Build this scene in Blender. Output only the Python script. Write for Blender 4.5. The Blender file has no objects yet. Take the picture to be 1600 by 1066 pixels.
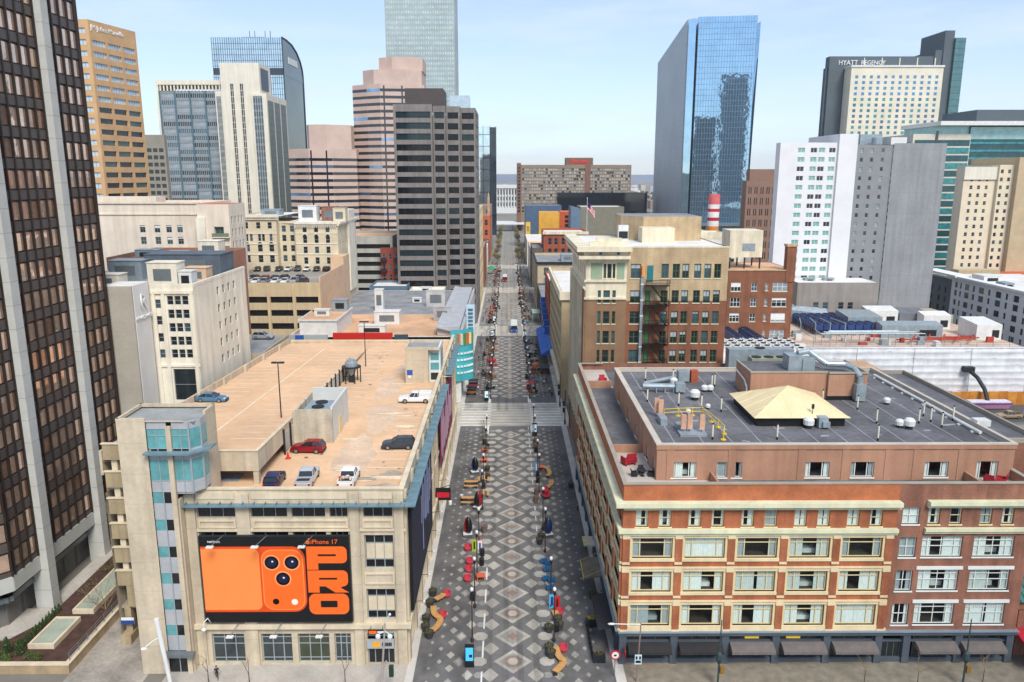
import bpy, math, random
from mathutils import Vector, Matrix
R = math.radians
rng = random.Random(7)
SC = bpy.context.scene
COL = SC.collection

# ------------------------------------------------------------------ helpers
def lin(h):
    """sRGB hex to linear colour"""
    c = [int(h[i:i+2], 16)/255 for i in (0, 2, 4)]
    return tuple(x/12.92 if x <= .04045 else ((x+.055)/1.055)**2.4 for x in c)

def sc_(c, k): return tuple(max(0, min(1, x*k)) for x in c)

ORG = {}
class MB:
    """collects geometry; build() links it as one mesh object"""
    def __init__(s): s.v = []; s.f = []; s.m = []
    def q(s, pts, m=0):
        n = len(s.v); s.v += [tuple(p) for p in pts]; s.f.append(tuple(range(n, n+len(pts)))); s.m.append(m)
    def box(s, x0, x1, y0, y1, z0, z1, m=0, top=None, nob=False):
        n = len(s.v)
        s.v += [(x0,y0,z0),(x1,y0,z0),(x1,y1,z0),(x0,y1,z0),(x0,y0,z1),(x1,y0,z1),(x1,y1,z1),(x0,y1,z1)]
        fs = [(0,1,5,4),(1,2,6,5),(2,3,7,6),(3,0,4,7),(4,5,6,7)]
        ms = [m]*4+[m if top is None else top]
        if not nob: fs.append((3,2,1,0)); ms.append(m)
        s.f += [tuple(n+i for i in f) for f in fs]; s.m += ms
        return s
    def hexa(s, lo, hi, m=0):
        """eight corner solid: lo = 4 bottom pts ccw, hi = 4 top pts"""
        n = len(s.v); s.v += [tuple(p) for p in lo]+[tuple(p) for p in hi]
        for f in [(0,1,5,4),(1,2,6,5),(2,3,7,6),(3,0,4,7),(4,5,6,7),(3,2,1,0)]:
            s.f.append(tuple(n+i for i in f)); s.m.append(m)
        return s
    def prism(s, poly, z0, z1, m=0, top=None, bottom=True):
        n = len(s.v); k = len(poly)
        s.v += [(p[0],p[1],z0) for p in poly]+[(p[0],p[1],z1) for p in poly]
        for i in range(k):
            j = (i+1) % k; s.f.append((n+i,n+j,n+k+j,n+k+i)); s.m.append(m)
        s.f.append(tuple(n+k+i for i in range(k))); s.m.append(m if top is None else top)
        if bottom: s.f.append(tuple(n+k-1-i for i in range(k))); s.m.append(m)
        return s
    def tube(s, p0, p1, r0, r1=None, n=6, m=0, caps=True):
        r1 = r0 if r1 is None else r1
        a = Vector(p0); b = Vector(p1); d = (b-a)
        if d.length < 1e-6: return s
        d.normalize(); u = d.orthogonal().normalized(); w = d.cross(u); k = len(s.v)
        for c, r in ((a, r0), (b, r1)):
            for i in range(n):
                t = 2*math.pi*i/n; s.v.append(tuple(c+u*(r*math.cos(t))+w*(r*math.sin(t))))
        for i in range(n):
            j = (i+1) % n; s.f.append((k+i,k+j,k+n+j,k+n+i)); s.m.append(m)
        if caps:
            s.f.append(tuple(k+n-1-i for i in range(n))); s.f.append(tuple(k+n+i for i in range(n))); s.m += [m, m]
        return s
    def path(s, pts, r, n=6, m=0):
        for a, b in zip(pts, pts[1:]): s.tube(a, b, r, r, n, m)
        return s
    def lathe(s, c, prof, n=12, m=0):
        """prof = [(r,z)...] about vertical axis at c"""
        k = len(s.v)
        for r, z in prof:
            for i in range(n):
                t = 2*math.pi*i/n; s.v.append((c[0]+r*math.cos(t), c[1]+r*math.sin(t), c[2]+z))
        for a in range(len(prof)-1):
            for i in range(n):
                j = (i+1) % n; s.f.append((k+a*n+i,k+a*n+j,k+(a+1)*n+j,k+(a+1)*n+i)); s.m.append(m)
        e = k+(len(prof)-1)*n
        s.f.append(tuple(e+i for i in range(n))); s.f.append(tuple(k+n-1-i for i in range(n))); s.m += [m, m]
        return s
    def blob(s, c, rx, ry, rz, n=8, m=0, jit=0, rg=None):
        prof = 5; k = len(s.v); rows = []
        for a in range(prof+1):
            ph = math.pi*a/prof; row = []
            for i in range(n):
                t = 2*math.pi*i/n; j = 1+(rg.uniform(-jit, jit) if rg else 0)
                row.append(len(s.v)); s.v.append((c[0]+rx*j*math.sin(ph)*math.cos(t), c[1]+ry*j*math.sin(ph)*math.sin(t), c[2]-rz*j*math.cos(ph)))
            rows.append(row)
        for a in range(prof):
            for i in range(n):
                j = (i+1) % n; s.f.append((rows[a][i],rows[a][j],rows[a+1][j],rows[a+1][i])); s.m.append(m)
        return s
    def mesh(s, name, mats, off=(0,0,0), smooth=False):
        me = bpy.data.meshes.new(name)
        me.from_pydata([(v[0]-off[0], v[1]-off[1], v[2]-off[2]) for v in s.v], [], s.f)
        for m in mats: me.materials.append(m)
        me.polygons.foreach_set('material_index', s.m)
        if smooth: me.polygons.foreach_set('use_smooth', [True]*len(me.polygons))
        me.update(); return me
    def build(s, name, mats, parent=None, smooth=False, local=False):
        """vertices are world coordinates unless local; parent's origin is subtracted"""
        if not isinstance(mats, (list, tuple)): mats = [mats]
        off = (0,0,0) if local or parent is None else ORG.get(parent.name, (0,0,0))
        o = bpy.data.objects.new(name, s.mesh(name, mats, off, smooth)); COL.objects.link(o)
        if parent is not None:
            o.parent = parent; ORG[o.name] = off
        return o

def build_each(mb, name, mats, parent):
    """one object per loose piece of the builder"""
    par = list(range(len(mb.v)))
    def find(i):
        while par[i] != i: par[i] = par[par[i]]; i = par[i]
        return i
    for f in mb.f:
        for i in f[1:]: par[find(i)] = find(f[0])
    parts = {}
    for f, m in zip(mb.f, mb.m): parts.setdefault(find(f[0]), []).append((f, m))
    for fs in parts.values():
        p = MB(); idx = {}
        for f, m in fs:
            for i in f:
                if i not in idx: idx[i] = len(p.v); p.v.append(mb.v[i])
            p.f.append(tuple(idx[i] for i in f)); p.m.append(m)
        p.build(name, mats, parent)

def tag(o, label=None, cat=None, group=None, kind=None):
    if label: o['label'] = label
    if cat: o['category'] = cat
    if group: o['group'] = group
    if kind: o['kind'] = kind
    return o

def thing(name, label, cat, loc=(0,0,0), rz=0, group=None):
    o = bpy.data.objects.new(name, None); COL.objects.link(o)
    o.empty_display_size = .5
    o.location = loc; o.rotation_euler = (0,0,rz); ORG[o.name] = tuple(loc)
    return tag(o, label, cat, group)

def struct(name, mb, mats):
    return tag(mb.build(name, mats), kind='structure')

KIDS = {}
def copy_tree(o, parent=None):
    """a thing, its parts and their sub-parts"""
    if o not in KIDS: KIDS[o] = [c for c in o.children]
    c = o.copy(); COL.objects.link(c)
    if parent is not None: c.parent = parent
    for ch in KIDS[o]: copy_tree(ch, c)
    return c

def place(proto, used, loc, rz=0, label=None, group=None, scale=None):
    """the first time moves the prototype itself, then copies it"""
    o = proto if not used else copy_tree(proto)
    used.append(o); o.location = loc; o.rotation_euler = (0,0,rz)
    if scale: o.scale = (scale,)*3 if not isinstance(scale, tuple) else scale
    if label: o['label'] = label
    if group: o['group'] = group
    return o

# ------------------------------------------------------------------ materials
MATS = {}
def mat(name, col, rough=.8, metal=0, var=.18, scale=.35, spec=.4, streak=0, zline=0, xline=0, line=.55, linew=.05, bump=0, emit=0, speck=0):
    """principled with noise variation, vertical streaks and panel joints, all in object coordinates"""
    if name in MATS: return MATS[name]
    if isinstance(col, str): col = lin(col)
    m = bpy.data.materials.new(name); m.use_nodes = True; nt = m.node_tree; N = nt.nodes; Lk = nt.links
    b = N['Principled BSDF']; b.inputs['Roughness'].default_value = rough; b.inputs['Metallic'].default_value = metal
    b.inputs['Specular IOR Level'].default_value = spec
    tc = N.new('ShaderNodeTexCoord')
    def noise(sc, vec=None, det=5):
        n = N.new('ShaderNodeTexNoise'); n.inputs['Scale'].default_value = sc; n.inputs['Detail'].default_value = det
        Lk.new(vec or tc.outputs['Object'], n.inputs['Vector']); return n.outputs['Fac']
    def math_(op, a, c):
        n = N.new('ShaderNodeMath'); n.operation = op
        for i, x in ((0, a), (1, c)):
            if hasattr(x, 'links'): Lk.new(x, n.inputs[i])
            else: n.inputs[i].default_value = x
        return n.outputs[0]
    def mul(a, k):  # factor around 1
        n = N.new('ShaderNodeMapRange'); n.inputs['From Min'].default_value = .3; n.inputs['From Max'].default_value = .7
        n.inputs['To Min'].default_value = 1-k; n.inputs['To Max'].default_value = 1+k; Lk.new(a, n.inputs['Value']); return n.outputs[0]
    fac = None
    if var:
        fac = mul(noise(scale), var); fac = math_('MULTIPLY', fac, mul(noise(scale*9, det=3), var*.5))
    if streak:
        mp = N.new('ShaderNodeMapping'); mp.inputs['Scale'].default_value = (1, 1, .06); Lk.new(tc.outputs['Object'], mp.inputs['Vector'])
        s_ = mul(noise(.9, mp.outputs['Vector']), streak); fac = s_ if fac is None else math_('MULTIPLY', fac, s_)
    if speck:
        s_ = mul(noise(9, det=2), speck); fac = s_ if fac is None else math_('MULTIPLY', fac, s_)
    if zline or xline:
        sp = N.new('ShaderNodeSeparateXYZ'); Lk.new(tc.outputs['Object'], sp.inputs[0])
        def lines(o, per):
            f = math_('FRACT', math_('DIVIDE', o, per), 0); l = math_('LESS_THAN', f, linew/per)
            return math_('SUBTRACT', 1, math_('MULTIPLY', l, 1-line))
        if zline:
            l = lines(sp.outputs['Z'], zline); fac = l if fac is None else math_('MULTIPLY', fac, l)
        if xline:
            l = lines(math_('ADD', sp.outputs['X'], sp.outputs['Y']), xline); fac = l if fac is None else math_('MULTIPLY', fac, l)
    if fac is not None:
        mx = N.new('ShaderNodeVectorMath'); mx.operation = 'SCALE'; mx.inputs[0].default_value = col
        Lk.new(fac, mx.inputs['Scale']); Lk.new(mx.outputs[0], b.inputs['Base Color'])
    else: b.inputs['Base Color'].default_value = (*col, 1)
    if bump:
        bp = N.new('ShaderNodeBump'); bp.inputs['Strength'].default_value = bump; bp.inputs['Distance'].default_value = .3
        Lk.new(noise(scale*1.7, det=2), bp.inputs['Height']); Lk.new(bp.outputs[0], b.inputs['Normal'])
    if emit:
        b.inputs['Emission Color'].default_value = (*col, 1); b.inputs['Emission Strength'].default_value = emit
    MATS[name] = m; return m

def glass(name, col, metal=0, rough=.04, spec=.8, bump=0, scale=.2, var=.25):
    return mat(name, col, rough, metal, var=var, scale=scale, spec=spec, bump=bump)

def clear_glass(name, tint, base=.10):
    m = bpy.data.materials.new(name); m.use_nodes = True; nt = m.node_tree; N = nt.nodes; N.clear()
    o = N.new('ShaderNodeOutputMaterial'); mx = N.new('ShaderNodeMixShader'); t = N.new('ShaderNodeBsdfTransparent'); g = N.new('ShaderNodeBsdfGlossy')
    t.inputs['Color'].default_value = (*tint, 1); g.inputs['Roughness'].default_value = .03; g.inputs['Color'].default_value = (.9,.95,1,1)
    fr = N.new('ShaderNodeLayerWeight'); pw = N.new('ShaderNodeMath'); pw.operation = 'POWER'; pw.inputs[1].default_value = 3; nt.links.new(fr.outputs['Facing'], pw.inputs[0])
    ad = N.new('ShaderNodeMath'); ad.operation = 'MULTIPLY_ADD'; ad.inputs[1].default_value = .6; ad.inputs[2].default_value = base; nt.links.new(pw.outputs[0], ad.inputs[0])
    nt.links.new(ad.outputs[0], mx.inputs[0]); nt.links.new(t.outputs[0], mx.inputs[1]); nt.links.new(g.outputs[0], mx.inputs[2]); nt.links.new(mx.outputs[0], o.inputs['Surface'])
    MATS[name] = m; return m

# ------------------------------------------------------------------ facades and windows
def P3(O, U, u, v, d=0):
    """point on a facade plane: u along, v up, d inward"""
    return (O[0]+U[0]*u-U[1]*d, O[1]+U[1]*u+U[0]*d, O[2]+v)

def facade(mb, O, U, W, H, rects=(), d=.25, m=0, mr=None):
    mr = m if mr is None else mr
    us = sorted({0, W} | {r[0] for r in rects} | {r[2] for r in rects}); vs = sorted({0, H} | {r[1] for r in rects} | {r[3] for r in rects})
    for v0, v1 in zip(vs, vs[1:]):
        if v1-v0 < 1e-5: continue
        vc = (v0+v1)/2; rr = [r for r in rects if r[1] < vc < r[3]]; st = None
        for u0, u1 in zip(us, us[1:]):
            uc = (u0+u1)/2; hole = any(r[0] < uc < r[2] for r in rr)
            if hole and st is not None: mb.q([P3(O,U,st,v0),P3(O,U,u0,v0),P3(O,U,u0,v1),P3(O,U,st,v1)], m); st = None
            elif not hole and st is None: st = u0
        if st is not None: mb.q([P3(O,U,st,v0),P3(O,U,W,v0),P3(O,U,W,v1),P3(O,U,st,v1)], m)
    if d:
        for a, b, c, e in rects:
            mb.q([P3(O,U,a,b),P3(O,U,c,b),P3(O,U,c,b,d),P3(O,U,a,b,d)], mr)
            mb.q([P3(O,U,a,e,d),P3(O,U,c,e,d),P3(O,U,c,e),P3(O,U,a,e)], mr)
            mb.q([P3(O,U,a,b),P3(O,U,a,b,d),P3(O,U,a,e,d),P3(O,U,a,e)], mr)
            mb.q([P3(O,U,c,b,d),P3(O,U,c,b),P3(O,U,c,e),P3(O,U,c,e,d)], mr)

def grid(u0, u1, v0, v1, nu, nv, fw=.6, fh=.5):
    """regular window rectangles inside a facade area"""
    pu = (u1-u0)/nu; pv = (v1-v0)/nv
    return [(u0+pu*(i+.5-fw/2), v0+pv*(j+.5-fh/2), u0+pu*(i+.5+fw/2), v0+pv*(j+.5+fh/2)) for j in range(nv) for i in range(nu)]

class Style:
    def __init__(s, frame, panes, t=.07, nx=1, nz=1, d=.25, sill=None, blind=0, blindmat=None, curtain=None, split=None, bar=None, bt=.03):
        s.__dict__.update(locals()); s.cache = {}

def win_geo(s, w, h, var, mbf, mbp, mbc=None, T=None):
    """frame into mbf, panes into mbp (may be the same builder); x right, y inward, z up"""
    T = T or (lambda x, y, z: (x, y, z)); same = mbf is mbp; d = s.d; t = s.t; fm = 0; pm = 1 if same else 0
    def bx(mb, x0, x1, y0, y1, z0, z1, m):
        n = len(mb.v); mb.v += [T(x0,y0,z0),T(x1,y0,z0),T(x1,y1,z0),T(x0,y1,z0),T(x0,y0,z1),T(x1,y0,z1),T(x1,y1,z1),T(x0,y1,z1)]
        for f in [(0,1,5,4),(1,2,6,5),(3,0,4,7),(4,5,6,7),(3,2,1,0)]: mb.f.append(tuple(n+i for i in f)); mb.m.append(m)
    y0 = d-.05; y1 = d+.02
    if t:
        bx(mbf,0,t,y0,y1,0,h,fm); bx(mbf,w-t,w,y0,y1,0,h,fm); bx(mbf,t,w-t,y0,y1,0,t,fm); bx(mbf,t,w-t,y0,y1,h-t,h,fm)
    xs = s.split[0] if s.split else [i/s.nx for i in range(1, s.nx)]; zs = s.split[1] if s.split else [i/s.nz for i in range(1, s.nz)]
    b = s.bt
    for x in xs: bx(mbf, w*x-b, w*x+b, y0+.01, y1, t, h-t, fm)
    for z in zs: bx(mbf, t, w-t, y0+.02, y1, h*z-b, h*z+b, fm)
    if s.sill is not None: bx(mbf, -.1, w+.1, -.1, d-.06, -.16, 0, 2 if same else 1)
    mbp.q([T(t*.5,d,t*.5),T(w-t*.5,d,t*.5),T(w-t*.5,d,h-t*.5),T(t*.5,d,h-t*.5)], pm)
    if s.blind and s.blindmat and same:
        fr = [0, 0, .35, .6, 1][var % 5]*s.blind
        if fr: mbp.q([T(t,d-.008,h-t-(h-2*t)*fr),T(w-t,d-.008,h-t-(h-2*t)*fr),T(w-t,d-.008,h-t),T(t,d-.008,h-t)], 3)

def curtain_geo(mb, w, h, d, var, T=None):
    """two folded curtains, drawn by a varying amount, behind the pane, with a dark room behind"""
    rg = random.Random(var); lo, hi = [(.22,.2),(.35,.3),(.5,.5),(.25,.45),(.48,.2),(.5,.42)][var % 6]
    y = d+.09
    for a, b in ((0, lo*w), (w-hi*w, w)):
        n = max(3, int((b-a)/.11)); k = len(mb.v)
        for i in range(n+1):
            x = a+(b-a)*i/n; yy = y+(.035 if i % 2 else 0)+rg.uniform(-.01,.01); mb.v += [(x,yy,.02),(x,yy,h)]
        for i in range(n): mb.f.append((k+2*i,k+2*i+2,k+2*i+3,k+2*i+1)); mb.m.append(0)
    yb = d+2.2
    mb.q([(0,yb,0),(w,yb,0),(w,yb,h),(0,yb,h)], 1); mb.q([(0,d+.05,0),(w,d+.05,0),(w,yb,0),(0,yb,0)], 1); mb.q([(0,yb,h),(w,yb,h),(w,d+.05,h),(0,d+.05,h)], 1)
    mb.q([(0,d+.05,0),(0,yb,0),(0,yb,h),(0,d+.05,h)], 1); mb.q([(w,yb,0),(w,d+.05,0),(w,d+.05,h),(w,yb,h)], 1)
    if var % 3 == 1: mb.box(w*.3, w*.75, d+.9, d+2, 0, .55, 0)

WINS = {}
def windows(th, O, U, rects, style, rank=1.0, name='window', vf=None):
    WINS.setdefault(th.name, (th, []))[1].extend((O, U, r, style, rank, name, vf) for r in rects)

CAM_P = (0, 0, 58)
def _winobj(th, O, U, r, s, name, vf):
    w = round(r[2]-r[0], 2); h = round(r[3]-r[1], 2)
    var = vf if vf is not None else rng.randrange(30)
    pi = rng.randrange(len(s.panes)) if not isinstance(vf, tuple) else 0
    key = (w, h, (var % 6 if s.curtain else var % 5), pi)
    if key not in s.cache:
        if s.curtain:
            f = MB(); p = MB(); win_geo(s, w, h, var, f, p); c = MB(); curtain_geo(c, w, h, s.d, var)
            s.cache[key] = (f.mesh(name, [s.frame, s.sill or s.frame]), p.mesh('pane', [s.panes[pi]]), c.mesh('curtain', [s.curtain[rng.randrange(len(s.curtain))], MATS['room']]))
        else:
            f = MB(); win_geo(s, w, h, var, f, f); s.cache[key] = (f.mesh(name, [s.frame, s.panes[pi], s.sill or s.frame, s.blindmat or s.frame]),)
    ms = s.cache[key]
    o = bpy.data.objects.new(name, ms[0]); COL.objects.link(o); o.parent = th
    off = ORG[th.name]; p = P3(O, U, r[0], r[1])
    o.location = (p[0]-off[0], p[1]-off[1], p[2]-off[2]); o.rotation_euler = (0, 0, math.atan2(U[1], U[0]))
    for me in ms[1:]:
        c = bpy.data.objects.new(me.name.split('.')[0], me); COL.objects.link(c); c.parent = o
    return o

def flush_windows(cap=100):
    for th, lst in WINS.values():
        # windows facing the camera and near it first
        def score(e):
            O, U, r, s, rank, name, vf = e; p = P3(O, U, (r[0]+r[2])/2, (r[1]+r[3])/2); n = (U[1], -U[0])
            dx, dy, dz = CAM_P[0]-p[0], CAM_P[1]-p[1], CAM_P[2]-p[2]; D = math.sqrt(dx*dx+dy*dy+dz*dz)
            return rank*(r[2]-r[0])*(r[3]-r[1])*max(.01, (n[0]*dx+n[1]*dy)/D)/D**2
        lst.sort(key=score, reverse=True)
        byname = {}
        for e in lst: byname.setdefault(e[5], []).append(e)
        for nm, l2 in byname.items():
            for e in l2[:cap]: _winobj(th, e[0], e[1], e[2], e[3], e[5], e[6])
            rest = {}
            for e in l2[cap:]: rest.setdefault(id(e[3]), []).append(e)
            for grp in ([sum(rest.values(), [])] if rest else []):
                mb = MB(); mats = []
                def mi(m):
                    if m not in mats: mats.append(m)
                    return mats.index(m)
                for O, U, r, s, rank, name, vf in grp:
                    f = MB(); var = vf if vf is not None else rng.randrange(30)
                    win_geo(s, r[2]-r[0], r[3]-r[1], var, f, f, T=lambda x, y, z: P3(O, U, r[0]+x, r[1]+z, y))
                    loc = [mi(s.frame), mi(s.panes[rng.randrange(len(s.panes))]), mi(s.sill or s.frame), mi(s.blindmat or s.frame)]
                    n = len(mb.v); mb.v += f.v; mb.f += [tuple(n+i for i in q) for q in f.f]; mb.m += [loc[i] for i in f.m]
                tag(mb.build(nm, mats, th), kind='stuff')

def text_mesh(name, body, size, mats, parent, pos, U=(1,0), ext=.03, align='CENTER', rx=90, stretch=1.0):
    cu = bpy.data.curves.new('lettering', 'FONT'); cu.body = body; cu.size = size; cu.extrude = ext; cu.align_x = align; cu.align_y = 'CENTER'
    cu.resolution_u = 2
    t = bpy.data.objects.new('lettering', cu); COL.objects.link(t)
    me = bpy.data.meshes.new_from_object(t); bpy.data.objects.remove(t); bpy.data.curves.remove(cu)
    me.materials.clear()
    for m in (mats if isinstance(mats, list) else [mats]): me.materials.append(m)
    o = bpy.data.objects.new(name, me); COL.objects.link(o)
    off = ORG.get(parent.name, (0,0,0)) if parent is not None else (0,0,0)
    if parent is not None: o.parent = parent
    o.location = (pos[0]-off[0], pos[1]-off[1], pos[2]-off[2]); o.rotation_euler = (R(rx), 0, math.atan2(U[1], U[0])); o.scale = (stretch, 1, 1)
    return o

def cornice(mb, O, U, W, z0, z1, out, m=0, ends=True):
    """a moulding proud of a facade, stepped in two courses"""
    e = out if ends else 0
    a = P3(O,U,-e,z0,-out); 
    for k0, k1, ou in ((0,.45,out*.55),(.45,1,out)):
        h0 = z0+(z1-z0)*k0; h1 = z0+(z1-z0)*k1; e = ou if ends else 0
        lo = [P3(O,U,-e,h0,-ou),P3(O,U,W+e,h0,-ou),P3(O,U,W+e,h0,.02),P3(O,U,-e,h0,.02)]
        hi = [P3(O,U,-e,h1,-ou),P3(O,U,W+e,h1,-ou),P3(O,U,W+e,h1,.02),P3(O,U,-e,h1,.02)]
        mb.hexa(lo, hi, m)

def fbox(mb, O, U, u0, u1, v0, v1, d0, d1, m=0):
    """box on a facade; d inward (negative = proud)"""
    mb.hexa([P3(O,U,u0,v0,d0),P3(O,U,u1,v0,d0),P3(O,U,u1,v0,d1),P3(O,U,u0,v0,d1)],
            [P3(O,U,u0,v1,d0),P3(O,U,u1,v1,d0),P3(O,U,u1,v1,d1),P3(O,U,u0,v1,d1)], m)

def block(name, label, cat, x0, x1, y0, y1, h, wallm, roofm, front=None, left=None, right=None, style=None, d=.25, parapet=.8, z0=0, group=None, rz=0):
    """plain building: walls with real openings, roof behind a parapet, windows as parts.
    front/left/right = list of rects in facade coordinates (u from the facade's left end seen from outside)"""
    th = thing(name, label, cat, ((x0+x1)/2, (y0+y1)/2, z0), 0, group)
    mb = MB(); W = x1-x0; D = y1-y0
    fs = [((x0,y0,z0),(1,0),W,front),((x1,y0,z0),(0,1),D,right),((x1,y1,z0),(-1,0),W,None),((x0,y1,z0),(0,-1),D,left)]
    for O, U, L, rc in fs:
        facade(mb, O, U, L, h, rc or [], d)
        if rc and style: windows(th, O, U, rc, style)
    p = .3
    if parapet:
        mb.q([(x0,y0,z0+h),(x1,y0,z0+h),(x1-p,y0+p,z0+h),(x0+p,y0+p,z0+h)]); mb.q([(x1,y0,z0+h),(x1,y1,z0+h),(x1-p,y1-p,z0+h),(x1-p,y0+p,z0+h)])
        mb.q([(x1,y1,z0+h),(x0,y1,z0+h),(x0+p,y1-p,z0+h),(x1-p,y1-p,z0+h)]); mb.q([(x0,y1,z0+h),(x0,y0,z0+h),(x0+p,y0+p,z0+h),(x0+p,y1-p,z0+h)])
        zr = z0+h-parapet
        for a, b in (((x0+p,y0+p),(x1-p,y0+p)),((x1-p,y0+p),(x1-p,y1-p)),((x1-p,y1-p),(x0+p,y1-p)),((x0+p,y1-p),(x0+p,y0+p))):
            mb.q([(b[0],b[1],zr),(a[0],a[1],zr),(a[0],a[1],z0+h),(b[0],b[1],z0+h)])
    mb.build('wall', wallm, th)
    r = MB(); pp = p if parapet else 0; zr = z0+h-(parapet or 0)
    r.q([(x0+pp,y0+pp,zr),(x1-pp,y0+pp,zr),(x1-pp,y1-pp,zr),(x0+pp,y1-pp,zr)]); r.build('roof', roofm, th)
    return th
# ------------------------------------------------------------------ shared materials
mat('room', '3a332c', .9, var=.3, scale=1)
M_ASPH = mat('asphalt', '55534f', .92, var=.18, scale=.15, speck=.12)
M_CONC = mat('concrete', 'b0aaa0', .88, var=.14, scale=.3, xline=3, line=.75)
M_CONCD = mat('worn_concrete', '8f8a80', .88, var=.22, scale=.2, streak=.1)
M_PALE = mat('pale_stone_strip', 'c2bdb4', .85, var=.12, scale=.4)
M_PAVE = mat('dark_pavers', '6c6a68', .85, var=.2, scale=.12, speck=.1)
M_PAVL = mat('light_pavers', 'aba69b', .85, var=.17, scale=.2, speck=.05)
M_PAVM = mat('mid_pavers', '918e87', .85, var=.18, scale=.2)
M_PAVB = mat('brown_pavers', '8b7568', .85, var=.12, scale=.5)
M_WHITE = mat('white_road_paint', 'd8d6d0', .8, var=.15, scale=.6)
M_BRKPAVE = mat('brick_pavers', '857d6e', .88, var=.22, scale=.9, xline=.6, line=.75)
M_BLACK = mat('black_paint', '17181a', .5, var=.15)
M_STEEL = mat('grey_steel', '7d8588', .45, metal=.5, var=.12)
M_WMETAL = mat('white_metal', 'd9dbd9', .5, var=.08)
M_DARKM = mat('dark_metal', '2c2f33', .5, metal=.3, var=.15)

XC = .6
YB = [(80.5, 178.0), (194.0, 284.0), (300.0, 392.0), (408.0, 498.0), (514.0, 830.0)]      # mall blocks between the cross streets
g = MB(); g.q([(-6000,-600,-.02),(6000,-600,-.02),(6000,9000,-.02),(-6000,9000,-.02)])
struct('ground', g, [mat('city_ground', '7d7970', .95, var=.25, scale=.02)])

# cross streets
s = MB()
for y0, y1 in [(58.0, 76.0)]+[(a[1], b[0]) for a, b in zip(YB, YB[1:])]:
    s.q([(-420,y0,-.012),(420,y0,-.012),(420,y1,-.012),(-420,y1,-.012)])
struct('cross_street', s, [M_ASPH])
s = MB()
s.q([(136.5,58,-.008),(154,58,-.008),(154,820,-.008),(136.5,820,-.008)]); s.q([(-152,58,-.008),(-136,58,-.008),(-136,820,-.008),(-152,820,-.008)])
struct('side_street', s, [M_ASPH])

# pavements (real steps) in front of the garage and of the brick hotel
s = MB(); s.box(-40.5,-12.2,77,84.6,-.02,.12,0); s.box(-12.19,-11.2,77,178,-.02,.10,1); s.box(12.7,13.9,78,178,-.02,.10,1)
struct('pavement', s, [M_CONC, M_PALE])
s = MB(); s.box(13.91,63,77,86,-.02,.12,0)
struct('brick_pavement', s, [M_BRKPAVE])
s = MB(); s.box(-12.9,-11.3,194,284,-.02,.10,0); s.box(12.9,14.2,194,284,-.02,.10,0); s.box(-12.9,-11.3,300,392,-.02,.10,0); s.box(12.9,14.2,300,392,-.02,.10,0)
struct('building_edge_strip', s, [M_PALE])

# the mall: dark pavers with a lattice of light diamonds down its middle
s = MB(); z = .004; z2 = .008; z3 = .012; z4 = .016
def dia(x, y, w, l, m, zz): s.q([(x-w/2,y,zz),(x,y-l/2,zz),(x+w/2,y,zz),(x,y+l/2,zz)], m)
def octo(x, y, w, l, m, zz):
    s.q([(x+w/2*math.cos(t), y+l/2*math.sin(t), zz) for t in [math.pi/8+i*math.pi/4 for i in range(8)]], m)
for bi, (y0, y1) in enumerate(YB):
    ya = 58.0 if bi == 0 else y0
    s.q([(-11.2,ya,z),(12.7,ya,z),(12.7,y1,z),(-11.2,y1,z)], 0 if bi < 2 else 2)
    if bi > 2: continue
    P = 5.31; k0 = math.ceil((ya+3-84.6)/P); k = k0
    while 84.6+P*k < y1-3.5:
        y = 84.6+P*k
        dia(XC, y, 4.7, P*.9, 1, z2); dia(XC, y, 3.4, P*.66, 2, z3)
        if k % 2: dia(XC, y, 1.5, 1.7, 3, z4)
        else: octo(XC, y, 2.3, 2.5, 3, z4); octo(XC, y, 1.35, 1.45, 1, z4+.004)
        for sg in (-1, 1):
            dia(XC+sg*2.75, y+P/2, 2.1, 2.7, 1, z2)
            octo(XC+sg*4.15, y, 2.0, 1.9, 1, z2)
            octo(XC+sg*4.15, y+P/2, 1.1, 1.2, 2, z2); dia(XC+sg*5.45, y+P/2, 1.35, 2.0, 1, z3)
            dia(XC+sg*6.6, y, 1.5, 2.1, 2, z2); dia(XC+sg*6.6, y, .9, 1.4, 1, z3)
            for h, yy in ((0, y), (1, y+P/2)):
                dia(XC+sg*7.7, yy+P/4, 1.05, 1.5, 1, z2)
                dia(XC+sg*9.0, yy, .62, .95, 1, z2)
                dia(XC+sg*10.2, yy+P/4, .5, .75, 1, z2)
        k += 1
struct('mall_paving', s, [M_PAVE, M_PAVL, M_PAVM, M_PAVB])
# worn wheel tracks of the shuttle lane, crosswalk bands, stop bars, painted edge
s = MB()
for a, b in zip(YB, YB[1:]):
    ya, yb = a[1], b[0]
    s.q([(-14,ya-2.2,.006),(15,ya-2.2,.006),(15,yb+1,.006),(-14,yb+1,.006)], 1)
    if ya < 300:
        n = 9
        for i in range(n):
            y = ya-1.6+(yb-ya+2)*i/(n-1)
            for x0, x1 in ((-11.6,-4.2),(5.6,13.2)): s.q([(x0,y-.33,.012),(x1,y-.33,.012),(x1,y+.33,.012),(x0,y+.33,.012)], 0)
            s.q([(-4.2,y-.2,.012),(5.6,y-.2,.012),(5.6,y+.2,.012),(-4.2,y+.2,.012)], 2)
    for x0 in (-5.2, 5.3):
        s.q([(x0,ya-8,.024),(x0+.8,ya-8,.024),(x0+.8,ya-2.3,.024),(x0,ya-2.3,.024)], 0)
        s.q([(x0,yb+1.2,.024),(x0+.8,yb+1.2,.024),(x0+.8,yb+6.5,.024),(x0,yb+6.5,.024)], 0)
for i in range(5):
    y = 79+i*6.3; s.q([(-3.25,y,.026),(-3.05,y,.026),(-3.05,y+3.6,.026),(-3.25,y+3.6,.026)], 0)
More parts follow.
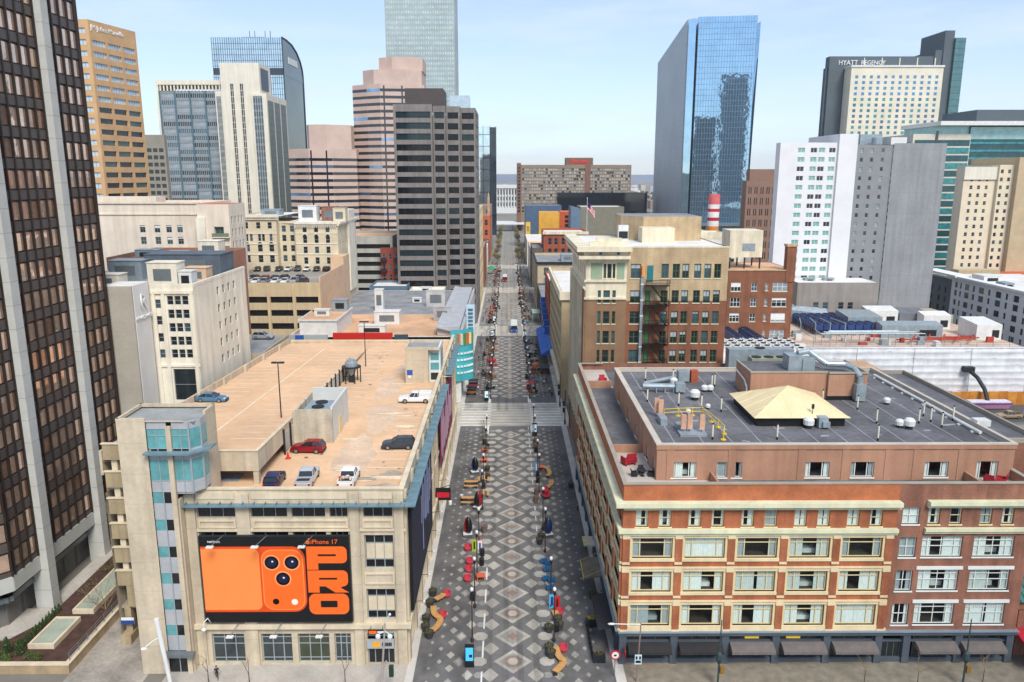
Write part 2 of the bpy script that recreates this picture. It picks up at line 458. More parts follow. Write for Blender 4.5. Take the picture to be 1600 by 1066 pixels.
for i in range(14):
    y = 120+i*4.1; s.q([(4.75,y,.026),(4.9,y,.026),(4.9,y+1.9,.026),(4.75,y+1.9,.026)], 0)
struct('crosswalk_marking', s, [M_WHITE, mat('crosswalk_concrete', 'b9b2a3', .85, var=.15, scale=.3), mat('crosswalk_joint', '8b867b', .85, var=.15)])

# surface car park and far pavement behind the brick hotel
s = MB(); s.q([(67.5,84,0),(136,84,0),(136,176,0),(67.5,176,0)], 0)
for i in range(14):
    x = 100+i*2.7; s.q([(x,150,.01),(x+.12,150,.01),(x+.12,155,.01),(x,155,.01)], 1)
struct('car_park_surface', s, [mat('car_park_concrete', '8d8981', .9, var=.2, scale=.15), M_WHITE])
# service lane by the garage
s = MB(); s.q([(-52.2,58,.002),(-42.8,58,.002),(-42.8,178,.002),(-52.2,178,.002)], 0)
struct('service_lane', s, [mat('lane_concrete', '9b948a', .88, var=.3, scale=.25, streak=.0)])
# distant ridge
s = MB(); n = 60; rg = random.Random(3); prev = None
for i in range(n+1):
    x = -5000+10000*i/n; h = 18+20*abs(math.sin(i*.37))+rg.uniform(0, 12)
    cur = ((x,7000,-5),(x,7600,h+20),(x,8600,h+30))
    if prev: s.q([prev[0],cur[0],cur[1],prev[1]]); s.q([prev[1],cur[1],cur[2],prev[2]])
    prev = cur
struct('hills', s, [mat('far_hills', '6b7480', .95, var=.2, scale=.002)])
# grime: wheel tracks of the shuttles and blotches, thin films over the paving
def stain(name, col, amt, sc=(.5,.05,1)):
    m = bpy.data.materials.new(name); m.use_nodes = True; nt = m.node_tree; N = nt.nodes; b = N['Principled BSDF']; b.inputs['Base Color'].default_value = (*lin(col), 1); b.inputs['Roughness'].default_value = .7
    t = N.new('ShaderNodeBsdfTransparent'); mx = N.new('ShaderNodeMixShader'); tc = N.new('ShaderNodeTexCoord'); mp = N.new('ShaderNodeMapping'); mp.inputs['Scale'].default_value = sc; ns = N.new('ShaderNodeTexNoise'); ns.inputs['Scale'].default_value = 1.3; ns.inputs['Detail'].default_value = 6; rm = N.new('ShaderNodeMapRange'); rm.inputs['From Min'].default_value = .35; rm.inputs['From Max'].default_value = .7; rm.inputs['To Max'].default_value = amt
    for a, c in ((tc.outputs['Object'], mp.inputs['Vector']), (mp.outputs[0], ns.inputs['Vector']), (ns.outputs['Fac'], rm.inputs['Value']), (rm.outputs[0], mx.inputs[0]), (t.outputs[0], mx.inputs[1]), (b.outputs[0], mx.inputs[2]), (mx.outputs[0], N['Material Output'].inputs['Surface'])): nt.links.new(a, c)
    return m
s = MB()
for i in range(48):
    y0 = 60+i*16; 
    if y0 > 820: break
    if y0 == 172: continue
    for x0, w_ in ((-2.9,.9),(-.7,.8),(1.1,.8),(3.1,.9)): s.q([(x0,y0,.05),(x0+w_,y0,.05),(x0+w_,y0+16,.05),(x0,y0+16,.05)],0)
    for x0, w_ in ((-2.0,1.3),(2.0,1.1)): s.q([(x0,y0,.05),(x0+w_,y0,.05),(x0+w_,y0+16,.05),(x0,y0+16,.05)],1)
    for x0, w_ in ((-11.1,6),(6,6.6)): s.q([(x0,y0,.05),(x0+w_,y0,.05),(x0+w_,y0+16,.05),(x0,y0+16,.05)],2)
struct('street_grime', s, [stain('tyre_grime', '4a4743', .28), stain('polished_lane', 'a8a296', .16), stain('paving_blotches', '3f3d3a', .3, (.35,.22,1))])
# ------------------------------------------------------------------ parking garage with billboard
M_TAN = mat('tan_precast', 'bfb199', .85, var=.13, scale=.22, streak=.16, zline=3.6, line=.8, linew=.06)
M_TANL = mat('pale_tan_trim', 'cdbfa4', .85, var=.1, scale=.3, streak=.1)
M_DECK = mat('roof_deck_coating', 'd5b08b', .85, var=.12, scale=.09, speck=.05)
M_TEAL = glass('teal_glass', lin('5f9a9d'), rough=.12, spec=.6)
M_SMOKE = glass('smoked_glass', (.012,.014,.016), rough=.06, spec=.6)  # glass; in open deck bays its dark colour stands in for shade
M_GRPAN = mat('grey_metal_panel', 'acaeb0', .6, metal=.1, var=.1, scale=.4)
M_BLUEST = mat('blue_steel_canopy', '6f8b96', .5, metal=.2, var=.15, scale=.8)
M_MULL = mat('mullion_grey', 'a9b3b6', .4, metal=.4, var=.05)
GX0, GX1, GY0, GY1, GH = -37.3, -12.1, 84.0, 172.0, 22.7
FL = [4.6, 7.7, 11.0, 14.3, 17.6]
ga = thing('parking_garage', 'tan precast parking garage with teal-windowed stair tower and cars on its roof', 'parking garage', (-30,128,0))
OF = (GX0,GY0,0); UF = (1,0)
def fx(x): return x-GX0
rows = []
bx_ = [(-36.0,-31.6),(-29.8,-25.6),(-25.1,-21.2),(-20.7,-18.6),(-16.8,-13.4)]
for a, b in bx_: rows.append((fx(a),19.2,fx(b),20.6))
big = [(fx(-16.8),12.7,fx(-13.4),17.0),(fx(-16.8),6.1,fx(-13.4),10.1)]
for a, b in bx_[:4]: big += [(fx(a),12.7,fx(b),17.6),(fx(a),6.6,fx(b),10.4)]
shop = [(fx(-35.6),.3,fx(-31.7),4.25),(fx(-29.7),.3,fx(-26.0),4.25),(fx(-25.3),.3,fx(-21.5),4.25),(fx(-20.9),.3,fx(-18.9),4.25)]
door = [(fx(-16.9),.15,fx(-13.7),4.3)]
w = MB()
facade(w, OF, UF, GX1-GX0, GH, rows+big+shop+door, .45)
# relief of the front: pilasters, spandrel frames, string courses, base
for x in (-37.25,-31.4,-18.35,-13.2):
    x1 = x+(1.1 if x != -31.4 else 1.5)
    fbox(w, OF, UF, fx(x), fx(x1), 0.1, GH-.5, -.28, .01)
for a, b in [(-35.9,-31.6),(-29.6,-18.6),(-16.9,-13.4)]:
    for z0, z1 in ((17.95,18.95),(10.75,12.2)):
        for q0, q1 in ((z0,z0+.18),(z1-.18,z1)): fbox(w, OF, UF, fx(a), fx(b), q0, q1, -.14, .01, 1)
        fbox(w, OF, UF, fx(a), fx(a)+.2, z0+.18, z1-.18, -.14, .01, 1); fbox(w, OF, UF, fx(b)-.2, fx(b), z0+.18, z1-.18, -.14, .01, 1)
    fbox(w, OF, UF, fx(a), fx(b), 21.55, 22.3, -.1, .01, 1)
for z0, z1, o_ in ((5.15,5.75,.55),(17.55,17.8,.2),(20.75,21.0,.2)): fbox(w, OF, UF, -.1, fx(-12.1)+o_, z0, z1, -o_-.002, .005, 1)
# right side wall towards the mall
OR_ = (GX1,GY0,0); UR = (0,1); rr = []
for i in range(13):
    u = 2.2+i*6.6
    rr += [(u,19.2,u+4.6,20.6)]
    if not (2 < i*6.6 < 26): rr += [(u,12.7,u+4.6,17.0),(u,6.3,u+4.6,10.3)]
    rr += [(u,.4,u+4.8,4.2)]
facade(w, OR_, UR, GY1-GY0, GH, rr, .45)
for i in range(14):
    u = .35+i*6.6; fbox(w, OR_, UR, u, u+1.1, .1, GH-.5, -.28, .01)
for z0, z1, o_ in ((5.15,5.75,.5),(17.55,17.8,.2),(11.0,11.3,.2)): fbox(w, OR_, UR, .6, GY1-GY0, z0, z1, -o_, .005, 1)
# back and left walls
facade(w, (GX1,GY1-.05,0), (-1,0), 37, 21.4, (), 0)
facade(w, (-49.3,GY1,0), (0,-1), GY1-89.4, 20, [(3+i*8,3.4*j+1.2,9.5+i*8,3.4*j+2.8) for i in range(9) for j in range(1,5)], .3)
# parapet thickness and coping of the roof
fbox(w, OF, UF, 0, GX1-GX0-.35, GH-1.7, GH, .35, .36); fbox(w, OF, UF, -.05, GX1-GX0+.12, GH, GH+.16, -.12, .5, 1)
fbox(w, OR_, UR, .5, GY1-GY0, GH, GH+.16, -.12, .5, 1); fbox(w, OR_, UR, .5, GY1-GY0, GH-1.7, GH, .35, .36)
w.box(-49.0,GX1,GY1-.02,GY1+.35,20.5,21.7,1)
w.build('wall', [M_TAN, M_TANL], ga)
# floors inside, seen through the openings
fl = MB()
for z in FL+[20.65]: fl.box(-49.0,GX1-.6,89.6,GY1-.5,z-.25,z+.1,0); fl.box(GX0+.1,GX1-.6,84.6,89.6,z-.25,z+.1,0)
for x in (-33,-25,-17): 
    for y in range(92,170,9): fl.box(x-.3,x+.3,y-.3,y+.3,.1,20.3,0)
fl.build('floor_slab', M_CONCD, ga)
# mullions / windows; dark panes in the open bays stand in for interior shade
st_open = Style(M_MULL, [M_SMOKE], t=.08, nx=3, nz=1, d=.4)
st_openg = Style(M_MULL, [M_SMOKE], t=.06, nx=3, nz=1, d=.3)
windows(ga, OF, UF, rows, st_openg)
st_big = Style(M_MULL, [M_SMOKE], t=.1, d=.4, split=([1/3,2/3],[.25,.74]), bt=.05, blind=0)
windows(ga, OF, UF, big, st_big)
for r in big[:2]:
    pn = MB(); h = r[3]-r[1]
    for i in range(3):
        u0 = r[0]+.15+(r[2]-r[0]-.2)*i/3; fbox(pn, OF, UF, u0, u0+(r[2]-r[0])/3-.15, r[1]+h*.27, r[1]+h*.72, .34, .38)
    pn.build('spandrel_panel', M_TANL, ga)
st_shop = Style(M_MULL, [glass('shop_glass', (.03,.045,.05), rough=.05), glass('shop_glass_olive', (.045,.055,.03), rough=.06)], t=.12, d=.4, split=([.36,.7],[.14,.62,.84]), bt=.055)
windows(ga, OF, UF, shop, st_shop)
windows(ga, OR_, UR, [r for r in rr if r[1] > 5], st_openg); windows(ga, OR_, UR, [r for r in rr if r[1] < 5], st_shop)
d = MB(); r = door[0]
fbox(d, OF, UF, r[0], r[2], 3.7, 4.3, .3, .34, 1); fbox(d, OF, UF, r[0], r[2], .15, 2.45, .36, .40, 2)
for u in (0,.25,.55,.78,1): fbox(d, OF, UF, r[0]+(r[2]-r[0]-.1)*u, r[0]+(r[2]-r[0]-.1)*u+.1, .15, 2.5, .28, .36, 0)
d.build('door', [M_MULL, M_TEAL, M_SMOKE], ga)
# roof decks: flat right bay, left bay ramping up towards the street
zf, zb = 24.3, 20.9; yr = 89.5; XD = -30.6; XL = -49.3
dk = MB()
dk.q([(-43.3,88.3,21.0),(GX1-.35,88.3,21.0),(GX1-.35,GY1,21.0),(-43.3,GY1,21.0)]); dk.q([(GX0,GY0+.35,21.0),(GX1-.35,GY0+.35,21.0),(GX1-.35,88.3,21.0),(GX0,88.3,21.0)])
dk.q([(XL,yr,zf),(XD,yr,zf),(XD,GY1,zb),(XL,GY1,zb)])
dk.build('roof_deck', M_DECK, ga)
rp = MB()
def zr(y): return zf+(zb-zf)*(y-yr)/(GY1-yr)
# ramp slab edge and its parapets
rp.hexa([(XD-.05,yr,zf-1.5),(XD+.25,yr,zf-1.5),(XD+.25,148,zr(148)-.4),(XD-.05,148,zr(148)-.4)], [(XD-.05,yr,zf+1.05),(XD+.25,yr,zf+1.05),(XD+.25,148,zr(148)+1.0),(XD-.05,148,zr(148)+1.0)])
rp.box(-43.0,XD-.05,yr-.02,yr+.28,zf-1.5,zf+1.05)
rp.hexa([(XL-.3,yr,zf-2),(XL,yr,zf-2),(XL,GY1,zb-2),(XL-.3,GY1,zb-2)], [(XL-.3,yr,zf+1.1),(XL,yr,zf+1.1),(XL,GY1,zb+1.1),(XL-.3,GY1,zb+1.1)])
rp.q([(XL,yr,zf-.25),(XL,GY1,zb-.25),(XD,GY1,zb-.25),(XD,yr,zf-.25)])
for k in range(7):
    y = 97+k*11; rp.box(XL+.02,XL+.45,y,y+.9,zr(y)-.1,zr(y)+1.25)
rp.box(XD-.5,XD+.15,yr+.1,yr+.75,21.0,22.9); rp.box(-41.6,-40.9,yr+.1,yr+.75,21.0,22.9); rp.box(XD-.5,XD+.15,103,103.7,21.0,22.9)
rp.build('ramp_parapet', [M_TAN], ga)
cp = MB()
cp.hexa([(XD-.12,yr-.1,zf+1.06),(XD+.32,yr-.1,zf+1.06),(XD+.32,148,zr(148)+1.01),(XD-.12,148,zr(148)+1.01)], [(XD-.12,yr-.1,zf+1.16),(XD+.32,yr-.1,zf+1.16),(XD+.32,148,zr(148)+1.11),(XD-.12,148,zr(148)+1.11)])
cp.box(-43.0,XD-.12,yr-.1,yr+.33,zf+1.06,zf+1.16)
cp.build('coping', M_TANL, ga)
ln = MB()   # bay lines on the deck, worn pale
for k in range(26):
    y = 92+k*3.0
    if y < 168: ln.q([(-18.2,y,21.03),(GX1-.6,y,21.03),(GX1-.6,y+.2,21.03),(-18.2,y+.2,21.03)])
    if y > 116: ln.q([(XD+.6,y,21.03),(XD+5.8,y,21.03),(XD+5.8,y+.2,21.03),(XD+.6,y+.2,21.03)])
    if y > 96:
        for xa, xb in ((XL+.5,XL+6.2),(XD-6.2,XD-.4)): ln.q([(xa,y,zr(y)+.02),(xb,y,zr(y)+.02),(xb,y+.2,zr(y+.2)+.02),(xa,y+.2,zr(y+.2)+.02)])
for x in (-26.6,-24.0,-21.4,-18.8,-16.2): ln.q([(x,84.6,21.008),(x+.12,84.6,21.008),(x+.12,89,21.008),(x,89,21.008)])
ln.q([(-40,yr+4,zr(yr+4)+.02),(-39.8,yr+4,zr(yr+4)+.02),(-39.8,165,zr(165)+.02),(-40,165,zr(165)+.02)])
ln.build('bay_line', mat('worn_bay_paint', 'e6d8c0', .85, var=.2, scale=.5), ga)
pt = MB(); rg = random.Random(5)   # worn patches where the coating has gone
def patch(cx, cy, rx, ry, z, m, n=22):
    ph = [rg.uniform(0, 6.3) for _ in range(3)]
    pt.q([(cx+rx*(1+.22*math.sin(2*t+ph[0])+.14*math.sin(5*t+ph[1])+.1*math.sin(9*t+ph[2]))*math.cos(t), cy+ry*(1+.22*math.sin(3*t+ph[1])+.14*math.sin(7*t+ph[2]))*math.sin(t), z) for t in [6.2832*i/n for i in range(n)]], m)
for a in [(-15.5,88.5,2.4,1.2),(-17.5,91.5,1.4,.9),(-14.8,93,1.3,1.1)]: patch(*a, 21.012, 0)
for i in range(30): patch(rg.uniform(-23,-14), rg.uniform(90,165), rg.uniform(.8,3.2), rg.uniform(.15,.6), 21.016+i*.0004, 1)
for i in range(4): patch(-20.5+rg.uniform(-1,1), 100+i*17, 2.2, 7.5, 21.004+i*.0008, 2)
for i in range(46): patch(rg.choice((rg.uniform(-17,-13),rg.uniform(-28,-24))), rg.uniform(92,166), rg.uniform(.15,.5), rg.uniform(.12,.4), 21.036+i*.0003, 3)
pt.build('worn_patch', [mat('bare_concrete_patch', 'a89b8a', .9, var=.2), mat('scuffed_coating', 'dcc6a6', .9, var=.2, scale=.6), mat('drive_aisle_wear', 'ccb196', .9, var=.15, scale=.3), stain('oil_spot', '55463a', .8, (1,1,1))], ga)
# stair tower
tx0, tx1, ty0, ty1, th_ = -43.4, -34.6, 82.4, 88.3, 31.4
sw = MB(); lowx = GX0
OT = (tx0,ty0,0); vis = []
facade(sw, OT, (1,0), 3.2, th_, (), 0)
sw.q([(tx0,ty1,0),(tx0,ty0,0),(tx0,ty0,th_),(tx0,ty1,th_)])
sw.q([(tx1,ty1-.4*0,21.0),(tx0,ty1,21.0),(tx0,ty1,th_),(tx1,ty1,th_)][::1])
sw.box(tx1-.3,tx1,ty0+2.9,ty1,20.4,th_)
sw.box(-40.2,-39.95,ty0+.3,ty1,0,th_-.2); sw.box(-37.55,-37.3,ty0+.3,84.2,0,22)
for a, b in ((-38.0,-37.45),): sw.box(a,b,ty0-.1,ty0+.35,0,th_-.6)
for x0, x1, y0, y1 in ((tx0,-40.2,ty0-.02,ty0+.3),(tx0-.02,tx0+.3,ty0,ty1),(tx0,tx1,ty1-.3,ty1+.02),(tx1-.3,tx1+.02,ty0+2.9,ty1)): sw.box(x0,x1,y0,y1,th_,th_+.35)
sw.box(-40.2,-36.0,ty0,ty0+.3,th_-.05,th_+.02); 
stw = sw.build('stair_tower', [M_TAN], ga)
tr = MB(); tr.q([(tx0+.3,ty0+.3,th_-.15),(tx1-.3,ty0+.3,th_-.15),(tx1-.3,ty1-.3,th_-.15),(tx0+.3,ty1-.3,th_-.15)]); tr.build('tower_roof', mat('grey_roof_membrane', '8f9290', .9, var=.2, scale=.4, speck=.1), ga)
# glazing bands of the stair tower: teal glass, grey panels, smoked openings
bands = []
z = .2
bt = MB(); bg = MB(); bs = MB(); bm = MB()
cols = [(-40.19,-38.95),(-38.9,-38.0),(-37.45,GX0-.02)]
def band(mb, z0, z1, lo=0, hi=3, y=ty0+.18, colset=cols):
    for i, (a, b) in enumerate(colset[lo:hi]): mb.box(a,b,y,y+.1,z0,z1)
wide = [(-40.19,-38.0),(-37.4,-35.5)]
for k in range(6):
    zb_ = 3.0+k*3.33
    band(bg, zb_, zb_+2.0, 0, 2); band(bt, zb_+2.0, zb_+3.3, 0, 1); band(bs, zb_+2.0, zb_+3.3, 1, 2)
for (a, b) in wide:
    for z0, z1, mb in ((23.0,24.4,bg),(24.4,26.9,bt),(26.9,27.8,bg),(28.2,30.5,bt),(30.5,31.4,bg)): mb.box(a,b,ty0+.18,ty0+.28,z0,z1)
    bm.box((a+b)/2-.04,(a+b)/2+.04,ty0+.1,ty0+.2,23.0,30.5)
for z0 in (24.4,26.9,28.2,29.7,30.5): bm.box(-40.0,-35.5,ty0+.12,ty0+.185,z0-.04,z0+.04)
bg.box(-37.4,-35.5,ty0+.3,ty1-.5,22.75,23.0)
# chamfered glass corner to the right
def chamf(mb, z0, z1): mb.hexa([(-35.5,ty0+.18,z0),(tx1,ty0+1.3,z0),(tx1-.1,ty0+1.4,z0),(-35.6,ty0+.28,z0)], [(-35.5,ty0+.18,z1),(tx1,ty0+1.3,z1),(tx1-.1,ty0+1.4,z1),(-35.6,ty0+.28,z1)])
def side_(mb, z0, z1): mb.box(tx1-.1,tx1,ty0+1.3,ty0+2.9,z0,z1)
for f in (chamf, side_):
    f(bt,24.4,26.9); f(bt,28.2,30.5); f(bg,30.5,31.4); f(bg,26.9,28.2); f(bg,23.0,24.4)
bm.box(-35.62,-35.42,ty0+.05,ty0+.25,23,31.3); bm.box(tx1-.08,tx1+.06,ty0+1.2,ty0+1.4,23,31.3)
band(bs, .2, 3.0, 0, 2); bm.box(-40.0,-38.05,ty0+.08,ty0+.17,2.3,2.42); bm.box(-39.0,-38.9,ty0+.08,ty0+.17,.2,23)
build_each(bt, 'tower_window', M_TEAL, stw); build_each(bg, 'metal_panel', M_GRPAN, stw); build_each(bs, 'dark_window', M_SMOKE, stw); bm.build('mullion', M_MULL, stw)
cn = MB(); cn.box(-40.4,-35.4,ty0-.9,ty0+.1,27.75,27.95); cn.hexa([(-35.4,ty0-.9,27.75),(-33.6,ty0+1.0,27.75),(-33.6,ty0+3,27.75),(-35.4,ty0+.1,27.75)],[(-35.4,ty0-.9,27.95),(-33.6,ty0+1.0,27.95),(-33.6,ty0+3,27.95),(-35.4,ty0+.1,27.95)])
cn.box(-37.6,-11.9,GY0-1.1,GY0-.28,20.95,21.12); 
for k in range(20): cn.box(-37+k*1.3,-36.92+k*1.3,GY0-.95,GY0-.3,21.12,21.35)
cn.box(GX1+.28,GX1+1.5,GY0-1.1,136,20.95,21.12); cn.box(GX1+.28,GX1+1.5,143,171,20.95,21.12)
for k in range(34):
    if abs(84+k*2.55-139) > 4: cn.box(GX1+.02,GX1+1.4,84.2+k*2.55,84.3+k*2.55,21.12,21.4)
cn.build('canopy', M_BLUEST, ga)
ec = MB(); ec.box(-40.5,-36.9,ty0-1.0,ty0-.1,2.75,3.1); ec.build('entrance_canopy', M_STEEL, ga)
# open decks left of the stair tower
sp = MB()
for zt in (26.4,22.85,19.4,16.1,12.9,9.75): sp.box(-48.9,-43.4,89.1,89.4,zt-2.0,zt); sp.box(-49.05,-43.4,88.98,89.45,zt,zt+.12,1)
sp.box(-47.9,-43.4,89.15,89.45,4.8,7.7)
for zt in (22.85,19.4,16.1,12.9,9.75):
    for x in (-48.2,-45.3): sp.box(x,x+.7,89.5,90.2,zt-.1,zt+1.6,1)
sp.box(-48.6,-47.8,89.4,90.4,0,4.8,0); sp.box(-48.9,-47.6,88.3,90.8,0,1.2,0)
sp.build('deck_spandrel', [mat('weathered_precast', '9d8c6e', .88, var=.15, scale=.3, streak=.25), M_TANL], ga)
ps = MB(); ps.box(-48.9,-47.3,88.9,89.0,2.5,3.4,0); ps.box(-48.9,-47.3,88.84,88.9,2.5,3.05,1); ps.build('height_sign', [M_WMETAL, mat('sign_blue', '20407a', .5)], ga)
# rear stair tower on the roof
rs = MB(); rs.box(-18.6,-14.4,137.0,143.6,21.0,27.2,0); rs.box(-14.4,-12.3,138.2,143.4,21.0,27.0,1)
for x0, x1, y0, y1 in ((-18.6,-12.3,137,137.3),(-18.6,-18.3,137.3,143.6),(-18.6,-12.3,143.3,143.6),(-12.6,-12.3,137.3,143.3)): rs.box(x0-.04,x1+.04,y0-.04,y1+.04,27.2,27.7,1 if x1 > -13 and x0 > -13 else 0)
rs.box(-18.3,-12.6,137.3,143.3,27.2,27.3,2)
rst = rs.build('rear_stair_tower', [M_TAN, mat('white_metal_panel', 'cfd6d6', .5, var=.06), MATS['grey_roof_membrane']], ga)
b = MB(); 
for z0, m in ((21.4,1),(23.3,0),(25.1,0)): b.box(-14.1,-12.6,138.14,138.2,z0,z0+1.3,m)
b.box(-12.3,-12.24,139,143,22,26.6,0)
build_each(b, 'tower_window', [M_TEAL, M_SMOKE], rst)
b = MB(); b.box(-18.3,-17.3,136.9,136.98,22.6,23.5,0); b.box(-18.1,-17.6,136.9,136.98,22.0,22.5,1); b.build('parking_sign', [mat('sign_blue2', '2a4f9a', .5), M_WMETAL], rst)

# ---- billboard on the front
bb = thing('billboard', 'huge black billboard showing an orange phone and the word PRO on the garage front', 'billboard', (-27.1,83.5,6.3))
X0, X1, Z0, Z1, YB_ = -35.75, -18.5, 6.3, 17.15, 83.35
b = MB(); b.box(X0,X1,YB_,YB_+.3,Z0,Z1); b.build('panel', mat('billboard_black', '121213', .5, var=.05), bb)
b = MB()
for x0, x1, z0, z1 in ((X0-.1,X1+.1,Z1,Z1+.1),(X0-.1,X1+.1,Z0-.1,Z0),(X0-.1,X0,Z0,Z1),(X1,X1+.1,Z0,Z1)): b.box(x0,x1,YB_-.05,YB_+.32,z0,z1)
b.build('frame', M_DARKM, bb)
M_OR1 = mat('poster_orange', 'f0681f', .55, var=.04, scale=.4); M_OR2 = mat('poster_deep_orange', 'dd4a12', .5, var=.08, scale=.5); M_OR3 = mat('poster_light_orange', 'fb8a45', .5, var=.04)
def rrect(x0, x1, z0, z1, r, n=6, tl=1, tr=1, br=1, bl=1):
    pts = []
    for cx, cz, a0, on in ((x1-r,z0+r,-90,br),(x1-r,z1-r,0,tr),(x0+r,z1-r,90,tl),(x0+r,z0+r,180,bl)):
        if on: pts += [(cx+r*math.cos(R(a0+90*i/n)), cz+r*math.sin(R(a0+90*i/n))) for i in range(n+1)]
        else: pts.append((cx+(r if a0 in (-90,0) else -r), cz+(r if a0 in (0,90) else -r)))
    return pts
def plate(mb, pts, y0, y1, m=0):
    n = len(mb.v); k = len(pts)
    mb.v += [(p[0],y0,p[1]) for p in pts]+[(p[0],y1,p[1]) for p in pts]
    mb.f.append(tuple(n+i for i in range(k))); mb.m.append(m)
    for i in range(k):
        j = (i+1) % k; mb.f.append((n+i,n+k+i,n+k+j,n+j)); mb.m.append(m)
W_ = X1-X0; H_ = Z1-Z0
def bx(f): return X0+W_*f
def bz(f): return Z1-H_*f
b = MB()
plate(b, rrect(X0+.02,bx(.700),bz(.885),bz(.115),1.5,8,tl=0,bl=0), YB_-.02, YB_, 0)
plate(b, rrect(X0+.02,bx(.392),bz(.86),bz(.14),.7,6,tl=0,bl=0), YB_-.032, YB_-.02, 1)
plate(b, rrect(bx(.405),bx(.688),bz(.862),bz(.15),1.25,8), YB_-.034, YB_-.02, 1)
plate(b, rrect(bx(.412),bx(.681),bz(.852),bz(.16),1.18,8), YB_-.042, YB_-.034, 2)
b.build('phone_picture', [M_OR2, M_OR3, M_OR1], bb)
b = MB()
def disc(cx, cz, r, y, m, n=20): plate(b, [(cx+r*math.cos(6.2832*i/n), cz+r*math.sin(6.2832*i/n)) for i in range(n)], y-.01, y, m)
ML = [mat('lens_ring', 'f59a62', .4), mat('lens_black', '0c0c10', .3), mat('lens_blue', '1b2140', .3), mat('lens_white', 'e8ded4', .4)]
for fx_, fz_ in ((.475,.30),(.61,.30),(.545,.49)):
    b = MB(); disc(bx(fx_),bz(fz_),.98,YB_-.042,0); disc(bx(fx_),bz(fz_),.82,YB_-.054,1); disc(bx(fx_),bz(fz_),.55,YB_-.066,2); disc(bx(fx_)+.1,bz(fz_)+.15,.11,YB_-.078,3); b.build('camera_lens', ML, bb)
b = MB(); disc(bx(.487),bz(.76),.38,YB_-.042,1); b.build('sensor_dot', ML, bb); b = MB(); disc(bx(.615),bz(.765),.38,YB_-.042,3); b.build('flash_dot', ML, bb)
# block letters
def letter(ch, x0, x1, z0, z1):
    h = z1-z0; ww = x1-x0; y0, y1 = YB_-.03, YB_; m = 0
    if ch == 'O':
        n = 40; out = rrect(x0,x1,z0,z1,.8,9); inn = rrect(x0+ww*.29,x1-ww*.29,z0+h*.34,z1-h*.34,.12,9)
        k = len(b.v); N = len(out); b.v.extend([(p[0],y0,p[1]) for p in out]+[(p[0],y0,p[1]) for p in inn]+[(p[0],y1,p[1]) for p in out])
        for i in range(N):
            j = (i+1) % N; b.f += [(k+i,k+j,k+N+j,k+N+i),(k+i,k+2*N+i,k+2*N+j,k+j)]; b.m += [0,0]
    else:
        s0 = z0+h*.58; s1 = z0+h*.67; t0 = x0+ww*.28; t1 = x0+ww*.73
        plate(b, [(x0,z0),(t0,z0),(t0,z0+h*.28),(x0,z0+h*.28)], y0, y1)
        if ch == 'R': plate(b, [(x1-ww*.33,z0),(x1+.05,z0),(x1-ww*.2,z0+h*.22),(x1-ww*.05,z0+h*.34),(t0+ww*.1,z0+h*.34)], y0-.004, y1)
        plate(b, rrect(x0,x1,z0+h*.28,s0,.62,6,tl=0,tr=0,bl=0), y0, y1)
        plate(b, [(x0,s0),(t0,s0),(t0,s1),(x0,s1)], y0, y1); plate(b, [(t1,s0),(x1,s0),(x1,s1),(t1,s1)], y0, y1)
        plate(b, rrect(x0,x1,s1,z1,.62,6,br=0,bl=0,tl=0), y0, y1)
b = MB()
lx0, lx1 = bx(.712), bx(.985)
letter('P', lx0, lx1, bz(.385), bz(.115)); letter('R', lx0, lx1, bz(.655), bz(.395)); letter('O', lx0, lx1, bz(.915), bz(.67))
b.build('lettering', M_OR1, bb)
text_mesh('lettering', 'iPhone 17', .78, M_OR1, bb, (bx(.835),YB_-.03,bz(.062)), ext=.012)
text_mesh('lettering', 'verizon', .5, mat('lettering_white', 'e6e6e6', .5), bb, (bx(.095),YB_-.03,bz(.055)), ext=.012)
b = MB(); n = 18   # small apple mark: round body with a bite and a leaf
ap = []
for i in range(n):
    t = 6.2832*i/n; rr_ = .27*(1+.06*math.cos(2*t)); 
    if -.5 < ((t+3.1416) % 6.2832)-3.1416 < .5: rr_ *= .72
    ap.append((bx(.727)+rr_*math.cos(t), bz(.062)+rr_*math.sin(t)-.03))
plate(b, ap, YB_-.03, YB_); plate(b, [(bx(.727),bz(.062)+.27),(bx(.727)+.17,bz(.062)+.33),(bx(.727)+.16,bz(.062)+.48),(bx(.727)+.03,bz(.062)+.42)], YB_-.03, YB_)
b.build('fruit_mark', M_OR1, bb)
for fx_ in (.16,.455,.765):
    for z, up in ((Z1+.1, 1), (Z0-.1, -1)):
        b = MB(); x = bx(fx_)-(.9 if up > 0 else 0)+(.5 if up < 0 else 0)
        if up > 0: b.tube((x+.9,YB_+.2,z),(x,YB_-1.5,z-.5),.05); b.box(x-.45,x+.35,YB_-1.9,YB_-1.4,z-.62,z-.5,1)
        else: b.tube((x+.6,YB_+.2,z),(x,YB_-1.4,z-.8),.05); b.box(x-.45,x+.35,YB_-1.8,YB_-1.3,z-1.0,z-.86,1)
        b.build('lamp', [M_STEEL, M_WMETAL], bb)
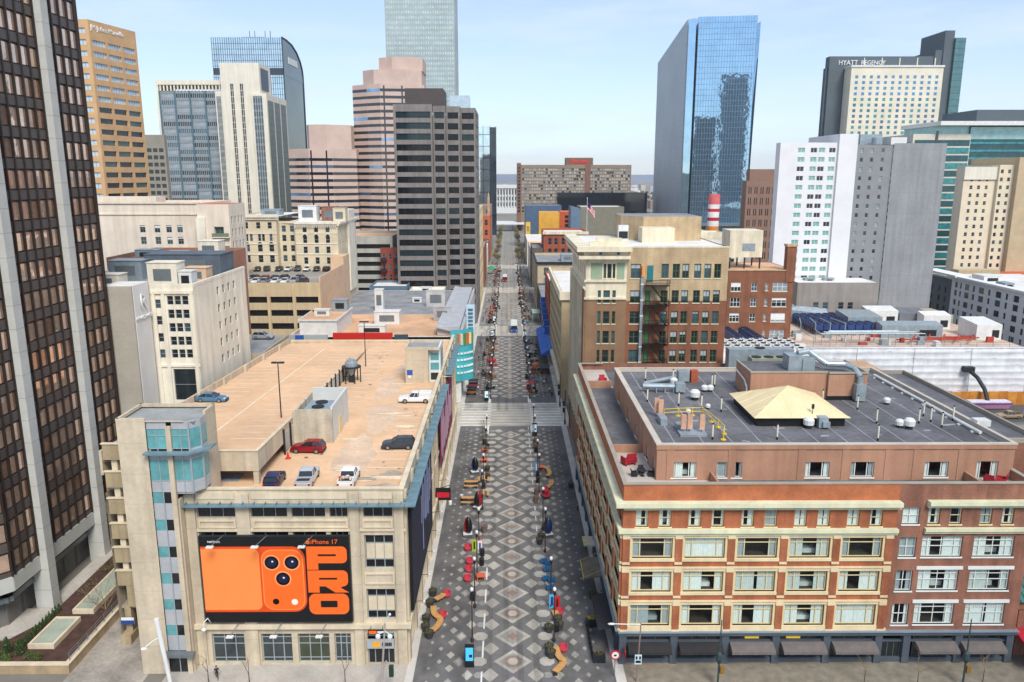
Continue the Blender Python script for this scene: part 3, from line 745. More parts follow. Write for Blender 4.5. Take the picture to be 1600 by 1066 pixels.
# shop signs on the garage front
t = thing('shop_sign', 'grey shop fascia sign with yellow square mark over the corner door', 'sign', (-15.3,83.7,3.2))
b = MB(); b.box(-16.9,-13.7,83.55,83.75,2.5,3.7); b.build('panel', M_GRPAN, t)
b = MB(); b.box(-16.2,-15.35,83.5,83.55,2.75,3.4,0); b.build('mark', mat('sign_yellow', 'f0a818', .5), t)
b = MB()
for i in range(6): b.box(-15.1+i*.2,-14.95+i*.2,83.5,83.55,2.85,3.3,0)
b.build('lettering', M_BLACK, t)
t = thing('hanging_sign', 'small black and orange sign hung under the string course of the garage', 'sign', (-15.9,83.1,5))
b = MB(); b.box(-16.6,-14.6,82.95,83.1,4.75,5.35,0); b.box(-16.5,-15.6,82.9,82.95,4.85,5.25,1); b.box(-15.5,-14.7,82.9,82.95,5.0,5.2,2)
for x in (-16.3,-14.9): b.tube((x,83.0,5.35),(x,83.4,5.6),.03)
b.build('panel', [M_BLACK, M_OR1, M_WMETAL], t)
# banners on the mall side
t = thing('wall_banner', 'dark navy banner with pale folds hung on the mall side of the garage', 'banner', (-11.6,98,11))
b = MB(); O = (GX1,GY0,0)
fbox(b, O, UR, 1.8, 25.5, 6.4, 19.0, -.62, -.5, 0); b.build('panel', mat('banner_navy', '232a3d', .6, var=.2, scale=.25), t)
b = MB(); rg = random.Random(2)
for i in range(9):
    u = 12+i*1.45; fbox(b, O, UR, u, u+.45+.2*(i % 2), 8+rg.uniform(0,5), 18.5-rg.uniform(0,2), -.66, -.62, 0)
build_each(b, 'picture', mat('banner_pale', '8d95b8', .6, var=.2), t)
b = MB()
for u0, u1, z0, z1 in ((1.7,25.6,19.0,19.15),(1.7,25.6,6.25,6.4),(1.65,1.8,6.3,19.1),(25.5,25.65,6.3,19.1)): fbox(b, O, UR, u0, u1, z0, z1, -.68, -.3, 0)
b.build('frame', M_BLACK, t)
t = thing('wall_banner', 'magenta patterned banner on the far end of the garage mall side', 'banner', (-11.6,136,11))
b = MB(); fbox(b, O, UR, 43, 70, 8.5, 19.6, -.62, -.5, 0); b.build('panel', mat('banner_magenta', '8a2f58', .6, var=.3, scale=.5), t)
b = MB()
for i in range(12): fbox(b, O, UR, 44+i*2.1, 44.6+i*2.1, 9+rg.uniform(0,3), 19-rg.uniform(0,4), -.66, -.62, 0)
build_each(b, 'picture', mat('banner_pink', 'd5b9c9', .6, var=.2), t)
for i in range(7):
    t = thing('wall_lamp', 'small white lamp on a long arm at the garage mall wall', 'lamp', (GX1,88+i*6.6,5), 0, 'arm lamps along the garage wall')
    y = 88.3+i*6.6; b = MB(); b.tube((GX1-.2,y,5.9),(GX1+1.5,y,6.0),.04); b.build('arm', M_DARKM, t)
    b = MB(); b.blob((GX1+1.6,y,5.95),.17,.17,.17); b.build('lamp_head', M_WMETAL, t)
t = thing('blade_sign', 'black and red blade sign with white lettering on the garage mall wall', 'sign', (GX1,121,7))
b = MB(); b.box(GX1+.1,GX1+2.6,120.7,121.0,5.3,7.4,0); b.tube((GX1-.2,120.85,7.0),(GX1+2.4,120.85,7.9),.06); b.build('panel', M_BLACK, t)
b = MB(); b.box(GX1+.3,GX1+2.4,120.64,120.7,5.8,6.7,0); b.build('lettering', mat('sign_red', 'c01f2e', .5), t)
b = MB(); b.lathe((GX1+2.5,120.85,4.3),[(.1,0),(.3,.2),(.3,.8),(.05,1.0)],8); b.build('lamp', M_WMETAL, t)
# ------------------------------------------------------------------ dark office tower on the left, its plaza
M_COL = mat('tower_column_panel', 'b9bab4', .75, var=.07, scale=.4, zline=3.0, line=.72, linew=.1)
M_SPAN = mat('charcoal_spandrel', '544c48', .45, var=.1, scale=.6, metal=.1)
M_BRONZE = glass('bronze_mirror_glass', lin('dfc0aa'), metal=.65, rough=.03, bump=.05, scale=.25, var=.2)
M_BRONZE2 = glass('dark_bronze_glass', lin('a98872'), metal=.6, rough=.04, bump=.05, scale=.25, var=.3)
M_BMULL = mat('bronze_mullion', '3a302a', .45, metal=.4, var=.08)
TX = -63.0; FLH = 3.95; NF = 28; TB = 8.2; TH = TB+NF*FLH
tw = thing('office_tower', 'dark bronze-glass office tower with pale grey columns at the left edge', 'office tower', (-85,100,0))
w = MB()
poly = [(-63,90.7),(-63,121.0),(-69,127),(-100,127),(-106,121),(-106,90.7),(-100,84.5),(-69,84.5)]
inner = [(p[0]-(.25 if p[0] > -85 else -.25), p[1]+(.2 if p[1] < 105 else -.2)) for p in poly]
w.prism(inner, TB-.2, TH, 0)
w.prism([(p[0]+(-2.3 if p[0] > -85 else 2.3), p[1]+(1.5 if p[1] < 105 else -1.5)) for p in poly], 0, TB, 1)
w.build('wall', [M_SPAN, mat('recess_panel', '6f6d69', .7, var=.12)], tw)
s = MB()   # base band
for a, b_ in zip(poly, poly[1:]+poly[:1]):
    d_ = Vector((b_[0]-a[0], b_[1]-a[1])); L = d_.length; U = (d_.x/L, d_.y/L)
    fbox(s, (a[0],a[1],0), U, 0, L, TB-2.0, TB, -.12, .5, 0); fbox(s, (a[0],a[1],0), U, 0, L, 4.4, 5.1, 1.0, 2.1, 1)
s.build('base_band', [M_COL, M_STEEL], tw)
st_br = Style(M_BMULL, [M_BRONZE, M_BRONZE, M_BRONZE, M_BRONZE2], t=.06, d=.12)
def bay(y0, y1, n):
    pw = (y1-y0)/n
    return [(y0-90.7+pw*i+.08, k*FLH+.75, y0-90.7+pw*(i+1)-.08, k*FLH+3.15) for k in range(NF) for i in range(n)]
O = (TX,90.7,TB)
rects = bay(91.2,96.2,3)+bay(98.2,110.0,6)+bay(112.2,120.6,4)
windows(tw, O, (0,1), rects, st_br)
sk = MB()   # spandrel rails, mullions proud of glass
for k in range(NF+1):
    z0 = max(TB, TB+k*FLH-.62); fbox(sk, (TX,90.7,0), (0,1), 0, 30.3, z0, TB+k*FLH+.62, -.02, .2, 0)
for (y0, y1, n) in ((91.2,96.2,3),(98.2,110.0,6),(112.2,120.6,4)):
    for i in range(n+1):
        u = y0-90.7+(y1-y0)*i/n; fbox(sk, (TX,90.7,0), (0,1), u-.12, u+.12, TB, TH, -.18, .1, 1)
# chamfers
for (ax, ay, bx2, by2, n) in ((-69,84.5,-63,90.7,3),(-63,121,-69,127,3),(-100,84.5,-69,84.5,14)):
    d_ = Vector((bx2-ax, by2-ay)); L = d_.length; U = (d_.x/L, d_.y/L)
    for k in range(NF+1): fbox(sk, (ax,ay,0), U, 0, L, max(TB,TB+k*FLH-.62), TB+k*FLH+.62, -.02, .2, 0)
    for i in range(n+1): fbox(sk, (ax,ay,0), U, L*i/n-.09, L*i/n+.09, TB, TH, -.22, .1, 1)
    windows(tw, (ax,ay,TB), U, [(L*i/n+.1, k*FLH+.75, L*(i+1)/n-.1, k*FLH+3.15) for k in range(NF) for i in range(n)], st_br)
sk.build('spandrel', [M_SPAN, M_BMULL], tw)
for y in (96.2, 110.1):
    c = MB(); c.box(-64.2,-61.9,y+.1,y+1.75,0,TH+2); c.build('column', M_COL, tw)
c = MB()
for x in (-98,-84,-71): c.box(x,x+1.9,83.0,85.5,0,TH+2)
c.build('front_column', M_COL, tw)
st_gf = Style(M_STEEL, [glass('lobby_glass', (.02,.04,.042), rough=.05)], t=.12, d=.1, split=([],[.62]), bt=.05)
windows(tw, (-65.25,92,0.3), (0,1), [(i*3.3,0,i*3.3+3.1,3.9) for i in range(8)], st_gf, name='lobby_window')
windows(tw, (-65.25,92,5.2), (0,1), [(i*3.3,0,i*3.3+3.1,1.2) for i in range(8)], st_gf, name='clerestory_window')

M_MULCH = mat('bark_mulch', '4a332b', .95, var=.35, scale=1.2, speck=.3)
M_PLANTER = mat('planter_stone', 'a58f70', .85, var=.15, scale=.4, streak=.15)
M_SLAB = mat('weathered_slab', '9aa393', .85, var=.12, scale=.5)
pl = thing('raised_planter', 'long raised mulch bed with pale stone edging between tower and service lane', 'planter', (-56,100,0))
b = MB()
b.box(-66,-52.2,82.4,82.9,0,1.2); b.box(-52.7,-52.2,82.9,124,0,1.2); b.box(-66.0,-65.5,82.9,88,0,1.2)
b.build('wall', M_PLANTER, pl)
b = MB(); b.box(-66.1,-52.1,82.3,83.0,1.2,1.32); b.box(-52.8,-52.1,83.0,124,1.2,1.32); b.build('coping', M_TANL, pl)
b = MB(); b.q([(-65.5,82.9,1.1),(-52.7,82.9,1.1),(-52.7,124,1.1),(-60.6,124,1.1),(-60.6,92,1.1),(-62.6,88,1.1),(-65.5,86,1.1)]); b.build('mulch', M_MULCH, pl)
b = MB(); b.box(-66,-60.7,89.5,96,-.01,.5); b.box(-63.0,-60.7,98.5,122,0,.9); b.build('terrace', M_CONC, pl)
for i, (x0, x1, y0, y1, lab) in enumerate([(-59.0,-55.8,85.8,92.0,'pale greenish skylight slab with stone rim nearest the street'),(-57.8,-55.0,93.6,116,'long pale greenish skylight slab with stone rim beside the garage decks')]):
    t = thing('skylight_slab', lab, 'skylight', ((x0+x1)/2,(y0+y1)/2,1.1))
    b = MB()
    for q in ((x0,x1,y0,y0+.3),(x0,x1,y1-.3,y1),(x0,x0+.3,y0+.3,y1-.3),(x1-.3,x1,y0+.3,y1-.3)): b.box(*q,1.05,1.75)
    b.build('rim', M_TANL, t)
    b = MB(); b.box(x0+.3,x1-.3,y0+.3,y1-.3,1.05,1.62); b.build('slab', M_SLAB, t)
t = thing('railing', 'grey metal railing along the planter wall above the service lane', 'railing', (-50.8,104,1.6))
b = MB()
for z in (2.0,2.35,2.7): b.tube((-52.45,83,z-.3),(-52.45,123,z-.3),.035)
for k in range(19): b.tube((-52.45,83.2+k*2.05,1.3),(-52.45,83.2+k*2.05,2.42),.045)
b.build('rail', M_STEEL, t)

# foliage
M_LEAF = mat('evergreen_leaf', '2f4a22', .8, var=.35, scale=1.5); M_LEAF2 = mat('yellow_green_leaf', '5a6a2c', .8, var=.35, scale=1.5); M_BARK = mat('bark', '5a4c40', .9, var=.25, scale=2)
M_TWIG = mat('pale_twig', '8d7c5e', .9, var=.25, scale=2)
def leaf_clump(mb, c, rx, ry, rz, n, size, rg, m=0, cone=False):
    for _ in range(n):
        t = rg.uniform(0, 6.283); u = rg.uniform(-1, 1); rr = rg.random()**.4; s_ = math.sqrt(1-u*u)
        k = (1-.75*(u+1)/2) if cone else 1
        p = Vector((c[0]+rx*rr*s_*math.cos(t)*k, c[1]+ry*rr*s_*math.sin(t)*k, c[2]+rz*u*rr))
        d = Vector((rg.uniform(-1,1), rg.uniform(-1,1), rg.uniform(-.3,1))).normalized(); a = d.orthogonal().normalized()*size*rg.uniform(.6,1.3); b_ = d.cross(a).normalized()*size*.5*rg.uniform(.6,1.2)
        mb.q([p-a, p-b_, p+a, p+b_], m if rg.random() < .7 else m+1)
def shrub(h, r, n, size, seed, cone=True, mats=None):
    rg = random.Random(seed); b = MB(); b.tube((0,0,0),(0,0,h*.5),.05,.03,5,2)
    leaf_clump(b, (0,0,h*.5), r, r, h*.52, n, size, rg, 0, cone)
    return b
proto = shrub(2.3,.85,520,.13,1).mesh('shrub', [M_LEAF, M_LEAF2, M_BARK])
for i, (x, y, s_) in enumerate([(-63.0,85.2,1.0),(-60.9,84.9,1.0),(-59.3,84.7,.95)]):
    o = bpy.data.objects.new('evergreen_shrub', proto); COL.objects.link(o); o.location = (x,y,1.08); o.scale = (s_,)*3; o.rotation_euler = (0,0,i)
    tag(o, ['conical evergreen shrub nearest the left end of the planter','conical evergreen shrub in the middle of the three at the planter corner','conical evergreen shrub beside the pale skylight slab'][i], 'shrub', 'evergreen shrubs in the planter')
proto = shrub(.9,.6,260,.1,2,False).mesh('low_shrub', [M_LEAF2, M_LEAF, M_BARK])
for i, (x, y) in enumerate([(-64.2,83.8),(-62.4,83.7),(-61.4,83.9),(-60.2,83.6),(-57.8,84.0),(-56.6,83.7)]):
    o = bpy.data.objects.new('low_shrub', proto); COL.objects.link(o); o.location = (x,y,1.05); o.rotation_euler = (0,0,i*1.3)
    tag(o, 'low rounded green shrub at the street edge of the planter', 'shrub', 'low shrubs at the planter edge')
proto = shrub(1.3,.38,200,.1,3,True).mesh('hedge_shrub', [M_LEAF, M_LEAF2, M_BARK])
for i in range(12):
    o = bpy.data.objects.new('hedge_shrub', proto); COL.objects.link(o); o.location = (-60.0+.05*(i%2),86.4+i*.72,1.05); o.rotation_euler = (0,0,i)
    tag(o, 'small upright evergreen in the hedge row beside the tower lobby', 'shrub', 'hedge row by the tower lobby')
b = MB(); rg = random.Random(9)
for i in range(26): leaf_clump(b, (rg.uniform(-60.3,-58.4), rg.uniform(97,120), 1.3), .7, .7, .3, 40, .12, rg, 0)
tag(b.build('ground_cover', [mat('dry_green', '56572f', .9, var=.4, scale=1), M_TWIG]), 'low dry green ground cover in the far mulch bed', 'ground cover', kind='stuff')

def bare_tree(h, seed, spread=.9, levels=4, r0=.09, nb=3, lean=.0, shrubby=False):
    rg = random.Random(seed); tr = MB(); br = MB()
    def grow(p, d, L, r, lv):
        q_ = p+d*L
        (tr if lv == 0 else br).tube(p, q_, r, r*.65, 5 if lv < 2 else 3, 0, caps=False)
        if lv >= levels: return
        for i in range(nb+(1 if lv > 0 else 0)):
            nd = (d+Vector((rg.uniform(-1,1), rg.uniform(-1,1), rg.uniform(-.15,.6)))*spread).normalized()
            st = q_ if i == 0 else p+d*L*rg.uniform(.45, 1)
            grow(st, nd, L*rg.uniform(.55,.8), r*.55, lv+1)
    if shrubby:
        for i in range(7): grow(Vector((0,0,0)), Vector((rg.uniform(-.7,.7), rg.uniform(-.7,.7), 1)).normalized(), h*.4, r0*.6, 1)
    else: grow(Vector((0,0,0)), Vector((lean,0,1)).normalized(), h*.42, r0, 0)
    return tr, br
def tree_thing(name, label, loc, h, seed, mats, group=None, **kw):
    t = thing(name, label, 'tree', loc, 0, group); tr, br = bare_tree(h, seed, **kw)
    if tr.v: tr.build('trunk', mats[0], t, local=True)
    br.build('crown', mats[1], t, local=True); return t
tree_thing('bare_tree', 'straw-coloured leafless bushy tree over the long skylight slab', (-53.9,94.6,1.1), 4.6, 4, [M_TWIG, M_TWIG], levels=5, shrubby=True, nb=2, spread=.75, r0=.07)
for i, (x, y, lab) in enumerate([(-34.8,80.2,'leafless sapling left of the pedestrian on the garage pavement'),(-30.0,80.0,'leafless sapling before the shuttered shop bay of the garage'),(-18.9,80.0,'leafless sapling before the corner shop of the garage')]):
    tree_thing('sapling', lab, (x,y,.12), 4.6, 11+i, [M_BARK, M_BARK], 'leafless saplings on the garage pavement', levels=3, r0=.07, nb=2, spread=.8)
for i, (x, y) in enumerate([(41.5,80),(47.5,79.6),(55.5,80.2)]):
    tree_thing('sapling', ['leafless sapling left of the shop door of the brick hotel','leafless sapling right of the shop door of the brick hotel','leafless sapling under the rightmost awning of the brick hotel'][i], (x,y,.12), 4.2, 21+i, [M_BARK, M_TWIG], 'leafless saplings on the brick pavement', levels=3, r0=.06, nb=2, spread=.8)
# ------------------------------------------------------------------ brick hotel on the right
M_BRICK = mat('orange_brick', '9f5f40', .88, var=.2, scale=.5, streak=.2, zline=.27, line=.88, linew=.06, speck=.1)
M_BRICK2 = mat('brown_brick', '8b604e', .88, var=.2, scale=.5, streak=.2, zline=.27, line=.88, linew=.06, speck=.1)
M_BRICK3 = mat('bright_new_brick', 'ac6743', .88, var=.2, scale=.6, zline=.27, line=.9, linew=.06, speck=.12)
M_CREAM = mat('yellow_cream_stone', 'd9c7a0', .8, var=.1, scale=.5, streak=.08)
M_PALEG = mat('pale_green_cornice', 'd2d2b2', .8, var=.1, scale=.5, streak=.08)
M_STOREF = mat('blue_grey_storefront', '4d565f', .6, var=.12, scale=.6)
M_STUCCO = mat('pink_brown_stucco', 'a98068', .9, var=.1, scale=.3, streak=.12, xline=4.9, line=.85)
M_ROOFBLK = mat('black_roof_membrane', '616164', .85, var=.36, scale=.14, speck=.12)
M_COPING = mat('grey_coping', '9c9486', .8, var=.1)
M_CFRAME = mat('cream_window_frame', 'd6c89a', .6, var=.06); M_WFRAME = mat('white_window_frame', 'dfe2dc', .5, var=.05)
M_CURT = mat('white_curtain', 'e3e5e2', .9, var=.06, scale=2); M_CURT2 = mat('grey_curtain', 'a3abaf', .9, var=.1, scale=2); M_CURT3 = mat('warm_curtain', 'c9cdc9', .9, var=.1, scale=2)
CG = clear_glass('hotel_pane', (.90,.97,.95), .05)
HX0, HX1, HY0, HY1, HH = 13.4, 61.2, 84.0, 143.0, 23.2
XS = 46.9     # change from the trimmed left section to the plain right one
ho = thing('brick_hotel', 'orange brick hotel with cream trim, awnings and a setback penthouse', 'hotel', (37,113,0))
OF = (HX0,HY0,0); UF = (1,0); OL = (HX0,HY1,0); UL = (0,-1); LL = HY1-HY0
P_ = 6.17; bays = [16.95+P_*i-HX0 for i in range(5)]; lbays = [LL-(3.55+P_*i) for i in range(9)]
rowz = [(14.0,16.55),(9.65,12.3),(5.2,7.95)]
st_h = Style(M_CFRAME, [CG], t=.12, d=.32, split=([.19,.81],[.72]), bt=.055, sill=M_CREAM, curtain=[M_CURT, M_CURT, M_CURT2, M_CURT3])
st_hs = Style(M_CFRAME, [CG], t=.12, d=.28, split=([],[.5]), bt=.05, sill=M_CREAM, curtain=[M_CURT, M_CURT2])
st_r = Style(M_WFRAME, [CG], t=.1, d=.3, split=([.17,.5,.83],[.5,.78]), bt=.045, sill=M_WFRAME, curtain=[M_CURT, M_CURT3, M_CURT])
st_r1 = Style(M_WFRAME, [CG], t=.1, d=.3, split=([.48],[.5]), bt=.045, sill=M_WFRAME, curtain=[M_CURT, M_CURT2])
fw = [(c-2.35, a, c+2.35, b) for a, b in rowz for c in bays]; ft = [(c+o-.72, 17.95, c+o+.72, 20.05) for c in bays for o in (-1.35,1.35)]
rb = [51.05-HX0, 57.15-HX0]
fr = [(c-2.4, a+.05, c+2.4, b+.1) for a, b in rowz for c in rb]; frt = [(c+o-.7, 18.2, c+o+.7, 20.3) for c in rb for o in (-1.35,1.2)]
f1 = [(45.25-HX0, a, 47.4-HX0, b) for a, b in rowz+[(18.2,20.3)]]
f1 = [(46.0-HX0, a, 48.0-HX0, b) for a, b in rowz+[(18.2,20.3)]]
w = MB(); us = XS-1.5-HX0
def seg(O, U, u0, u1, v0, v1, rects, m):
    facade(w, P3(O,U,u0,v0), U, u1-u0, v1-v0, [(r[0]-u0,r[1]-v0,r[2]-u0,r[3]-v0) for r in rects], .32, m)
seg(OF,UF,0,us,4.4,21.2,fw+ft,0); seg(OF,UF,0,us,21.2,HH,[],2)
seg(OF,UF,us,HX1-HX0,4.4,HH,fr+frt+f1,1)
lw = [(c-2.35, a, c+2.35, b) for a, b in rowz for c in lbays]; lt = [(c+o-.72, 17.95, c+o+.72, 20.05) for c in lbays for o in (-1.35,1.35)]
seg(OL,UL,0,LL,4.4,21.2,lw+lt,0); seg(OL,UL,0,LL,21.2,HH,[],2)
facade(w, (HX1,HY0,0), (0,1), LL, HH, grid(3,55,5,20,9,4,.35,.5), .3, 1)
facade(w, (HX1,HY1,0), (-1,0), HX1-HX0, HH, (), 0, 1)
w.q([(HX0,HY0,4.4),(HX0,HY1,4.4),(HX1,HY1,4.4),(HX1,HY0,4.4)],1)
w.build('wall', [M_BRICK, M_BRICK2, M_BRICK3], ho)
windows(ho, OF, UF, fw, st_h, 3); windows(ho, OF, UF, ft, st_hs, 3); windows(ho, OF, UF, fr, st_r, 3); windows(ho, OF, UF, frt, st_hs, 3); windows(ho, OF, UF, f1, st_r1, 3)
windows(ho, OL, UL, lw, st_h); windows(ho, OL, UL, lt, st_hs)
windows(ho, (HX1,HY0,0), (0,1), grid(3,55,5,20,9,4,.35,.5), Style(M_WFRAME, [M_SMOKE], t=.08, d=.28, nz=2))
# cream trim: sills, lintel bands, pier caps
tr = MB()
def trim(O, U, bs, L0, L1):
    for k, (a, b) in enumerate(rowz):
        for c in bs:
            fbox(tr,O,U,c-2.75,c+2.75,b+.02,b+.42,-.12,.03); fbox(tr,O,U,c-2.85,c+2.85,b+.42,b+.58,-.24,.03)
            fbox(tr,O,U,c-2.75,c+2.75,a-.42,a-.05,-.14,.03)
            for s_ in (-1,1): fbox(tr,O,U,c+s_*2.55-.18,c+s_*2.55+.18,a-.05,b+.02,-.06,.03,1)
        for c in [bs[0]-P_/2]+[c+P_/2 for c in bs] if bs[0] < bs[-1] else [bs[0]+P_/2]+[c-P_/2 for c in bs]:
            lo = max(c-.42, L0); hi = min(c+.42, L1)
            if hi-lo < .2: continue
            fbox(tr,O,U,lo,hi,a-.45,b-.05,-.2,.03,2); fbox(tr,O,U,lo-.03,hi+.03,b-.05,b+.62,-.26,.03); fbox(tr,O,U,lo-.03,hi+.03,a-.75,a-.45,-.24,.03)
trim(OF, UF, bays, 0, us-.05); trim(OL, UL, lbays, 0, LL)
fbox(tr,OF,UF,-.1,us,4.45,4.8,-.16,.02); fbox(tr,OL,UL,0,LL,4.45,4.8,-.16,.02)
for c in rb:
    for a, b in rowz[1:]: fbox(tr,OF,UF,c-2.75,c+2.75,b+.15,b+.55,-.12,.03,3)
tr.build('trim', [M_CREAM, M_CFRAME, M_BRICK, M_WFRAME], ho)
co = MB()
for z0, z1, o_ in ((16.95,17.75,.55),(20.25,21.2,.95)):
    cornice(co, OF, UF, us+.1, z0, z1, o_, 0, False); cornice(co, P3(OL,UL,0,0), UL, LL, z0, z1, o_, 0, False)
    co.box(HX0-o_,HX0,HY0-o_,HY0,z0+(z1-z0)*.45,z1); 
    cornice(co, P3(OF,UF,48.7-HX0,0), UF, HX1-48.7+.3, z0+.15, z1+.05, o_*.85, 0, False)
co.build('cornice', M_PALEG, ho)
cp = MB(); p = .45
for x0, x1, y0, y1 in ((HX0-.1,HX1+.1,HY0-.1,HY0+p),(HX0-.1,HX0+p,HY0+p,HY1),(HX1-p,HX1+.1,HY0+p,100),(HX0+p,18,HY1-p,HY1+.1)): cp.box(x0,x1,y0,y1,HH,HH+.14)
cp.build('coping', M_COPING, ho)
te = MB()   # terrace ring and its inner parapet faces
zt = 22.0
te.q([(HX0+.3,HY0+.3,zt),(24.5,HY0+.3,zt),(24.5,88.3,zt),(18.3,88.3,zt),(18.3,98,zt),(HX0+.3,98,zt)],0); te.q([(55.2,HY0+.3,zt),(HX1-.3,HY0+.3,zt),(HX1-.3,88.3,zt),(55.2,88.3,zt)],0)
te.q([(24.5,HY0+.3,zt),(55.2,HY0+.3,zt),(55.2,88.3,zt),(24.5,88.3,zt)],1); te.q([(HX0+.3,98,zt),(18.3,98,zt),(18.3,130,zt),(HX0+.3,130,zt)],1); te.q([(HX0+.3,130,zt),(18.3,130,zt),(18.3,HY1,zt),(HX0+.3,HY1,zt)],0)
for a, b in (((HX0+.3,HY0+.3),(HX1-.3,HY0+.3)),((HX1-.3,HY0+.3),(HX1-.3,100)),((HX0+.3,HY1-.3),(HX0+.3,HY0+.3))): te.q([(b[0],b[1],zt),(a[0],a[1],zt),(a[0],a[1],HH),(b[0],b[1],HH)],2)
te.q([(18.3,126.1,zt),(HX1,126.1,zt),(HX1,HY1,zt),(18.3,HY1,zt)],1); te.box(24.4,24.7,HY0+.3,88.2,zt,23.1,2); te.box(55.1,55.4,HY0+.3,88.2,zt,23.1,2); te.box(HX0+.3,18,97.8,98.1,zt,23.1,2); te.box(HX0+.3,18,129.8,130.1,zt,23.3,2)
te.build('terrace', [mat('terrace_floor', 'b5aea3', .9, var=.1), M_ROOFBLK, M_STUCCO], ho)
# penthouse
px0, px1, py0, py1, pz = 17.9, 61.0, 88.2, 126.0, 26.5
pw = MB(); PF = (px0,py0,zt)
pr_ = [(a-px0,.35,b-px0,2.3) for a, b in ((19.7,22.7),(25.2,26.4),(27.0,28.2),(35.9,38.8),(41.4,44.2),(50.3,53.2))]+[(56.6-px0,.05,59.2-px0,2.35)]
plr = [(px_,.35,px_+1.4,2.1) for px_ in (5,14.5,22,30.5,35)]
facade(pw, PF, (1,0), px1-px0, pz-zt, pr_, .25, 0); facade(pw, (px0,py1,zt), (0,-1), py1-py0, pz-zt, plr, .25, 0); facade(pw, (px1,py0,zt), (0,1), py1-py0, pz-zt, [], 0, 0); facade(pw, (px1,py1,zt), (-1,0), px1-px0, pz-zt, [], 0, 0)
fbox(pw, PF, (1,0), -.1, px1-px0+.1, pz-zt-.55, pz-zt-.05, -.14, .01, 0)
for u in (1.2,8.6,17,22.3,27.5,30.9,36.3): fbox(pw, PF, (1,0), u, u+.9, 0, pz-zt-.55, -.07, .01, 0)
for x0, x1, y0, y1 in ((px0-.15,px1+.15,py0-.15,py0+.35),(px0-.15,px0+.6,py0+.35,py1),(px1-.35,px1+.15,py0+.35,py1),(px0+.6,px1-.35,py1-.35,py1+.1)): pw.box(x0,x1,y0,y1,pz-.02,pz+.16,1)
for a, b in (((px0+.6,py0+.35),(px1-.35,py0+.35)),((px1-.35,py0+.35),(px1-.35,py1-.35)),((px1-.35,py1-.35),(px0+.6,py1-.35)),((px0+.6,py1-.35),(px0+.6,py0+.35))): pw.q([(b[0],b[1],pz-.5),(a[0],a[1],pz-.5),(a[0],a[1],pz),(b[0],b[1],pz)],1)
ph = pw.build('penthouse', [M_STUCCO, mat('pale_coping', 'bdb4a6', .8, var=.1)], ho)
st_p = Style(M_WFRAME, [CG], t=.09, d=.25, split=([.2,.72],[]), bt=.05, sill=M_WFRAME, curtain=[M_CURT2, M_CURT, M_CURT3])
st_p1 = Style(M_WFRAME, [CG], t=.09, d=.25, sill=M_WFRAME, curtain=[M_CURT2, M_CURT3])
windows(ho, PF, (1,0), [r for r in pr_ if r[2]-r[0] > 2], st_p, 3); windows(ho, PF, (1,0), [r for r in pr_ if r[2]-r[0] < 2], st_p1, 3); windows(ho, (px0,py1,zt), (0,-1), plr, st_p1, 3)
rf = MB(); zr_ = pz-.5; rf.q([(px0+.6,py0+.35,zr_),(px1-.35,py0+.35,zr_),(px1-.35,py1-.35,zr_),(px0+.6,py1-.35,zr_)])
pr2 = rf.build('roof', M_ROOFBLK, ho)
sm = MB()   # pale membrane seams
for i in range(12):
    x = px0+2.5+i*3.55; sm.q([(x,py0+.5,zr_+.006),(x+.12,py0+.5,zr_+.006),(x+.12-.0,py1-.6,zr_+.006),(x,py1-.6,zr_+.006)])
rg = random.Random(8)
for i in range(26):
    x = rg.uniform(px0+2,px1-3); y = rg.uniform(py0+2,py1-3); s_ = rg.uniform(.2,.7); sm.q([(x,y,zr_+.01),(x+s_*1.8,y+.1,zr_+.01),(x+s_*1.6,y+s_,zr_+.01),(x+.1,y+s_*.8,zr_+.01)])
sm.build('seam', mat('pale_seam', '9a9b9c', .9, var=.2), pr2)
mp = MB(); mp.box(35.4,46.6,109.3,116.6,26,30.0,0,1); mp.box(46.6,52.2,108.8,116.6,26,29.8,0,1)
for x0, x1, y0, y1 in ((35.3,46.6,109.2,109.5),(46.6,52.3,108.7,109.0),(35.3,35.6,109.5,116.6),(52.0,52.3,109.0,116.6)): mp.box(x0,x1,y0,y1,29.95,30.2,2)
mp.box(46.5,52.25,108.75,108.85,26,26.6,3)
mp.build('mechanical_penthouse', [M_STUCCO, M_ROOFBLK, M_COPING, M_BLACK], ho)
wg = MB(); wg.box(61.25,67.0,92,127,0,25.3,0,1)
for x0, x1, y0, y1 in ((61.3,66.7,91.95,92.3),(66.7,67.05,91.95,127),(61.25,66.7,126.7,127.05)): wg.box(x0,x1,y0,y1,25.3,25.9,2)
wg.build('side_wing', [M_BRICK2, M_ROOFBLK, M_COPING], ho)
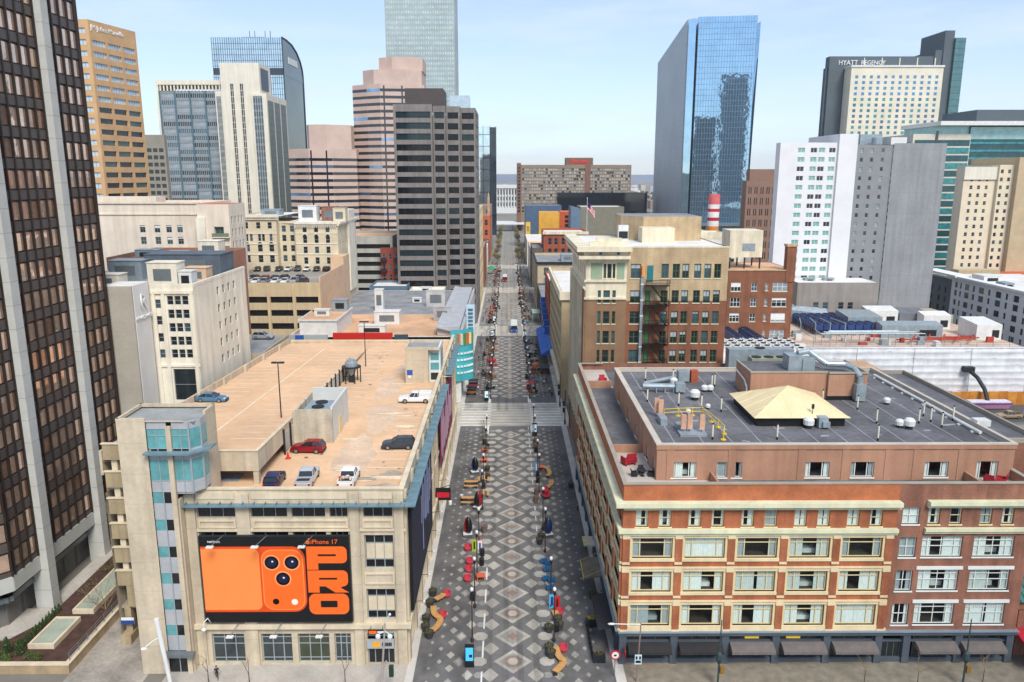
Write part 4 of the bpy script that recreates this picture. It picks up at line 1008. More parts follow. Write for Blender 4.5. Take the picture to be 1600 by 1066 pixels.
# pavilion roof light
pv = thing('roof_pavilion', 'cream hipped translucent roof light on a black base on the hotel roof', 'skylight', (38.2,102,26))
b = MB(); b.box(32.5,44.0,96.7,107.3,26,27.2); b.build('base', M_BLACK, pv)
b = MB(); e = [(32.0,96.2,27.25),(44.5,96.2,27.25),(44.5,107.8,27.25),(32.0,107.8,27.25)]; ap = (38.2,102,30.0); 
for i in range(4): b.q([e[i],e[(i+1)%4],ap])
b.q(e[::-1]); b.build('roof', mat('cream_fabric', 'd9c79c', .6, var=.08, scale=.5), pv)
b = MB()
for c in e: b.tube((c[0],c[1],c[2]+.03),(ap[0],ap[1],ap[2]+.03),.05,n=5)
for i in range(1,5):
    f = i/5
    for a, c in ((e[0],e[1]),(e[1],e[2]),(e[3],e[0])):
        q0 = [a[k]+(c[k]-a[k])*f for k in range(3)]; g_ = 1-abs(2*f-1); q1 = [q0[k]+((a[k]+c[k])/2+(ap[k]-(a[k]+c[k])/2)*1-q0[k])*g_ if False else q0[k]+(ap[k]-(a[k]+c[k])/2)*g_ for k in range(3)]
        b.tube((q0[0],q0[1],q0[2]+.02),(q1[0],q1[1],q1[2]+.02),.03,n=4)
b.build('rib', mat('cream_rib', 'eadcae', .6), pv)
# storefront
sf = MB(); bz_ = [(c-2.6,c+2.6) for c in bays]+[(48.9-HX0+.2,53.9-HX0),(54.6-HX0,59.6-HX0)]
fbox(sf,OF,UF,-.1,HX1-HX0+.1,3.95,4.4,-.35,.3); fbox(sf,OF,UF,-.2,HX1-HX0+.2,4.4,4.52,-.5,.3,1); fbox(sf,OL,UL,0,LL,3.95,4.4,-.35,.3); fbox(sf,OL,UL,0,LL,4.4,4.52,-.5,.3,1)
for x in [13.4,19.55,25.75,31.9,38.05,44.3,47.7,54.0,60.2]: fbox(sf,OF,UF,x-HX0,x-HX0+.85,.1,3.95,-.18,.6)
for i in range(10): fbox(sf,OL,UL,i*P_+.1,i*P_+.9,.1,3.95,-.18,.6)
fbox(sf,OF,UF,0,HX1-HX0,.1,.75,.1,.6); fbox(sf,OL,UL,0,LL,.1,.75,.1,.6)
fbox(sf,OF,UF,0,HX1-HX0,2.85,3.05,.1,.5); fbox(sf,OL,UL,0,LL,2.85,3.05,.1,.5)
sf.build('storefront', [M_STOREF, mat('blue_grey_flashing', '7c8c96', .5, var=.1)], ho)
M_SHOPG = glass('storefront_glass', (.012,.016,.018), rough=.05, spec=.7)
st_sf = Style(M_STOREF, [M_SHOPG], t=.08, d=.35, split=([1/3,2/3],[]), bt=.05)
windows(ho, OF, UF, [(a,.75,b,2.85) for a, b in bz_]+[(a,3.05,b,3.95) for a, b in bz_]+[(45.3-HX0,.1,47.6-HX0,2.85)], st_sf, 3, 'shop_window')
windows(ho, OL, UL, [(i*P_+.9,.75,i*P_+P_+.1,2.85) for i in range(9)]+[(i*P_+.9,3.05,i*P_+P_+.1,3.95) for i in range(9)], st_sf, 1, 'shop_window')
M_AWN = [mat('black_awning', '2b2a2c', .9, var=.15, scale=.8), mat('taupe_awning', '6b6460', .9, var=.15, scale=.8, xline=.35, line=.8)]
labs = ['black fabric awning at the mall corner of the hotel','black fabric awning second from the mall corner','taupe awning third from the mall corner of the hotel','taupe awning in the middle of the hotel front','taupe awning left of the hotel shop door','taupe awning right of the hotel shop door','taupe awning at the right end of the hotel front']
for i, (a, b_) in enumerate(bz_):
    aw = thing('awning', labs[i], 'awning', (HX0+(a+b_)/2,HY0-.4,3), 0, 'awnings along the hotel front')
    x0, x1 = HX0+a, HX0+b_; m = MB(); k = len(m.v)
    pts = [(-.2,3.1),(-.9,2.9),(-1.55,2.55),(-1.6,2.25)]
    for q0, q1 in zip(pts, pts[1:]): m.q([(x0,HY0+q1[0],q1[1]),(x1,HY0+q1[0],q1[1]),(x1,HY0+q0[0],q0[1]),(x0,HY0+q0[0],q0[1])])
    for x in (x0, x1): m.q([(x,HY0+q[0],q[1]) for q in pts]+[(x,HY0-.2,2.25)])
    m.build('canopy', M_AWN[0 if i < 2 else 1], aw)
    m = MB(); m.tube((x0+.1,HY0-1.5,2.35),(x1-.1,HY0-1.5,2.35),.03); m.tube((x0+.3,HY0-1.5,2.4),(x0+.3,HY0,2.6),.025); m.tube((x1-.3,HY0-1.5,2.4),(x1-.3,HY0,2.6),.025); m.build('frame', M_DARKM, aw)
# lit window signs
M_RED = mat('neon_red', 'c22a22', .5, emit=.6); M_GOLD = mat('gold_leaf_sign', 'b69a3a', .5)
t = thing('window_sign', 'red lettered sign inside the corner shop window of the hotel', 'sign', (17,84.1,1.6)); b = MB()
for i in range(9): b.box(15.3+i*.45,15.6+i*.45,84.12,84.18,1.5,1.9)
b.build('lettering', M_RED, t)
t = thing('window_sign', 'gold lettered sign inside the second shop window of the hotel', 'sign', (23,84.1,1.6)); b = MB()
for i in range(10): b.box(20.9+i*.45,21.2+i*.45,84.12,84.18,1.5,2.0)
b.build('lettering', M_GOLD, t)
for (x, lab) in ((28.6,'short yellow strip sign in the transom of the third hotel bay'),(33.6,'short yellow strip sign in the transom of the fourth hotel bay')):
    t = thing('strip_sign', lab, 'sign', (x,84.1,3.5)); b = MB(); b.box(x,x+1.7,84.1,84.2,3.35,3.6); b.build('panel', mat('yellow_strip', 'd9b63c', .5, emit=.3), t)
# black canopies over the mall pavement
for i, (y0, y1, x0, m, lab) in enumerate([(86.5,94.5,11.2,0,'long black fabric canopy over the pavement at the hotel corner'),(99,104.5,10.6,1,'grubby bronze canopy with yellow front edge over the hotel side door')]):
    t = thing('canopy', lab, 'canopy', (12.5,(y0+y1)/2,3.2)); b = MB()
    b.hexa([(x0,y0,3.0),(13.35,y0,3.3),(13.35,y1,3.3),(x0,y1,3.0)],[(x0,y0,3.15),(13.35,y0,3.6),(13.35,y1,3.6),(x0,y1,3.15)]); b.build('cover', [M_AWN[0], mat('bronze_canopy', '6d6252', .7, var=.3, scale=.7)][i], t)
    b = MB()
    for y in (y0+.2,y1-.2): b.tube((13.4,y,4.4),(x0+.2,y,3.15),.03)
    b.box(x0-.06,x0,y0,y1,2.75,3.2,0); b.build('edge', [M_DARKM, mat('canopy_yellow', 'c9b04a', .6)][i], t)
# porch at the far right
t = thing('entrance_porch', 'brick porch with green metal roof and red awning at right edge', 'porch', (66,92,0)); b = MB()
for x in (62.4,68): b.box(x,x+1.3,85.5,86.8,0,6.4)
b.box(62.0,72,85.3,87,6.4,7.6); b.box(62,72,87,100,0,7.6); b.build('wall', M_BRICK2, t)
b = MB()
b.q([(61.6,84.8,7.6),(72,84.8,7.6),(72,93,11.5),(63.5,93,11.5)]); b.q([(61.6,84.8,7.6),(63.5,93,11.5),(63.5,100,11.5),(61.6,100,7.6)]); b.q([(63.5,93,11.5),(72,93,11.5),(72,100,11.5),(63.5,100,11.5)])
for i in range(14): b.box(62+i*.7,62.08+i*.7,84.8,84.9,7.55,7.7); b.hexa([(62+i*.7,84.8,7.6),(62.09+i*.7,84.8,7.6),(62.09+i*.7+.12,93,11.5),(62+i*.7+.12,93,11.5)],[(62+i*.7,84.8,7.72),(62.09+i*.7,84.8,7.72),(62.09+i*.7+.12,93,11.62),(62+i*.7+.12,93,11.62)])
b.build('roof', mat('green_metal_roof', '3f7a72', .45, metal=.2, var=.12), t)
b = MB(); b.hexa([(61.8,80.5,2.6),(70,80.5,2.6),(70,85.4,3.4),(61.8,85.4,3.4)],[(61.8,80.5,2.75),(70,80.5,2.75),(70,85.4,3.9),(61.8,85.4,3.9)]); b.build('awning', mat('red_awning', 'b01f33', .8, var=.1), t)
# ------------------------------------------------------------------ middle distance, left of the mall
M_GLD = glass('dark_pane', (.02,.026,.03), rough=.05, spec=.6); M_GLB = glass('bluish_pane', (.05,.09,.12), rough=.05, spec=.7); M_GLT = glass('greenish_pane', (.05,.09,.085), rough=.06, spec=.7)
M_GLP = glass('pale_pane', (.28,.33,.36), rough=.1, spec=.6); M_GLW = glass('sky_pane', (.45,.55,.62), rough=.08, spec=.7)  # M_GLW: pale base colour stands in for reflected sky
M_IVORY = mat('ivory_paint', 'dcd5c3', .85, var=.08, scale=.3, streak=.12); M_PINKC = mat('pinkish_cream_plaster', 'dacdbb', .85, var=.07, scale=.25, streak=.12)
M_CREAMB = mat('cream_brick', 'cfc2a6', .85, var=.1, scale=.3, zline=.9, line=.86, linew=.12); M_GREYC = mat('grey_precast', '8f8982', .85, var=.1, scale=.25, streak=.12, zline=3.9, line=.9)
M_RFGREY = mat('grey_flat_roof', '86888a', .9, var=.25, scale=.2, speck=.1); M_RFTAN = mat('tan_flat_roof', 'c79f7c', .9, var=.22, scale=.15, speck=.1); M_RFWHITE = mat('white_flat_roof', 'd5d3cc', .85, var=.12, scale=.2, speck=.06)
M_HVAC = mat('galvanised_sheet', '98a5ab', .45, metal=.35, var=.15, scale=1); M_HVACW = mat('white_sheet_metal', 'd3d4d0', .5, var=.1, scale=.8); M_FAN = mat('black_fan_grille', '1c1d1f', .6, var=.2)
ST_D = Style(M_MULL, [M_GLD, M_GLD, M_GLB], t=.07, d=.22, nz=2, bt=.035)
ST_D2 = Style(M_MULL, [M_GLD, M_GLT], t=.07, d=.22, nx=2, nz=2, bt=.03, blind=.6, blindmat=M_CURT)

def rect_cols(us, vs, w, h): return [(u-w/2, v, u+w/2, v+h) for v in vs for u in us]
# hotel with the R sign: blank tower slab and ivory block
t = thing('sign_tower_hotel', 'ivory hotel with a blank white tower slab lettered R RENAISSANCE', 'hotel', (-64,137,0))
b = MB(); b.box(-64.2,-59.3,121.6,127.6,0,41.0,0,2); b.box(-66.5,-64.2,122.2,128,0,40.2,3,2); b.box(-59.3,-59.22,122.0,127.3,0,41,1)
facade(b, (-76,128,0), (1,0), 23.8, 40, rect_cols([17.75],[27.9,30.7,33.6,36.4],1.0,1.5)+rect_cols([19.85,21.1,22.35],[27.9,30.1,32.4,34.7,37.0],1.05,1.5)+[(19.3,20.5,23.0,26)], .3, 3)
hr = [(y-128-.55,z,y-128+.55,z+1.5) for z in (24.5,27.6,30.7,33.8,37.0) for y in (139,141.8,144.5,147.4)]
facade(b, (-52.2,128,0), (0,1), 26, 40, hr, .25, 3); b.q([(-76,154,0),(-76,128,0),(-76,128,40),(-76,154,40)],3); b.q([(-52.2,154,0),(-76,154,0),(-76,154,40),(-52.2,154,40)],3)
fbox(b, (-76,128,0), (1,0), 16.8, 23.8, 38.9, 39.4, -.3, .01, 3); fbox(b, (-76,128,0), (1,0), 16.8, 24, 26.4, 26.8, -.2, .01, 3)
for u in (16.9,18.5,23.2): fbox(b, (-76,128,0), (1,0), u, u+.55, 0, 38.9, -.25, .01, 3)
for x0,x1,y0,y1 in ((-76,-52.2,128,128.4),(-52.6,-52.15,128.4,154),(-76,-75.6,128.4,154)): b.box(x0,x1,y0,y1,39.99,40.5,3)
b.build('wall', [mat('grey_beige_panel', 'a9a396', .85, var=.08, scale=.3, zline=2.2, line=.85), mat('white_panel', 'd4d2ce', .8, var=.05), M_RFWHITE, M_IVORY], t)
b = MB(); b.q([(-75.6,128.4,39.6),(-52.6,128.4,39.6),(-52.6,153.8,39.6),(-75.6,153.8,39.6)]); b.build('roof', M_RFGREY, t)
windows(t, (-76,128,0), (1,0), rect_cols([17.75],[27.9,30.7,33.6,36.4],1.0,1.5)+rect_cols([19.85,21.1,22.35],[27.9,30.1,32.4,34.7,37.0],1.05,1.5)+[(19.3,20.5,23.0,26)], ST_D)
windows(t, (-52.2,128,0), (0,1), hr, ST_D)
text_mesh('lettering', 'R', 3.6, M_WMETAL, t, (-59.05,124.8,38.0), (0,1), .1); text_mesh('lettering', 'RENAISSANCE', .85, M_WMETAL, t, (-59.1,124.7,35.6), (0,1), .06)

def annex(name, label, cat, x0, x1, y0, y1, h, wm, rm, **k): return block(name, label, cat, x0, x1, y0, y1, h, wm, rm, **k)
annex('parking_annex', 'low grey-roofed parking deck with ribbed beige fascia beyond the service lane', 'parking deck', -68, -50.6, 156, 176, 22.2, mat('ribbed_beige_fascia', 'ad9e86', .85, var=.1, xline=1.2, line=.8), M_RFGREY, front=[(2,15.5,16.5,18.8)], style=Style(M_MULL, [M_SMOKE], t=0, d=.5), d=.6, parapet=.5)
annex('brick_annex', 'low orange-brown brick block with roof plant behind the ivory hotel', 'building', -84, -62.5, 163, 186, 41.3, mat('rust_brick', '9a6c56', .88, var=.14, zline=.4, line=.9), M_RFGREY, front=grid(2,20,30,39,4,2,.35,.5), style=ST_D, parapet=1)
# pinkish cream block
t = block('cream_apartment_block', 'long pinkish cream block with few square windows beyond the ivory hotel', 'building', -113, -84, 215, 240, 50.8, M_PINKC, M_RFTAN, front=rect_cols([13.0,17.0,20.2,23.2],[33,36.4,39.6,42.8],1.5,2.0), style=ST_D2, parapet=.8)
b = MB(); fbox(b, (-113,215,0), (1,0), 0, 29, 47.6, 48.0, -.25, .01); fbox(b, (-113,215,0), (1,0), 0, 29, 50.6, 51.1, -.35, .3); b.box(-112.6,-96,216,222,50,52.4); b.build('string_course', M_PINKC, t)
t2 = thing('balcony_wing', 'cream wing with green balconies and narrow windows beside the pinkish block', 'building', (-79,217,0)); b = MB()
wr = rect_cols([2.2,4.9,7.6,10.3],[31.5,34.9,38.3,41.7,45.1],1.0,2.1); fr_ = rect_cols([2.6],[32,35.4,38.8,42.2],2.6,2.3)
facade(b, (-84,213,0), (1,0), 8.6, 50.5, [(a+3.0,c,d_+3.0,e) for a,c,d_,e in fr_], .9); facade(b, (-75.4,213,0), (0,1), 13, 50.5, wr, .25); b.q([(-75.4,226,0),(-84,226,0),(-84,226,50.5),(-75.4,226,50.5)]); b.q([(-84,226,0),(-84,213,0),(-84,213,50.5),(-84,226,50.5)]); b.q([(-84,213,50.5),(-75.4,213,50.5),(-75.4,226,50.5),(-84,226,50.5)],1)
fbox(b, (-84,213,0), (1,0), -.2, 2.2, 28, 47, -.8, .01, 2)
b.build('wall', [M_PINKC, mat('red_tile_coping', 'b4684a', .8, var=.1), M_IVORY], t2)
windows(t2, (-84,213,0), (1,0), [(a+3.0,c,d_+3.0,e) for a,c,d_,e in fr_], Style(M_MULL, [M_GLT], t=.08, d=.8, nx=2)); windows(t2, (-75.4,213,0), (0,1), wr, ST_D)
for z in (31.6,35.0,38.4,41.8):
    b = MB(); fbox(b, (-84,213,0), (1,0), 3.9, 8.5, z-.25, z, -1.0, .8, 0); fbox(b, (-84,213,0), (1,0), 3.9, 8.5, z, z+1.0, -1.0, -.93, 1); b.build('balcony', [M_IVORY, mat('green_balcony', '6f7d66', .7, var=.1)], t2)
# beaux arts pair
t = thing('arched_apartment_house', 'ornate buff brick apartment house with arched windows and bracketed cornice', 'building', (-70,258,0)); b = MB()
fa = rect_cols([2.0,6.0,9.6],[31.2,34.6],1.5,2.3)+rect_cols([2.0,6.0,9.6],[37.9],.9,2.2)+rect_cols([3.4,7.2],[37.9],.9,2.2)+rect_cols([2.0,5.8,9.4],[41.8],1.3,2)
fb = rect_cols([1.4,4.0],[31.2,34.4,37.6,40.6],1.3,2.0); fc = rect_cols([3.0,6.6,10.2],[30.6,34.0,37.2,40.6],1.3,2.1); fd = rect_cols([4,8,12,16,20,24],[31,35,39],1.1,2.2)
facade(b, (-84,246,0), (1,0), 11.5, 46, fa, .3); facade(b, (-72.5,249,0), (1,0), 5.5, 44, fb, .3); facade(b, (-72.5,246,0), (0,1), 3, 46); facade(b, (-67,247,0), (1,0), 13.4, 43.6, fc, .3); facade(b, (-67,249,0), (0,-1), 2, 43.6); facade(b, (-53.6,247,0), (0,1), 30, 43.6, fd, .3); facade(b, (-53.6,277,0), (-1,0), 30, 43.6); facade(b, (-84,277,0), (0,-1), 31, 46)
b.q([(-84,246,45.5),(-72.5,246,45.5),(-72.5,277,45.5),(-84,277,45.5)],1); b.q([(-72.5,249,43.3),(-53.6,247,43.3),(-53.6,277,43.3),(-72.5,277,43.3)],1)
b.build('wall', [M_CREAMB, M_RFWHITE], t)
b = MB(); cornice(b, (-84,246,0), (1,0), 11.5, 44.6, 46.2, .9, 0); cornice(b, (-67,247,0), (1,0), 13.4, 42.6, 43.8, .8, 0, False); cornice(b, (-53.6,247,0), (0,1), 30, 42.6, 43.8, .8, 0, False)
for k in range(22): fbox(b, (-67,247,0), (1,0), .1+k*.6, .35+k*.6, 42.1, 42.6, -.5, .01)
for z in (33.6,36.9,40.2): fbox(b, (-67,247,0), (1,0), 0, 13.4, z, z+.25, -.15, .01); fbox(b, (-84,246,0), (1,0), 0, 11.5, z, z+.25, -.15, .01)
b.box(-55.9,-53.0,262,272,20,47,0)
b.build('cornice', M_IVORY, t)
for O, rc in (((-84,246,0),fa),((-72.5,249,0),fb),((-67,247,0),fc)): windows(t, O, (1,0), rc, ST_D)
windows(t, (-53.6,247,0), (0,1), fd, ST_D)
b = MB()   # round arches over the window heads
for O, lst in (((-84,246,0),[(2.0,36.9,.75),(6.0,36.9,.75),(9.6,36.9,.75)]),((-67,247,0),[(3.0,39.3,.65),(6.6,39.3,.65),(10.2,39.3,.65)])):
    for u, v, r in lst:
        pts = [P3(O,(1,0),u+r*math.cos(math.pi*i/8),v+r*math.sin(math.pi*i/8),-.05) for i in range(9)]; b.q(pts, 0)
        for i in range(8): b.tube(P3(O,(1,0),u+(r+.12)*math.cos(math.pi*i/8),v+(r+.12)*math.sin(math.pi*i/8),-.1), P3(O,(1,0),u+(r+.12)*math.cos(math.pi*(i+1)/8),v+(r+.12)*math.sin(math.pi*(i+1)/8),-.1), .13, n=4, m=1)
tag(b.build('arch', [M_GLD, M_IVORY], t), kind='stuff')
# second parking deck with cars on top
t = thing('parking_deck', 'tan open parking deck with rows of cars on its roof', 'parking deck', (-63,232,0)); b = MB()
XA, XB_, YA, YB2, ZT = -80, -51.4, 212, 252, 29.4
op = [(u,z,u+6.2,z+1.75) for z in (12.6,16.3,20.0,23.7) for u in (.8,7.6,14.6,21.6)]
facade(b, (XA,YA,0), (1,0), XB_-XA, ZT, op, .5); facade(b, (XB_,YA,0), (0,1), YB2-YA, ZT-.02, (), 0, 1); facade(b, (XB_,YB2,0), (-1,0), XB_-XA, ZT); facade(b, (XA,YB2,0), (0,-1), YB2-YA, ZT)
for u in (7.0,13.9,20.9,28): fbox(b, (XA,YA,0), (1,0), u-.1, u+.6, 0, ZT-.8, -.3, .01)
b.box(XB_-.3,XB_+.03,YA-.03,YB2-9.1,ZT-.02,ZT+1.6,1); b.box(XB_-4,XB_+.05,YB2-9,YB2+.05,ZT-1.3,ZT+4,1)
b.build('wall', [mat('tan_deck_concrete', 'bfab88', .85, var=.1, scale=.3, streak=.12), mat('salmon_render', 'd0b091', .85, var=.08, scale=.3)], t)
b = MB()
for z in (12.3,16.0,19.7,23.4): b.box(XA+.3,XB_-.3,YA+.5,YB2-.5,z-.3,z)
b.box(XA+.3,XB_-.3,YA+.45,YB2-.4,ZT-1.2,ZT-.9); b.build('floor_slab', M_CONCD, t)
windows(t, (XA,YA,0), (1,0), op, Style(M_DARKM, [M_SMOKE], t=0, d=.5))  # dark panes paint the shade inside the open levels

# retail block with red sign band and roof plant
t = thing('retail_block', 'low white-banded retail block with tan roof and roof plant beyond the garage', 'building', (-33,235,0)); b = MB()
op = [(u,3.5,u+3.2,6.8) for u in range(2,40,5)]+[(u,9,u+3.2,12) for u in range(2,40,5)]
op2 = [(u,.6,u+5,4.2) for u in range(2,80,7)]+[(u,8,u+4,12) for u in range(2,80,7)]
facade(b, (-56.5,195,0), (1,0), 44.4, 17.6, op, .3); facade(b, (-12.1,195,0), (0,1), 87, 17.0, op2, .3); facade(b, (-12.1,282,0), (-1,0), 44.4, 17); facade(b, (-56.5,282,0), (0,-1), 87, 17)
for x0,x1,y0,y1 in ((-56.5,-12.1,195,195.4),(-12.5,-12.1,195.4,282),(-56.5,-56.1,195.4,282)): b.box(x0,x1,y0,y1,17,17.65)
b.box(-56.3,-46,194.2,195,0,18.3,1); b.box(-29,-25.5,194.6,195,16.8,18.3,2)
b.build('wall', [M_HVACW, mat('ribbed_grey_cladding', 'a5aaab', .6, var=.1, xline=1.0, line=.7), M_GLB], t)
windows(t, (-56.5,195,0), (1,0), op, ST_D); windows(t, (-12.1,195,0), (0,1), op2, Style(M_MULL, [M_GLD, M_GLB], t=.1, d=.28, nx=3, bt=.05))
b = MB(); b.q([(-56.1,195.4,16.95),(-12.5,195.4,16.95),(-12.5,232,16.95),(-56.1,232,16.95)],0); b.q([(-56.1,232,16.95),(-12.5,232,16.95),(-12.5,281.6,16.95),(-56.1,281.6,16.95)],1); b.build('roof', [M_RFTAN, M_RFGREY], t)
b = MB(); b.box(-44.5,-29.4,193.6,194.5,17.0,18.9); b.build('sign_band', mat('red_sign_band', 'c22b20', .5, var=.04), t)
b = MB(); b.box(-54.2,-52.0,194.0,194.2,16.6,18.3); b.build('blue_sign', mat('banner_blue', '2456a8', .5, var=.05), t)
b = MB(); b.box(-54,-44.3,198,218,16.95,21.2,0,1); b.box(-54.3,-44.0,197.7,198,21.2,21.6); b.box(-44.3,-44.0,198,218,21.2,21.6); b.box(-54.3,-54,198,218,21.2,21.6); b.build('roof_penthouse', [M_HVACW, M_RFTAN], t)
b = MB(); b.box(-18.5,-12.6,200,275,17.0,19.2,0); b.hexa([(-18.8,199,19.2),(-12.2,199,17.6),(-12.2,276,17.6),(-18.8,276,19.2)],[(-18.8,199,19.5),(-12.2,199,17.9),(-12.2,276,17.9),(-18.8,276,19.5)]); b.build('canopy_roof', M_GRPAN, t)
# big screen on the corner, white blade sign behind it
t = thing('video_screen', 'tall turquoise curved advertising screen at the far end of the garage', 'screen', (-13,190,9)); b = MB(); k0 = None
M_SCR = mat('screen_turquoise', '3f9fa6', .5, var=.25, scale=.35, emit=.12)
pts = [(-14.6+5.6*math.sin(R(a)), 199-5.0*math.cos(R(a))) for a in range(0, 91, 10)]
for (xa,ya),(xb,yb) in zip(pts, pts[1:]): b.q([(xa,ya,6),(xb,yb,6),(xb,yb,19.5),(xa,ya,19.5)]); b.q([(xb,yb+.3,6),(xa,ya+.3,6),(xa,ya+.3,19.5),(xb,yb+.3,19.5)],1); b.q([(xa,ya,19.5),(xb,yb,19.5),(xb,yb+.3,19.5),(xa,ya+.3,19.5)],1); b.q([(xb,yb,6),(xa,ya,6),(xa,ya+.3,6),(xb,yb+.3,6)],1)
b.build('screen', [M_SCR, M_BLACK], t)
b = MB(); rg = random.Random(4)
for i, (xa, ya) in enumerate(pts[2:8]):
    b.box(xa-.3,xa+.35,ya-.35,ya-.25,15.6,18.6,i%3)
    for j in range(4): b.box(xa-.35,xa+.3,ya-.35,ya-.25,8+j*1.7,8.5+j*1.7,3)
build_each(b, 'picture', [mat('picture_orange', 'c8642a', .6), mat('picture_cream', 'd9c9a0', .6), mat('picture_green', '58803c', .6), mat('picture_white', 'd9e6e6', .6)], t)
t = thing('blade_sign', 'tall pale blue vertical sign on the mall corner of the retail block', 'sign', (-11,230,14)); b = MB(); b.box(-12.0,-9.6,222,222.5,13,21.5,0); b.build('panel', mat('pale_blue_sign', 'b9d3df', .5, var=.1), t); b = MB()
for i in range(6): b.box(-11.5,-10.1,221.9,222,14.2+i*1.1,14.9+i*1.1)
b.build('lettering', mat('sign_slate', '4f6d80', .5), t)
# low roofs behind
annex('low_shop', 'low blue-grey and brick shop with a white roof beyond the parking deck', 'building', -52, -38, 290, 306, 17.5, mat('blue_grey_render', '5f7485', .85, var=.1), M_RFWHITE, front=grid(1,13,3,9,4,1,.5,.6), style=ST_D)
annex('low_shop', 'low white-roofed shop before the charcoal office tower', 'building', -37, -24, 285, 299, 16, M_IVORY, M_RFWHITE, front=grid(1,12,8,14,5,1,.5,.5), style=ST_D)
annex('grey_parking_structure', 'grey open parking structure beyond the arched apartment house', 'parking deck', -70, -46, 312, 345, 34.5, mat('pale_grey_beam', 'a9a79c', .85, var=.1, streak=.1), M_RFTAN, front=[(u,z,u+w_,z+1.8) for z in (12,15.5,19,22.5,26,29.5) for u, w_ in ((5.0,2.6),(9.2,13.8))], style=Style(M_DARKM, [M_SMOKE], t=0, d=.6), d=.7, parapet=1)  # dark fill in the openings stands in for shade between the floors
t = annex('red_brick_walkup', 'narrow red brick walk-up with dark rear balconies left of the charcoal tower', 'building', -50.5, -42.6, 309, 311.6, 30, mat('red_brick', '8c4638', .88, var=.15, zline=.4, line=.9), M_RFGREY, front=rect_cols([1.3,3.9,6.6],[13,17.2,21.4,25.6],1.1,2.2), style=ST_D)
for z in (12.6,16.8,21,25.2):
    for x in (-50.4,-45.2): b = MB(); b.box(x,x+2.5,307.4,309,z-.2,z); b.box(x,x+2.5,307.4,307.5,z,z+1); b.build('balcony', M_DARKM, t)

# charcoal office tower with stepped front
t = thing('stepped_office_tower', 'charcoal-grey concrete office tower with stepped bays beside the mall', 'office tower', (-28,320,0)); b = MB()
steps = [(-42.5,-28.0,300.0,84.0),(-28.0,-23.2,302.0,83.6),(-23.2,-18.0,304.0,83.6),(-18.0,-12.2,306.0,83.2)]
M_GLK = glass('black_pane', (.006,.008,.01), rough=.08, spec=.3)
st_t = Style(M_DARKM, [M_GLK, M_GLK, glass('teal_tint_pane', (.012,.03,.033), rough=.06, spec=.4), M_GLK], t=.08, d=.35, nx=6, bt=.05); st_t2 = Style(M_DARKM, st_t.panes, t=.08, d=.35, nx=2, bt=.05)
for i, (x0, x1, y, h) in enumerate(steps):
    W_ = x1-x0; rc = [(.9 if i == 0 else .6, 8+k*3.95, W_-(.7 if i == 0 else .6), 10.3+k*3.95) for k in range(19)]
    facade(b, (x0,y,0), (1,0), W_, h, rc, .4); facade(b, (x0,y+2,0), (0,-1), 2, h); windows(t, (x0,y,0), (1,0), rc, st_t if i == 0 else st_t2)
    b.q([(x0,y,h),(x1,y,h),(x1,340,h),(x0,340,h)],1)
rc = [(1,8+k*3.95,6,10.3+k*3.95) for k in range(19)]; rc2 = rc+[(r[0]+8+9*j,r[1],r[2]+8+9*j+2,r[3]) for r in rc for j in range(2)]
facade(b, (-12.2,306,0), (0,1), 34, 83.2, rc2, .4); windows(t, (-12.2,306,0), (0,1), rc2, st_t2); facade(b, (-42.5,340,0), (0,-1), 40, 84); facade(b, (-12.2,340,0), (-1,0), 30, 83)
b.build('wall', [mat('charcoal_concrete', '7a7571', .85, var=.12, scale=.3, streak=.15), M_RFGREY], t)
b = MB(); b.box(-39,-24.5,308,326,84,90.5); b.build('plant_room', mat('dark_brown_cladding', '4a4340', .7, var=.1, xline=4.5, line=.8), t)
# ------------------------------------------------------------------ skyline
M_PINKG = mat('pink_granite', 'c2aa9c', .75, var=.08, scale=.2, xline=5, line=.93)
M_BAND = glass('black_ribbon_glass', (.012,.016,.022), rough=.05, spec=.9); M_BANDB = glass('blue_ribbon_glass', lin('7fa6cc'), metal=.7, rough=.06)
def ring(poly, o):   # crude outward offset about the centroid
    cx = sum(p[0] for p in poly)/len(poly); cy = sum(p[1] for p in poly)/len(poly); out = []
    for x, y in poly:
        d = Vector((x-cx, y-cy)); d *= (1+o/d.length); out.append((cx+d.x, cy+d.y))
    return out
def banded(name, label, polys, step, bh, zb0, ztop_blank, lines, wallm=None, group=None):
    """granite tower with ribbon windows; polys = [(poly, height)], lines = [(poly index, edge index, fraction)]"""
    c = polys[0][0]; t = thing(name, label, 'office tower', (sum(p[0] for p in c)/len(c), sum(p[1] for p in c)/len(c), 0))
    b = MB()
    for poly, h in polys: b.prism(poly, 0, h, 0, 1, False)
    b.build('wall', [wallm or M_PINKG, M_RFGREY], t)
    for pi, (poly, h) in enumerate(polys):
        k = 0
        while zb0+k*step+bh < h-ztop_blank:
            z = zb0+k*step; b = MB(); n = len(poly)
            for i in range(n):
                a, c2 = poly[i], poly[(i+1) % n]; d_ = Vector((c2[0]-a[0], c2[1]-a[1])); L = d_.length; U = (d_.x/L, d_.y/L)
                if U[1] < -.05 and U[0] < -.3 or U[0] < -.5: continue
                fbox(b, (a[0],a[1],0), U, .05, L-.05, z, z+bh, -.06, .3, 1 if (i*7+k) % 11 == 0 else 0)
            b.build('window_band', [M_BAND, M_BANDB], t); k += 1
    b = MB()
    for pi, e, f in lines:
        poly, h = polys[pi]; a, c2 = poly[e], poly[(e+1) % len(poly)]; d_ = Vector((c2[0]-a[0], c2[1]-a[1])); L = d_.length; U = (d_.x/L, d_.y/L)
        fbox(b, (a[0],a[1],0), U, L*f-.4, L*f+.4, 5, h-ztop_blank*.6, -.12, .2, 0)
    b.build('vertical_slot', M_BAND, t); return t
